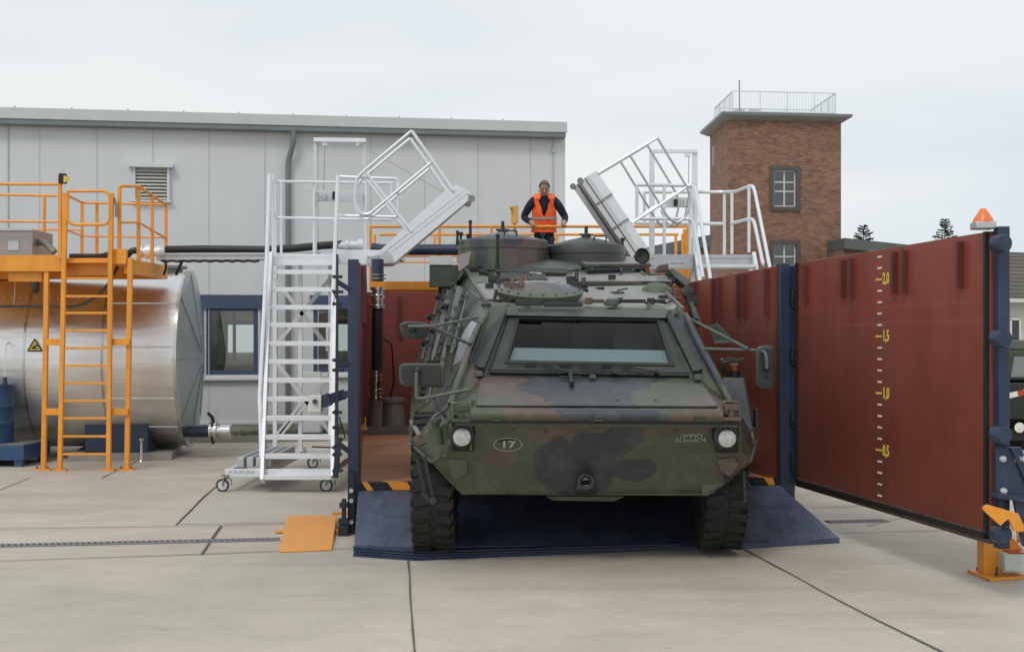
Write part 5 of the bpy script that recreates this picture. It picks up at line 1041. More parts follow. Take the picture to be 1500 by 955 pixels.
for i, s in ((0, 1), (1, -1)):
    def q(*pts): m_.poly(pts if s == 1 else pts[::-1])
    q(hf[i], hb[i], ap[i]); q(lb[i], hf[i], ap[i], nt_[i])
    q(nt_[i], ap[i], bt[i]); q(hl[i], nt_[i], bt[i], co_[i]); q(bv[i], hl[i], co_[i])
    q(ap[i], hb[i], wt[i], rf_[i]); q(bt[i], ap[i], rf_[i], rm_[i], bm[i]); q(bm[i], rm_[i], rr_[i], br_[i])
    b0, b1, b2 = co_[i], bm[i], br_[i]; dxs = .12 * s
    q(co_[i], bt[i], low(bt[i], bt[i].z - .10, dxs * .3), low(co_[i], co_[i].z - .02)); 
    # lower flank with wheel arches left open below the belt
    q(bt[i], bm[i], low(bm[i], bm[i].z - .38, dxs), low(bt[i], bt[i].z - .16, dxs)); q(bm[i], br_[i], low(br_[i], br_[i].z - .40, dxs), low(bm[i], bm[i].z - .38, dxs))
    q(wt[i], rf_[i], rf_[i])if 0 else None
m_.poly([wt[0], wt[1], rf_[1], rf_[0]]); m_.poly([rf_[0], rf_[1], rm_[1], rm_[0]]); m_.poly([rm_[0], rm_[1], rr_[1], rr_[0]]); m_.poly([rr_[0], rr_[1], br_[1], br_[0]])
fo_ = [S(x, y, plane3(hb[0], hb[1], wt[0]), -.02) for x, y in ((747, 462), (971, 466), (1010, 552), (718, 547))]; ou_ = [wt[0], wt[1], hb[1], hb[0]]
for i in range(4): m_.poly([ou_[i], ou_[(i + 1) % 4], fo_[(i + 1) % 4], fo_[i]][::-1])
# underbody trough
ux0, ux1 = nb_[0].x + .05, nb_[1].x - .05
u0, u1 = [Vector((x, nb_[0].y, nb_[0].z)) for x in (ux0, ux1)]; u2, u3 = [Vector((x - .2, nb_[0].y + 6.1, nb_[0].z + .55)) for x in (ux1, ux0)]
m_.poly([u0, u1, u2, u3]); m_.poly([u0, u3, u3 + UP * .6, u0 + UP * .4]); m_.poly([u1, u1 + UP * .4, u2 + UP * .6, u2]); m_.poly([br_[0], br_[1], u2, u3])
m_.poly([bv[0], nb_[0], u0, u0 + UP * .4]); m_.poly([bv[1], u1 + UP * .4, u1, nb_[1]])
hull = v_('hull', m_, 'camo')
HOOD = plane3(hf[0], hf[1], hb[0]); NOSE = plane3(nt_[0], nt_[1], nb_[0]); ROOF = plane3(rf_[0], rf_[1], rm_[0]); WSC = plane3(hb[0], hb[1], wt[0]); FLL = plane3(ap[0], rf_[0], bm[0]); FLR = plane3(ap[1], rf_[1], bm[1]); CHL = plane3(nt_[0], ap[0], bt[0]); CHR = plane3(nt_[1], ap[1], bt[1]); PIL = plane3(ap[0], hb[0], rf_[0]); PIR = plane3(ap[1], hb[1], rf_[1])
def pp(pl, pts, off=0.): return [S(x, y, pl, off) for x, y in pts]
def plate(name, pl, pts, m, o0, th, bevel=.004, parent=None): m_ = MB(); m_.prism(pp(pl, pts, o0), pl[1] * th); return v_(name, m_, m, bevel, parent)
# hood lid, lip and seams
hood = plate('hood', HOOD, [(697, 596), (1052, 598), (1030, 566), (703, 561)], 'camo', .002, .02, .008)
m_ = MB(); m_.tube([Vp(690, 607, -.02), Vp(1058, 609, -.02)], .052, 12); v_('nose_lip', m_, 'camo')
m_ = MB(); m_.bar(Vp(690, 599.5, -.035), Vp(1057, 601.5, -.035), .008, .012); m_.bar(Vp(656, 617.5, .0), Vp(1083, 620, .0), .03, .02); v_('lip_seam', m_, 'black')
m_ = MB(); m_.bar(Vp(668, 621, .06), Vp(1080, 624, .06), .02, .022); v_('nose_ledge', m_, 'mil_grey')
for x in (728, 877, 1026):
    m_ = MB(); m_.box(Vp(x, 613, -.07), (.075, .03, .045)); m_.cyl(Vp(x - 7, 611, -.085), Vp(x + 7, 611, -.085), .012, 8); v_('hood_hinge', m_, 'mil_green', .004)
m_ = MB()
for x in (800, 905, 960): m_.cyl(S(x, 590, HOOD, .02), S(x, 590, HOOD, .032), .012, 8)
split('hood_bolt', m_, 'mil_grey', veh)
# windscreen: recessed dark frame, glass, cabin
WT = [(740, 457), (978, 462), (1020, 555), (712, 549)]
oL = [S(x, y, WSC) for x, y in WT]; inn = [(761, 469), (962, 472), (981, 534), (744, 530)]
m_ = MB()
def ringf(mb, A_, B_, o0, o1, pl):
    A0, B0, A1, B1 = pp(pl, A_, o0), pp(pl, B_, o0), pp(pl, A_, o1), pp(pl, B_, o1); n = len(A_)
    for i in range(n):
        k = (i + 1) % n; mb.poly([A1[i], A1[k], B1[k], B1[i]]); mb.poly([B1[i], B1[k], B0[k], B0[i]]); mb.poly([A0[i], A0[k], A1[k], A1[i]])
FO = [(747, 462), (971, 466), (1010, 552), (718, 547)]
ringf(m_, FO, inn, -.02, .014, WSC); wfr = v_('windscreen_frame', m_, mat('frame_dark', (.040, .050, .040), .42, var=.25, scale=4))
m_ = MB(); ringf(m_, [(757, 465), (966, 469), (988, 538), (739, 534)], inn, .01, .024, WSC); v_('window_gasket', m_, 'mil_dark', 0, wfr)
m_ = MB(); m_.poly(pp(WSC, inn, .005)); v_('windscreen', m_, 'windscreen_glass')
cabx = MB(); a = pp(WSC, [(760, 466), (968, 470), (992, 542), (738, 537)], -.02); dv = Vector((-.03, 1, 0)).normalized() * 1.5
c = [p + dv for p in a]; c[2].z -= .25; c[3].z -= .25
for i in range(4): k = (i + 1) % 4; cabx.poly([a[i], c[i], c[k], a[k]])
cabx.poly(c); ca = v_('cabin_interior', cabx, 'mil_dark')
m_ = MB(); e = pp(WSC, [(744, 531), (985, 536)], -.02); f = pp(WSC, [(753, 507), (975, 511)], -.02); m_.poly([e[0], e[1], f[1] + Vector((0, .02, 0)), f[0] + Vector((0, .02, 0))]); v_('dashboard', m_, mat('dash_pale', (.50, .57, .60), .55), 0, ca)
m_ = MB(); m_.box(Vp(855, 490, 2.1), (.22, .12, .3)); m_.box(Vp(945, 492, 2.2), (.35, .15, .35)); m_.lathe(Vp(925, 500, 1.6), (0, -1, .4), [(.17, 0), (.19, .01), (.17, .02)], 20); m_.box(Vp(800, 476, 1.9), (.36, .03, .08)); v_('cabin_seats', m_, 'mil_green', .02, ca)
# solid top bar and light edge above the windscreen
m_ = MB(); m_.hexa([Vp(744, 462, 1.32), Vp(976, 466, 1.32), Vp(985, 466, 1.46), Vp(738, 462, 1.46), Vp(743, 451, 1.40), Vp(977, 454, 1.40), Vp(990, 455, 1.54), Vp(735, 451, 1.54)]); v_('brow_plate', m_, 'mil_grey', .006)
for x, y in ((774, 449), (950, 452), (712, 448), (992, 456)): m_ = MB(); q = Vp(x, y, 1.42); m_.bar(q - Vector((.02, 0, .03)), q + Vector((.01, 0, .05)), .03); m_.bar(q + Vector((.02, 0, -.02)), q + Vector((-.02, 0, .03)), .02); v_('clamp', m_, 'mil_grey', .003)
# side struts (folded shutter arms)
for a, b in (((741, 466), (706, 547)), ((974, 468), (1018, 552))):
    s = 1 if a[0] < 800 else -1; m_ = MB(); m_.prism(pp(WSC, [a, (a[0] - 6 * s, a[1] + 2), (b[0] - 10 * s, b[1] - 4), (b[0] - 3 * s, b[1]), (b[0] + 4 * s, b[1])], .03), WSC[1] * .05); v_('shutter_arm', m_, 'frame_dark', .004)
    m_ = MB(); q = S(b[0] - 4 * s, b[1] + 5, HOOD, .03); m_.box(q, (.06, .06, .05)); v_('arm_hinge', m_, 'mil_grey', .006)
# lower windscreen edge, latch and wipers
m_ = MB(); m_.bar(S(714, 547, WSC, .045), S(1010, 552, WSC, .045), .03, .012); v_('frame_edge', m_, 'black')
for (x0, x1, px, py) in ((742, 812, 828, 551), (795, 862, 899, 552), (852, 925, 961, 551)):
    yv = 537 + (x0 - 742) * .012; m_ = MB(); A_, B_ = S(x0, yv, WSC, .04), S(x1, yv + 1, WSC, .04); m_.bar(A_, B_, .014, .016); c = A_.lerp(B_, .5); m_.box(c, (.10, .03, .025)); d = S(px, py, WSC, .05); m_.bar(c + (B_ - A_) * .2, d, .014); m_.cyl(d - WSC[1] * .05, d + WSC[1] * .015, .022, 10); v_('wiper', m_, 'black', .002)
m_ = MB(); m_.bar(S(820, 557, HOOD, .03), S(852, 557, HOOD, .03), .02); m_.bar(S(835, 553, HOOD, .05), S(837, 571, HOOD, .05), .035, .03); m_.cyl(S(837, 570, HOOD, .03), S(837, 570, HOOD, .075), .022, 10); v_('shutter_latch', m_, 'mil_dark', .004)
m_ = MB(); m_.box(S(868, 556, HOOD, .03), (.05, .05, .03)); v_('shutter_clip', m_, 'mil_grey', .004)
# tube pillars along the door edges
for pts in ([Vp(713, 462, 1.38), Vp(700, 485, 1.15), Vp(677, 548, .75), Vp(660, 596, .42)], [Vp(1003, 464, 1.38), Vp(1022, 505, 1.1), Vp(1052, 560, .7), Vp(1070, 594, .42)]):
    m_ = MB(); m_.tube([p + Vector((0, -.03, .02)) for p in pts], .028, 8); m_.tube([p + Vector((0.035 if pts[0].x > .5 else -.035, 0, 0)) for p in pts], .012, 6); v_('side_tube', m_, 'camo')
# side door window (left) and its dark surround
pane = [(694, 471), (707, 478), (686, 526), (667, 537), (674, 505), (683, 486)]
wd2 = plate('side_window', FLL, [(692, 466), (712, 476), (690, 531), (661, 545), (666, 505), (680, 480)], 'mil_dark', .004, .012)
plate('pane', FLL, pane, mat('side_glass', (.55, .60, .66), .12, .5), .018, .004, 0, wd2)
plate('door_shutter', FLL, [(684, 528), (664, 569), (660, 570), (672, 540)], 'mil_green', .03, .012)
plate('door_seam', FLL, [(655, 470), (657, 470), (640, 560), (638, 560)], 'black', .004, .003, 0)
m_ = MB(); m_.prism([ap[1] + (rf_[1] - ap[1]) * a_ + (bm[1] - ap[1]) * b_ + FLR[1] * .004 for a_, b_ in ((.35, .05), (.88, .03), (.84, .16), (.35, .20))], FLR[1] * .012); v_('side_window', m_, 'mil_dark', .004)
# left flank tool racks: bars, brackets, clips
rnd = random.Random(4)
for k in range(9):
    t = k / 8; x0, y0 = lerp(624, 668, t), lerp(530, 505, t * .3) + 12 * (k % 3); x1, y1 = lerp(655, 692, t), lerp(412, 430, t)
    if k > 6: y0 -= 25
    m_ = MB(); A_, B_ = S(x0, y0, FLL, .05), S(x1, y1, FLL, .05); m_.bar(A_, B_, .025 + .02 * (k % 2), .02)
    for q_ in range(4):
        f = rnd.uniform(.08, .92); c = A_.lerp(B_, f); m_.box(c, (.05, rnd.uniform(.04, .14), rnd.uniform(.03, .07)))
    v_('tool_rack', m_, ('mil_grey', 'mil_dark', 'camo')[k % 3], .003)
for x, y in ((632, 508), (640, 470), (652, 440), (668, 425), (645, 490), (628, 540), (661, 455)):
    m_ = MB(); q = S(x, y, FLL, .07); m_.cyl(q, q + FLL[1] * .05, .035, 10); m_.box(q + Vector((.02, .1, .03)), (.06, .12, .03)); v_('flank_bracket', m_, 'mil_dark', .003)
for (a, b) in (((650, 508), (654, 503)), ((617, 535), (648, 533))):
    m_ = MB(); m_.bar(S(*a, FLL, .03), S(*b, FLL, .06), .03); v_('door_handle', m_, 'mil_dark', .003)
m_ = MB(); m_.bar(S(694, 430, FLL, .03), S(706, 440, FLL, .03), .02); v_('grab_handle', m_, 'mil_grey', .003)
# upper rear side box on the left
mat('dust_grey', (.30, .32, .30), .5, var=.15, scale=5)
m_ = MB(); m_.hexa([Vp(629, 421, 5.1), Vp(668, 421, 5.1), Vp(668, 421, 6.0), Vp(629, 421, 6.0), Vp(629, 388, 5.1), Vp(676, 388, 5.1), Vp(676, 388, 6.0), Vp(629, 388, 6.0)]); sb = v_('stowage_box', m_, 'mil_green', .008)
m_ = MB(); m_.hexa([Vp(628, 388, 5.08), Vp(662, 388, 5.08), Vp(662, 388, 6.0), Vp(628, 388, 6.0), Vp(629, 375, 5.3), Vp(664, 375, 5.3), Vp(664, 375, 6.0), Vp(629, 375, 6.0)]); obj('lid', m_, 'dust_grey', sb, bevel=.004)
m_ = MB(); m_.hexa([Vp(672, 398, 4.6), Vp(680, 392, 4.6), Vp(684, 372, 5.2), Vp(668, 378, 5.2)] + [p + Vector((.05, .05, .04)) for p in (Vp(672, 398, 4.6), Vp(680, 392, 4.6), Vp(684, 372, 5.2), Vp(668, 378, 5.2))]); v_('roof_bracket', m_, 'camo', .004)
# ------- roof equipment
rz = ROOF[1]; rfw = (rm_[0] - rf_[0]); rfw = (rfw - rz * rfw.dot(rz)).normalized(); rfx = rfw.cross(rz).normalized()
if rfx.x < 0: rfx = -rfx
def RS(x, y, o=0.): return S(x, y, ROOF, o)
# main edge strips
for i in (0, 1):
    m_ = MB(); m_.bar(rf_[i] + rz * .008, rm_[i] + rz * .008, .03, .02); m_.bar(rm_[i] + rz * .008, rr_[i] + rz * .008, .03, .02); v_('roof_edge', m_, 'mil_grey')
# driver's hatch
hc_ = RS(796, 447); hn = (rz + Vector((0, -.10, 0))).normalized(); ctr = hc_ + rfw * .42 + rz * .07
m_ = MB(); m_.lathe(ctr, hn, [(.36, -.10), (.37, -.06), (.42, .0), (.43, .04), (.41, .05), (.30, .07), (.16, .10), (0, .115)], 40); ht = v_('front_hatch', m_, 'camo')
m_ = MB()
for k in range(20): a = k * math.pi / 10; q = ctr + rfx * math.cos(a) * .385 + hn.cross(rfx) * math.sin(a) * .385 + hn * .05; m_.cyl(q, q + hn * .012, .012, 6)
split('rim_bolt', m_, 'mil_dark', ht)
for x, y, sx in ((757, 426, .14), (764, 419, .1), (848, 424, .16), (838, 415, .12), (744, 424, .08)):
    m_ = MB(); q = RS(x, y + 15, .13); m_.box(q, (sx, .12, .09)); m_.cyl(q + Vector((.04, -.06, .0)), q + Vector((.04, -.03, .08)), .022, 8); m_.bar(q + Vector((-sx / 2, 0, .03)), q + Vector((sx / 2, -.08, -.05)), .03); obj('hatch_hinge', m_, ('brown_metal', 'mil_dark')[x > 800], ht, bevel=.006)
m_ = MB(); m_.box(RS(775, 450, .04), (.25, .05, .05)); m_.box(RS(825, 451, .03), (.35, .05, .04)); v_('step_bar', m_, 'mil_dark', .006)
# second hatch further back
m_ = MB(); c2_ = RS(812, 402) + rfw * .4; m_.lathe(c2_ + rz * .06, hn, [(.40, -.06), (.42, 0), (.42, .03), (.3, .05), (0, .07)], 32); h2 = v_('rear_hatch', m_, 'mil_grey')
for k in range(9):
    m_ = MB(); q = RS(770 + k * 9, 391 - (k % 3) * 3, .14); m_.box(q, (.09, .1, .05 + .03 * (k % 2))); m_.bar(q, q + Vector((.10, 0, -.05)), .03); obj('hatch_hinge', m_, 'mil_dark' if k % 3 else 'house_white' if k == 6 else 'brown_metal', h2, bevel=.006)
m_ = MB(); m_.bar(RS(795, 388, .2), RS(830, 392, .1), .03); m_.lathe(RS(782, 391, .14), rz, [(.06, 0), (.05, .03), (0, .05)], 12); obj('latch', m_, 'mil_grey', h2)
# engine grille
m_ = MB(); quad = pp(ROOF, [(726, 405), (829, 408), (824, 391), (733, 389)], .03); m_.prism(quad, rz * .03); gr_ = v_('grille', m_, 'mil_dark', .004)
def gridmesh(quad, n1, n2, wd, lift):
    mb = MB()
    for i in range(n1 + 1): t = i / n1; mb.bar(quad[0].lerp(quad[1], t) + rz * lift, quad[3].lerp(quad[2], t) + rz * lift, wd)
    for i in range(n2 + 1): t = i / n2; mb.bar(quad[0].lerp(quad[3], t) + rz * (lift + .003), quad[1].lerp(quad[2], t) + rz * (lift + .003), wd)
    return mb
obj('grille_mesh', gridmesh(quad, 26, 10, .010, .035), 'mil_grey', gr_)
quad = pp(ROOF, [(738, 416), (800, 417), (796, 408), (733, 407)], .03); m_ = MB(); m_.prism(quad, rz * .02); g2_ = v_('grille', m_, 'mil_dark', .004); obj('grille_mesh', gridmesh(quad, 18, 5, .010, .025), 'mil_grey', g2_)
for x in (745, 775, 820): m_ = MB(); m_.bar(RS(x, 407.5, .06), RS(x + 18, 408, .06), .02, .02); v_('grille_clip', m_, 'house_white' if x == 775 else 'mil_grey')
for x, y in ((706, 395), (708, 404), (722, 414), (694, 399), (735, 418)): m_ = MB(); m_.box(RS(x, y, .04), (.11, .10, .06)); m_.bar(RS(x, y, .06), RS(x + 8, y - 1, .06), .04); v_('roof_latch', m_, 'mil_dark', .006)
plate('roof_pad', ROOF, [(693, 415), (714, 415), (710, 404), (690, 404)], mat('pad_green', (.12, .16, .11), .7), .003, .008)
# oval cover and antennas
m_ = MB(); q = RS(701, 386); 
for k in (0,): m_.lathe(q + rz * .01, rz, [(.22, 0), (.23, .05), (.20, .08), (0, .09)], 28)
v_('oval_cover', m_, 'camo')
for x, y0, y1, r in ((729, 386, 343, .022), (689, 352, 323, .02), (670, 352, 338, .016), (685, 350, 343, .014)):
    q = Vp(x, y0, 5. if x == 729 else 6.0); m_ = MB(); m_.tube([q - UP * .06, P(x, y0 - 3, q.y), P(x, y1, q.y)], [r * 1.4, r, r * .8], 8); m_.cyl(P(x, y1 + 4, q.y), P(x, y1, q.y), r * 1.2, 8); v_('antenna_base', m_, 'black')
# the two big round intake caps
for cx_, x0, x1, yt, yb, Yc, dk_ in ((736, 670, 803, 350, 396, 17.3, 0), (862, 805, 920, 358, 396, 17.5, 1)):
    r = (x1 - x0) / 2 / F * Yc; top = P(cx_, yt, Yc - r); bot = P(cx_, yb, Yc - r); c = Vector((top.x, Yc, 0)); zt2 = top.z; zb2 = bot.z - .12
    m_ = MB(); m_.lathe(V2(c, zb2), UP, [(r * .97, 0), (r * .98, zt2 - zb2 - .10), (r, zt2 - zb2 - .10), (r, zt2 - zb2), (r * .985, zt2 - zb2 + .01), (r * .5, zt2 - zb2 + .085), (r * .14, zt2 - zb2 + .125), (0, zt2 - zb2 + .13)], 56); cp = v_('round_cap', m_, 'camo' if not dk_ else mat('cap_grey', (.048, .052, .05), .42, var=.2, scale=4))
    zc = zt2 + .125; m_ = MB(); m_.lathe(V2(c, zc), UP, [(.06, 0), (.06, .03), (.022, .05), (.022, .14), (0, .145)], 14)
    for k in range(4): a = k * math.pi / 2 + .4; m_.bar(V2(c, zc + .03), V2(c, zc + .03) + Vector((math.cos(a), math.sin(a), 0)) * .09, .025)
    obj('knob', m_, 'mil_dark', cp)
    hx0 = (748 if not dk_ else 879) ; Yh = Yc - r * .6; m_ = MB(); m_.tube(bend([P(hx0 - 9, yt - 1, Yh), P(hx0 - 9, yt - 12, Yh), P(hx0 + 9, yt - 12, Yh), P(hx0 + 9, yt - 1, Yh)], .02), .010, 8); obj('handle', m_, 'mil_dark', cp)
    m_ = MB()
    for xx in (x0 + 5, x1 - 8): q = P(xx, yt + 2, Yc - .1); m_.bar(q - UP * .03, q + UP * .09, .03); m_.cyl(q + UP * .06, q + UP * .1, .03, 8)
    split('lock', m_, 'mil_dark', cp)
# rectangular roof hatch on the right
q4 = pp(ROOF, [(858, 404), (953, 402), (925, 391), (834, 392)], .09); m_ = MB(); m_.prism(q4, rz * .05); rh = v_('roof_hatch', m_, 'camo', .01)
q4 = pp(ROOF, [(862, 406), (950, 404), (925, 392), (840, 393)], .02); m_ = MB(); m_.prism(q4, rz * .07); obj('hatch_seal', m_, 'black', rh)
m_ = MB(); m_.bar(RS(866, 394, .16), RS(908, 393, .16), .05); m_.box(RS(864, 395, .15), (.06, .06, .06)); m_.box(RS(912, 395, .15), (.06, .10, .05)); obj('hatch_spring', m_, 'mil_green', rh, bevel=.006)
for x in (858, 918): m_ = MB(); A_ = RS(x - 9, 405, .1); B_ = RS(x + 9, 405, .1); m_.tube([A_, A_ + Vector((0, -.05, -.04)), B_ + Vector((0, -.05, -.04)), B_], .010, 6); obj('hatch_handle', m_, 'mil_grey', rh)
# long box beam, dome, pads, rods
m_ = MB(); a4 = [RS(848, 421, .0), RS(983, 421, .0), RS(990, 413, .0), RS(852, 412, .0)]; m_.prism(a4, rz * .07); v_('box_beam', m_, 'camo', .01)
m_ = MB(); m_.bar(RS(852, 422, .03), RS(980, 422, .03), .03, .03); m_.box(RS(896, 419, .10), (.08, .05, .05)); m_.box(RS(983, 419, .06), (.08, .06, .05)); v_('beam_rail', m_, 'mil_dark', .004)
m_ = MB(); m_.lathe(RS(962, 430, -.01), rz, [(.165, 0), (.165, .03), (.14, .08), (.08, .115), (0, .125)], 28); v_('vent_dome', m_, mat('dome_green', (.085, .105, .07), .5))
for pts in ([(903, 433), (937, 433), (935, 427), (902, 427)], [(905, 442), (943, 442), (938, 435), (904, 435)], [(856, 433), (898, 433), (897, 427), (855, 427)], [(856, 442), (900, 442), (898, 435), (856, 435)]): plate('roof_pad', ROOF, pts, 'mil_grey', .003, .006)
for x0, x1 in ((903, 945), (862, 884), (953, 974)): m_ = MB(); m_.bar(RS(x0, 449, .05), RS(x1, 449, .05), .035); m_.box(RS(x0, 449, .05), (.07, .06, .06)); v_('wiper_motor', m_, 'mil_dark' if x0 != 862 else 'brown_metal', .005)
m_ = MB(); m_.lathe(RS(897, 451, .03), rz, [(.03, 0), (.06, .0), (.06, .05), (.03, .06)], 16); v_('lifting_ring', m_, 'mil_grey')
for x, y in ((971, 439), (712, 452)): m_ = MB(); m_.box(RS(x, y, .03), (.09, .05, .03)); v_('roof_cleat', m_, 'mil_dark', .005)
for x, y in ((988, 437), (724, 440)): m_ = MB(); q = RS(x, y + 3, .02); m_.bar(q, q + Vector((.02, 0, .10)), .05, .03); m_.box(q, (.14, .08, .02)); v_('lifting_eye', m_, 'brown_metal' if x > 800 else 'mil_dark', .008)
# right roof side: spotlight, canister, brown block, mirror
m_ = MB(); q = P(941, 375, 16.6); m_.lathe(q, Vector((.35, -1, .1)), [(.03, -.14), (.07, -.09), (.10, 0), (.09, .01), (.08, -.02), (0, -.04)], 24); v_('searchlight', m_, 'mil_dark')
m_ = MB(); m_.bar(q + Vector((.05, .1, -.12)), q + Vector((.12, .1, -.32)), .06); v_('searchlight_stem', m_, 'brown_metal', .006)
m_ = MB(); m_.prism([P(979, 398, 15.6), P(985, 391, 15.6), P(1011, 409, 15.4), P(1010, 419, 15.4), P(1004, 420, 15.4)], (0, .5, 0)); v_('smoke_canister', m_, 'mil_grey', .02)
m_ = MB(); m_.prism([P(963, 398, 15.5), P(966, 388, 15.5), P(979, 386, 15.5), P(980, 397, 15.5)], (0, .25, 0)); v_('brown_block', m_, 'brown_metal', .01)
m_ = MB(); m_.lathe(P(1008, 428, 14.2), Vector((.3, -1, .3)), [(.03, -.08), (.065, -.03), (.07, 0), (.05, .015), (0, .015)], 20); m_.box(P(1013, 440, 14.2), (.12, .15, .09)); v_('side_lamp', m_, 'mil_dark', .004)
for x, y in ((1016, 452), (1012, 445)): m_ = MB(); m_.bar(P(x, y, 13.6), P(x + 8, y + 24, 13.2), .04); v_('flank_pipe', m_, 'mil_dark')
m_ = MB(); m_.prism([P(1036, 478, 13.0), P(1050, 474, 13.0), P(1070, 494, 13.0), P(1050, 502, 13.0), P(1044, 500, 13.0)], (.02, .05, 0)); v_('door_flap', m_, 'mil_green', .008)
m_ = MB(); m_.bar(P(1046, 501, 12.95), P(1071, 499, 12.95), .03); v_('flap_hinge', m_, 'mil_grey')
# ------- mirrors
def mirror(pts, Y, depth, arms, arm_r, bracket):
    m_ = MB(); c = Vector((0, 0, 0)); q = [P(x, y, Y) for x, y in pts]; rounded = []
    n = len(q)
    for i in range(n):
        p = q[i]; ra, rb = min(.055, (q[i - 1] - p).length * .45), min(.055, (q[(i + 1) % n] - p).length * .45); a = p + (q[i - 1] - p).normalized() * ra; b = p + (q[(i + 1) % n] - p).normalized() * rb
        for k in range(5): t = k / 4; rounded.append(a.lerp(p, t).lerp(p.lerp(b, t), t))
    cc = sum(rounded, Vector()) / len(rounded); m_.prism(rounded, (0, depth, 0)); mo = v_('mirror', m_, mat('mirror_shell%d' % len(bpy.data.materials), (.050, .062, .056), .4, var=.15, scale=6), .012)
    m_ = MB(); m_.prism([cc + (p - cc) * .86 for p in rounded], (0, -.012, 0)); obj('mirror_back', m_, 'mil_dark', mo, bevel=.006)
    m_ = MB(); b = P(*bracket, Y - .05); m_.lathe(b + Vector((0, .05, 0)), (0, -1, 0), [(.03, 0), (.03, .04), (.018, .06), (0, .065)], 12); m_.box(b + Vector((0, .03, -.03)), (.05, .02, .07)); obj('mirror_clamp', m_, 'mil_dark', mo)
    for a in arms: m_ = MB(); m_.tube(bend([P(*p) for p in a], .05), arm_r, 8); v_('mirror_arm', m_, 'mil_grey')
mirror([(583, 474), (597, 470), (629, 473), (630, 490), (618, 497), (590, 495)], 11.75, .05, [[(598, 478, 11.68), (632, 478, 11.7), (700, 465, 12.3)], [(632, 478, 11.7), (690, 505, 12.0), (697, 493, 12.2)]], .014, (604, 482))
mirror([(584, 532), (650, 532), (652, 568), (585, 565)], 11.4, .06, [[(610, 545, 11.32), (610, 583, 11.3), (616, 584, 11.3), (686, 571, 11.35)], [(635, 581, 11.35), (636, 592, 11.35), (655, 612, 11.45)], [(657, 595, 11.4), (633, 613, 11.4)]], .015, (611, 543))
mirror([(1109, 507), (1134, 505), (1135, 567), (1113, 571), (1108, 560)], 11.7, .07, [[(1029, 511, 12.1), (1110, 513, 11.8), (1122, 516, 11.62), (1124, 540, 11.62)], [(1010, 467, 12.5), (1030, 477, 12.3), (1096, 511, 11.8)]], .014, (1123, 539))
# ------- lights
for x, y, hx_ in ((677, 640, 1), (1064, 642, -1)):
    m_ = MB(); q = Vp(x, y, .12); m_.hexa([Vp(x - 15, y + 21, .19), Vp(x + 17, y + 21, .19), Vp(x + 17, y + 21, .4), Vp(x - 15, y + 21, .4), Vp(x - 17, y - 19, .085), Vp(x + 18, y - 19, .085), Vp(x + 18, y - 19, .4), Vp(x - 17, y - 19, .4)]); bxl = v_('headlight_recess', m_, 'black', .004)
    m_ = MB(); m_.lathe(Vp(x - 1, y - 4, .10), Vector((0, -1, .05)), [(.10, -.08), (.115, -.01), (.10, .02)], 24); obj('lamp_hood', m_, 'mil_dark', bxl)
    m_ = MB(); m_.lathe(Vp(x, y, .12), Vector((0, -1, .02)), [(.06, -.06), (.092, -.03), (.094, .03), (.082, .045), (.080, .035)], 28); hd_ = v_('headlight', m_, 'mil_dark')
    m_ = MB(); m_.lathe(Vp(x, y, .12), Vector((0, -1, .02)), [(.078, .035), (.07, .05), (.04, .062), (0, .066)], 28); obj('lens', m_, mat('lamp_glass%d' % x, (.50, .52, .48), .12, .3, var=.2, scale=30), hd_)
    # position light above with wire guard
    yy = 604 if hx_ == 1 else 602; xx = 676 if hx_ == 1 else 1071
    m_ = MB(); q = Vp(xx, yy, .0); m_.box(q + Vector((0, 0, .03)), (.12, .07, .05)); m_.box(q + Vector((0, 0, -.02)), (.05, .05, .07)); m_.box(q + Vector((0, 0, -.065)), (.16, .10, .03)); pl_ = v_('position_light', m_, 'mil_green' if hx_ == 1 else 'brown_metal', .008)
    m_ = MB(); m_.tube(bend([Vp(xx - 13, yy + 10, -.03), Vp(xx - 13, yy - 14, -.03), Vp(xx + 13, yy - 14, -.03), Vp(xx + 13, yy + 10, -.03)], .03), .010, 6); obj('light_guard', m_, 'camo', pl_)
# side plates next to the lights
plate('lamp_bracket', CHL, [(660, 588), (664, 588), (662, 640), (657, 648)], 'camo', .01, .02) if 0 else None
m_ = MB(); m_.prism([Vp(656, 650, .10), Vp(660, 590, .06), Vp(664, 590, .06), Vp(660, 652, .10)], (0, .2, 0)); v_('lamp_bracket', m_, 'camo')
m_ = MB(); m_.prism([Vp(688, 660, .10), Vp(690, 585, .06), Vp(694, 585, .06), Vp(692, 618, .08), Vp(691, 660, .10)], (0, .15, 0)); v_('lamp_bracket', m_, 'camo')
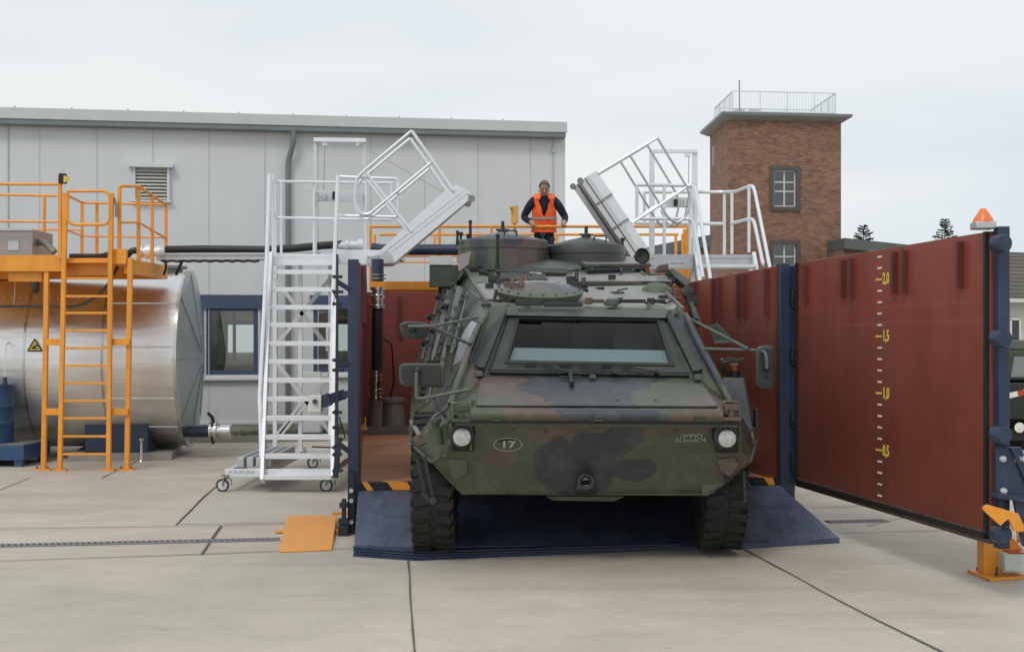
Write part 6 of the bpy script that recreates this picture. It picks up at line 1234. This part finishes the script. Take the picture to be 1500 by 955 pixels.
# fender box and beacon on the right
m_ = MB(); m_.hexa([Vp(1080, 652, .6), Vp(1107, 648, .62), Vp(1109, 640, 1.4), Vp(1080, 640, 1.4), Vp(1058, 553, .95), Vp(1090, 553, .97), Vp(1092, 553, 1.6), Vp(1058, 553, 1.6)]); v_('fender_box', m_, 'camo', .012)
m_ = MB(); q = Vp(1076, 548, 1.1); m_.lathe(q, UP, [(.05, -.03), (.05, .03), (.055, .03)], 16); bb = v_('amber_light', m_, 'black'); m_ = MB(); m_.lathe(q + UP * .03, UP, [(.045, 0), (.045, .05), (.02, .07), (0, .07)], 16); obj('lens', m_, 'amber_lens', bb)
m_ = MB(); m_.tube(bend([Vp(1063, 552, 1.05), Vp(1058, 530, 1.05), Vp(1087, 528, 1.05), Vp(1088, 552, 1.05)], .04), .014, 6); m_.tube(bend([Vp(1066, 552, 1.2), Vp(1056, 526, 1.2), Vp(1087, 526, 1.2), Vp(1088, 552, 1.2)], .04), .014, 6); m_.tube([Vp(1058, 530, 1.05), Vp(1056, 526, 1.2)], .014, 6); m_.tube([Vp(1087, 528, 1.05), Vp(1087, 526, 1.2)], .014, 6); obj('light_guard', m_, 'mil_dark', bb)
m_ = MB(); m_.box(Vp(1091, 626, .62), (.06, .06, .03)); m_.tube(bend([Vp(1088, 636, .55), Vp(1094, 640, .5), Vp(1098, 630, .55), Vp(1106, 628, .6)], .03), .010, 6); v_('tie_down', m_, 'mil_dark')
m_ = MB(); m_.box(Vp(1108, 612, .9), (.04, .1, .16)); v_('side_reflector', m_, 'black', .004)
# cheek details on the left: cap, strap handle, chain
m_ = MB(); q = S(640, 632, CHL, .02); m_.lathe(q - UP * .12, UP, [(.075, 0), (.06, .12), (.06, .14), (.035, .15), (.035, .18), (.05, .18), (.05, .21), (0, .22)], 16); v_('filler_cap', m_, 'mil_green')
m_ = MB(); m_.bar(S(608, 623, CHL, .05), S(620, 643, CHL, .05), .04, .02); v_('strap_handle', m_, 'can_grey', .006)
m_ = MB(); m_.tube([S(x, y, CHL, .03) for x, y in ((607, 624), (603, 640), (606, 652), (618, 658), (628, 652))], .006, 6); v_('wire', m_, 'black')
for i in (0, 1):
    m_ = MB(); a_, b_, c_ = bt[i], co_[i], bv[i]; m_.tube([a_ + Vector((0, -.01, 0)), b_ + Vector((0, -.012, 0)), hl[i] + Vector((0, -.012, 0))], .012, 6); v_('edge_weld', m_, 'mil_grey')
for pts in ([(612, 672), (622, 720), (634, 738)], [(622, 668), (633, 720), (634, 738)]):
    m_ = MB(); m_.tube([P(x, y, 11.42) for x, y in pts], .015, 8); v_('hanging_shackle', m_, 'mil_dark')
m_ = MB(); m_.bar(P(618, 722, 11.4), P(634, 736, 11.4), .03, .03); m_.cyl(P(634, 733, 11.38), P(634, 733, 11.44), .03, 10); v_('shackle_foot', m_, 'mil_dark', .004)
for pts in ([(1063, 688), (1066, 706)], [(1090, 690), (1092, 735)]):
    m_ = MB(); m_.tube([P(x, y, 11.5) for x, y in pts], .02, 8); v_('hanging_shackle', m_, 'mil_dark')
m_ = MB(); m_.prism([Vp(1050, 672, .3), Vp(1075, 668, .3), Vp(1082, 680, .3), Vp(1068, 698, .32), Vp(1054, 690, .32)], (0, -.03, 0)); v_('tow_bracket', m_, 'camo', .008)
m_ = MB(); m_.prism([Vp(655, 672, .30), Vp(684, 672, .30), Vp(686, 694, .36), Vp(668, 704, .4), Vp(660, 694, .36)], (0, -.02, 0)); v_('tow_bracket', m_, 'camo', .006)
# tow hook in the middle
m_ = MB(); m_.hexa([Vp(842, 722, .44), Vp(874, 722, .44), Vp(874, 722, .6), Vp(842, 722, .6), Vp(846, 698, .36), Vp(869, 698, .36), Vp(869, 698, .5), Vp(846, 698, .5)]); m_.lathe(Vp(858, 706, .28), Vector((0, -1, .2)), [(.035, -.1), (.07, -.1), (.075, .02), (.055, .03), (.03, .0), (.03, -.08)], 20); th = v_('tow_hook', m_, 'mil_dark', .008)
m_ = MB(); m_.bar(Vp(846, 714, .28), Vp(870, 712, .28), .04, .03); m_.prism([Vp(850, 699, .30), Vp(865, 698, .30), Vp(867, 702, .30), Vp(852, 704, .30)], (0, -.02, 0)); obj('jaw', m_, 'mil_grey', th, bevel=.006)
m_ = MB(); m_.prism([Vp(800, 727, .50), Vp(810, 733, .55), Vp(900, 734, .55), Vp(915, 727, .50)], (0, .3, 0)); v_('skid_plate', m_, 'camo')
plate('inspection_cover', NOSE, [(826, 651), (920, 653), (917, 673), (832, 671)], 'camo', .002, .006, .003)
# ------- number oval and tactical sign
nx = (NOSE[1].cross(UP)).normalized(); nx = nx if nx.x > 0 else -nx; ny = NOSE[1].cross(nx).normalized(); ny = ny if ny.z > 0 else -ny
def ell(mb, c, a, b, a2=None, b2=None, n=40, off=0.):
    o = [c + nx * math.cos(2 * math.pi * k / n) * a + ny * math.sin(2 * math.pi * k / n) * b + NOSE[1] * off for k in range(n)]
    if a2 is None: mb.poly(o)
    else:
        i_ = [c + nx * math.cos(2 * math.pi * k / n) * a2 + ny * math.sin(2 * math.pi * k / n) * b2 + NOSE[1] * off for k in range(n)]
        for k in range(n): mb.poly([o[k], o[(k + 1) % n], i_[(k + 1) % n], i_[k]])
c = S(744, 650.5, NOSE); m_ = MB(); ell(m_, c, .118, .068, off=.004); nplt = v_('number_plate', m_, 'black')
m_ = MB(); ell(m_, c, .119, .069, .112, .062, off=.006); obj('plate_rim', m_, mat('stencil', (.36, .38, .34), .7, var=.2, scale=20), nplt)
text('17', 'number', .098, c + NOSE[1] * .008, nx, ny, 'stencil', nplt, sx=1.25, bold=.0035)
sg_ = S(1011, 640.5, NOSE, .005); k_ = 11.2 / F; m_ = MB()
def sp2(x, y): return sg_ + nx * (x - 1011) * k_ + ny * (640.5 - y) * k_
fr_ = [(997.5, 634.5), (1028, 634.5), (1026, 647), (995.5, 647)]
for i in range(4): m_.bar(sp2(*fr_[i]), sp2(*fr_[(i + 1) % 4]), .004, .008, up=NOSE[1], ext=.003)
m_.bar(sp2(1013, 634), sp2(1013, 631.5), .004, .01, up=NOSE[1])
tac = v_('tactical_sign', m_, 'stencil')
m_ = MB(); ov = [sp2(1012 + 11.5 * math.copysign(abs(math.cos(a)) ** .6, math.cos(a)), 640.8 + 4 * math.copysign(abs(math.sin(a)) ** .8, math.sin(a))) for a in [2 * math.pi * k / 24 for k in range(24)]]
for i in range(24): m_.bar(ov[i], ov[(i + 1) % 24], .004, .008, up=NOSE[1])
for x in (1003, 1011.5, 1018.5): m_.bar(sp2(x, 637.5), sp2(x, 644), .004, .009, up=NOSE[1])
obj('track_symbol', m_, 'stencil', tac)
text('3', 'number', .062, sp2(991, 644.5) + NOSE[1] * .002, nx, ny, 'stencil', tac, sx=1.1); text('4', 'number', .062, sp2(1031.5, 644.5) + NOSE[1] * .002, nx, ny, 'stencil', tac, sx=1.1)
# ------- wheels
def wheel(c, r, wd):
    m_ = MB(); ax_ = Vector((1, -.03 * 0, 0)); h = wd / 2
    m_.lathe(c, ax_, [(r * .52, -h * .8), (r * .62, -h), (r * .86, -h * .98), (r * .965, -h * .86), (r * .985, -h * .6), (r * .985, h * .6), (r * .965, h * .86), (r * .86, h * .98), (r * .62, h), (r * .52, h * .8)], 48, caps=False)
    n = 30
    for k in range(n):
        a = 2 * math.pi * k / n; rad = Vector((0, math.cos(a), math.sin(a))); tan = Vector((0, -math.sin(a), math.cos(a)))
        for s in (-1, 1):
            q = c + rad * r * .985 + ax_ * s * h * .52 + tan * (.02 * s); m_.box(q, (h * .80, .070, .028), ax=((ax_ + tan * .18 * s).normalized(), (tan - ax_ * .18 * s).normalized(), rad))
            q = c + rad * r * .94 + ax_ * s * h * .96; m_.box(q, (.018, .06, .10), ax=(ax_, tan, rad))
    o = v_('wheel', m_, 'tyre'); m_ = MB(); m_.lathe(c, ax_, [(0, -h * .5), (r * .2, -h * .5), (r * .3, -h * .3), (r * .54, -h * .4), (r * .56, -h * .78), (r * .50, -h * .78)], 32); m_.lathe(c, ax_, [(0, h * .5), (r * .2, h * .5), (r * .3, h * .3), (r * .54, h * .4), (r * .56, h * .78), (r * .50, h * .78)], 32); obj('rim', m_, 'mil_green', o)
WR = .62
wl_, wr_ = P(638, 700, 12.22), P(1051, 700, 12.32)
for base, zc in ((0, 0), (1.75, .20), (3.8, .42)):
    for q in (wl_, wr_):
        zz = (.035 if q is wl_ else .045) + WR + zc; xx = q.x - .03 * base; wheel(Vector((xx, q.y + base, zz)), WR, .36)
m_ = MB()
for base, zc in ((0, 0), (1.75, .20), (3.8, .42)): m_.cyl(Vector((wl_.x, wl_.y + base, .66 + zc)), Vector((wr_.x, wl_.y + base, .66 + zc)), .09, 12); m_.box(((wl_.x + wr_.x) / 2, wl_.y + base, .68 + zc), (.4, .4, .3))
v_('axle', m_, 'mil_dark', .01)

# weld beads, rivet rows, loose cables and small fittings that the worn vehicle carries
m_ = MB()
for i in (0, 1):
    m_.tube([bv[i], hl[i]], .008, 6); m_.tube([nb_[i], bv[i]], .008, 6); m_.tube([co_[i], bv[i]], .008, 6); m_.tube([ap[i], bt[i]], .008, 6)
split('weld_bead', m_, 'camo', veh)
rnd = random.Random(11)
m_ = MB()
for k in range(9): x = 700 + k * 43; q = S(x, 722 - abs(k - 4) * .3, NOSE, .0); m_.cyl(q, q + NOSE[1] * .012, .012, 6)
for k in range(8): q = S(704 + k * 48, 630, NOSE, 0); m_.cyl(q, q + NOSE[1] * .010, .009, 6)
split('nose_bolt', m_, 'camo', veh)
for k in range(26):
    x, y = rnd.choice([(rnd.uniform(705, 735), rnd.uniform(392, 430)), (rnd.uniform(852, 985), rnd.uniform(408, 447)), (rnd.uniform(735, 960), rnd.uniform(398, 412)), (rnd.uniform(900, 940), rnd.uniform(393, 400))])
    m_ = MB(); q = RS(x, y, .02); s_x = rnd.uniform(.04, .13); m_.box(q, (s_x, rnd.uniform(.04, .16), rnd.uniform(.03, .06)), rnd.uniform(-.3, .3))
    if k % 2: m_.bar(q + UP * .03, q + UP * .03 + Vector((rnd.uniform(-.15, .15), rnd.uniform(-.1, .1), .02)), .018)
    v_('roof_fitting', m_, rnd.choice(['mil_grey', 'mil_dark', 'mil_green', 'camo']), .005)
for pts in ([(705, 398), (716, 402), (724, 400), (733, 404)], [(850, 414), (866, 417), (890, 415), (905, 418)], [(742, 447), (756, 444), (772, 448)], [(946, 449), (958, 446), (975, 449), (985, 444)]):
    m_ = MB(); m_.tube([RS(x, y, .03) for x, y in pts], .012, 6); v_('roof_cable', m_, 'black')
for x0, y0, x1, y1 in ((640, 560, 668, 470), (628, 590, 640, 540), (650, 520, 682, 440)):
    m_ = MB(); m_.bar(S(x0, y0, FLL, .012), S(x1, y1, FLL, .012), .02, .012); v_('flank_strip', m_, 'mil_grey', .002)
# ------------------------------------------------------------------ man in the orange vest
def skin_body(name, joints, edges, m, parent, loc, root=0, sub=2):
    me = bpy.data.meshes.new(name); me.from_pydata([Vector(j[0]) for j in joints], edges, []); o = bpy.data.objects.new(name, me); COL.objects.link(o)
    o.modifiers.new('skin', 'SKIN'); s = o.modifiers.new('sub', 'SUBSURF'); s.levels = s.render_levels = sub
    for i, j in enumerate(joints):
        r = j[1]; o.data.skin_vertices[0].data[i].radius = r if isinstance(r, tuple) else (r, r)
        o.data.skin_vertices[0].data[i].use_root = i == root
    dg = bpy.context.evaluated_depsgraph_get(); me2 = bpy.data.meshes.new_from_object(o.evaluated_get(dg)); me2.name = name
    bpy.data.objects.remove(o)
    for p in me2.polygons: p.use_smooth = True
    o = bpy.data.objects.new(name, me2); COL.objects.link(o); me2.materials.clear(); me2.materials.append(M[m]); o.parent = parent; ORG[o] = loc
    return o
pY = YK + .28; foot = Vector((P(797, 0, pY).x, pY, zk)); K = 1.0
per = thing('person', foot, 'man in a dark jacket and orange safety vest leaning over the walkway rail, looking down', 'person')
hz = P(0, 331, YK).z - zk                             # rail height above the deck
J = []; E = []
def j(p, r, par=None): J.append((p, r)); 
def add(p, r, par):
    J.append((p, r)); i = len(J) - 1
    if par is not None: E.append((par, i))
    return i
pel = add((0, .10, .86), (.155, .115), None); sp = add((0, .07, 1.02), (.15, .11), pel); ch = add((0, -.02, 1.20), (.175, .12), sp); c2 = add((0, -.06, 1.33), (.15, .10), ch); nk = add((0, -.10, 1.42), (.062, .06), c2)
hd0 = add((0, -.135, 1.47), (.072, .075), nk); hd1 = add((0, -.185, 1.53), (.086, .095), hd0); hd2 = add((0, -.185, 1.60), (.086, .095), hd1); hd3 = add((0, -.165, 1.65), (.055, .06), hd2)
hxl = P(777, 0, YK).x - foot.x; hxr = P(829, 0, YK).x - foot.x
for s, hx_ in ((-1, hxl + .03), (1, hxr - .03)):
    sh_ = add((s * .17, -.05, 1.34), (.075, .075), c2); sh2 = add((s * .225, -.04, 1.28), .080, sh_); el = add((s * (.345 if s < 0 else .355), .03, 1.07), .062, sh2)
    wr = add((hx_, -.21, hz + .055), .048, el); pm = add((hx_ - s * .01, -.26, hz + .035), (.036, .02), wr)
    for k in range(4):
        fx_ = hx_ - s * .01 + (k - 1.5) * .018; f1 = add((fx_, -.31, hz + .034), .0095, pm); f2 = add((fx_, -.335, hz + .005), .009, f1); add((fx_, -.315, hz - .025), .008, f2)
    t1_ = add((hx_ - s * .045, -.26, hz + .02), .011, pm); add((hx_ - s * .055, -.275, hz - .01), .009, t1_)
    hp_ = add((s * .085, .10, .80), (.095, .10), pel); kn = add((s * .11, .06, .46), .062, hp_); an = add((s * .12, .10, .10), .045, kn); he = add((s * .12, .08, .045), .045, an); add((s * .125, -.08, .035), .038, he)
body = skin_body('body', J, E, 'cloth_navy', per, foot)
body.data.materials.append(M['skin']); body.data.materials.append(M['black'])
for p in body.data.polygons:
    c = p.center
    if (c.z > 1.40 and abs(c.x) < .12 and c.y < -.09) or (c.y < -.215 and c.z < hz + .12 and c.z > .6): p.material_index = 1
    elif c.z < .10: p.material_index = 2
# face: nose, brow, eyes, ears, mouth as small children; hair
hc = foot + Vector((0, -.232, 1.485))
m_ = MB(); hcn = foot + Vector((0, -.198, 1.540)); U_, V_ = 26, 18; vs_ = []; rnh = random.Random(3)
for i in range(V_ + 1):
    for k in range(U_):
        a_, p_ = 2 * math.pi * k / U_, math.pi * i / V_; rr_h = 1 + rnh.uniform(-.012, .012)
        vs_.append(Vector((math.sin(p_) * math.cos(a_) * .091 * rr_h, math.sin(p_) * math.sin(a_) * .108 * rr_h, math.cos(p_) * .122 * rr_h)))
fs_ = []
for i in range(V_):
    for k in range(U_):
        f = (i * U_ + k, i * U_ + (k + 1) % U_, (i + 1) * U_ + (k + 1) % U_, (i + 1) * U_ + k); c_ = sum((vs_[q] for q in f), Vector()) / 4
        if c_.z + .55 * c_.y > .016 - .25 * max(0, abs(c_.x) - .06) and c_.z > -.055: fs_.append(f[::-1])
m_.add([hcn + v for v in vs_], fs_, True); obj('hair', m_, 'hair', per)
m_ = MB(); m_.hexa([hc + Vector(v) for v in ((-.017, -.085, -.035), (.017, -.085, -.035), (.012, -.06, -.035), (-.012, -.06, -.035), (-.007, -.09, .02), (.007, -.09, .02), (.006, -.06, .02), (-.006, -.06, .02))]); m_.hexa([hc + Vector((x, y - .02 * (z < -.03), z)) for x, y, z in ((-.015, -.09, -.04), (.015, -.09, -.04), (.01, -.07, -.04), (-.01, -.07, -.04), (-.006, -.095, -.01), (.006, -.095, -.01), (.006, -.07, -.01), (-.006, -.07, -.01))])
for s in (-1, 1): m_.lathe(hc + Vector((s * .082, .005, -.005)), (s, -.2, 0), [(.0, -.01), (.024, 0), (.02, .012), (0, .014)], 10)
obj('face_detail', m_, 'skin', per, bevel=.003)
m_ = MB()
for s in (-1, 1): m_.box(hc + Vector((s * .03, -.083, .012)), (.026, .01, .008)); m_.box(hc + Vector((s * .031, -.085, .030)), (.036, .01, .007))
m_.box(hc + Vector((0, -.083, -.055)), (.034, .010, .004)); obj('eyes_and_mouth', m_, 'hair', per)
# vest: a shell round the chest and back with a V neck
def vest_ring(z):
    t = (z - .83) / (1.375 - .83); cy = lerp(.10, -.055, min(1, max(0, (z - .86) / .5))); a = lerp(.198, .158, t ** 2); 
    return cy, a, lerp(.150, .118, t)
m_ = MB(); zs_ = [.83 + i * (1.385 - .83) / 14 for i in range(15)]; n = 96; NR = 44; zs_ = [.83 + i * (1.385 - .83) / NR for i in range(NR + 1)]
pts = []
for i, z in enumerate(zs_):
    cy, a, b = vest_ring(z)
    for k in range(n):
        an = 2 * math.pi * k / n; c_, s_ = math.cos(an), math.sin(an); pts.append(foot + Vector((a * math.copysign(abs(c_) ** .8, c_), cy + b * math.copysign(abs(s_) ** .85, s_), z + (.012 * s_))))
for i_, p_ in enumerate(pts):
    zz_ = p_.z - foot.z; xx_ = p_.x - foot.x; p_ += Vector((.006 * math.sin(zz_ * 38 + xx_ * 9), -.008 * math.sin(xx_ * 46 + zz_ * 21) * (1 if p_.y < foot.y else 0), 0))
fs = []
for i in range(NR):
    for k in range(n):
        an = 2 * math.pi * (k + .5) / n; vx = math.cos(an); front = math.sin(an) < 0; zc = (zs_[i] + zs_[i + 1]) / 2
        if front and abs(vx) < max(0, (zc - 1.08) / .30) * .50: continue
        if zc > 1.22 and abs(vx) > .975: continue
        fs.append((i * n + k, i * n + (k + 1) % n, (i + 1) * n + (k + 1) % n, (i + 1) * n + k))
m_.add(pts, fs, True)
for s in (-1, 1):                                     # shoulder straps
    m_.prism([foot + Vector(v) for v in ((s * .070, -.185, 1.36), (s * .155, -.150, 1.35), (s * .165, -.06, 1.420), (s * .072, -.06, 1.445))], (0, 0, .012)); m_.prism([foot + Vector(v) for v in ((s * .072, -.06, 1.445), (s * .165, -.06, 1.420), (s * .15, .06, 1.38), (s * .05, .07, 1.39))], (0, 0, .012))
v_ = obj('safety_vest', m_, 'vest', per); so_ = v_.modifiers.new('solid', 'SOLIDIFY'); so_.thickness = .012; so_.offset = 1
for z in (.93, 1.06):
    m_ = MB(); r2 = []
    for zz in (z - .02, z + .02):
        cy, a, b = vest_ring(zz); r2.append([foot + Vector(((a + .024) * math.copysign(abs(math.cos(t)) ** .8, math.cos(t)), cy + (b + .028) * math.copysign(abs(math.sin(t)) ** .85, math.sin(t)), zz + .012 * math.sin(t))) for t in [2 * math.pi * k / n for k in range(n)]])
    m_.add(r2[0] + r2[1], [(k, (k + 1) % n, n + (k + 1) % n, n + k) for k in range(n)], True); obj('reflective_band', m_, 'reflective', v_)
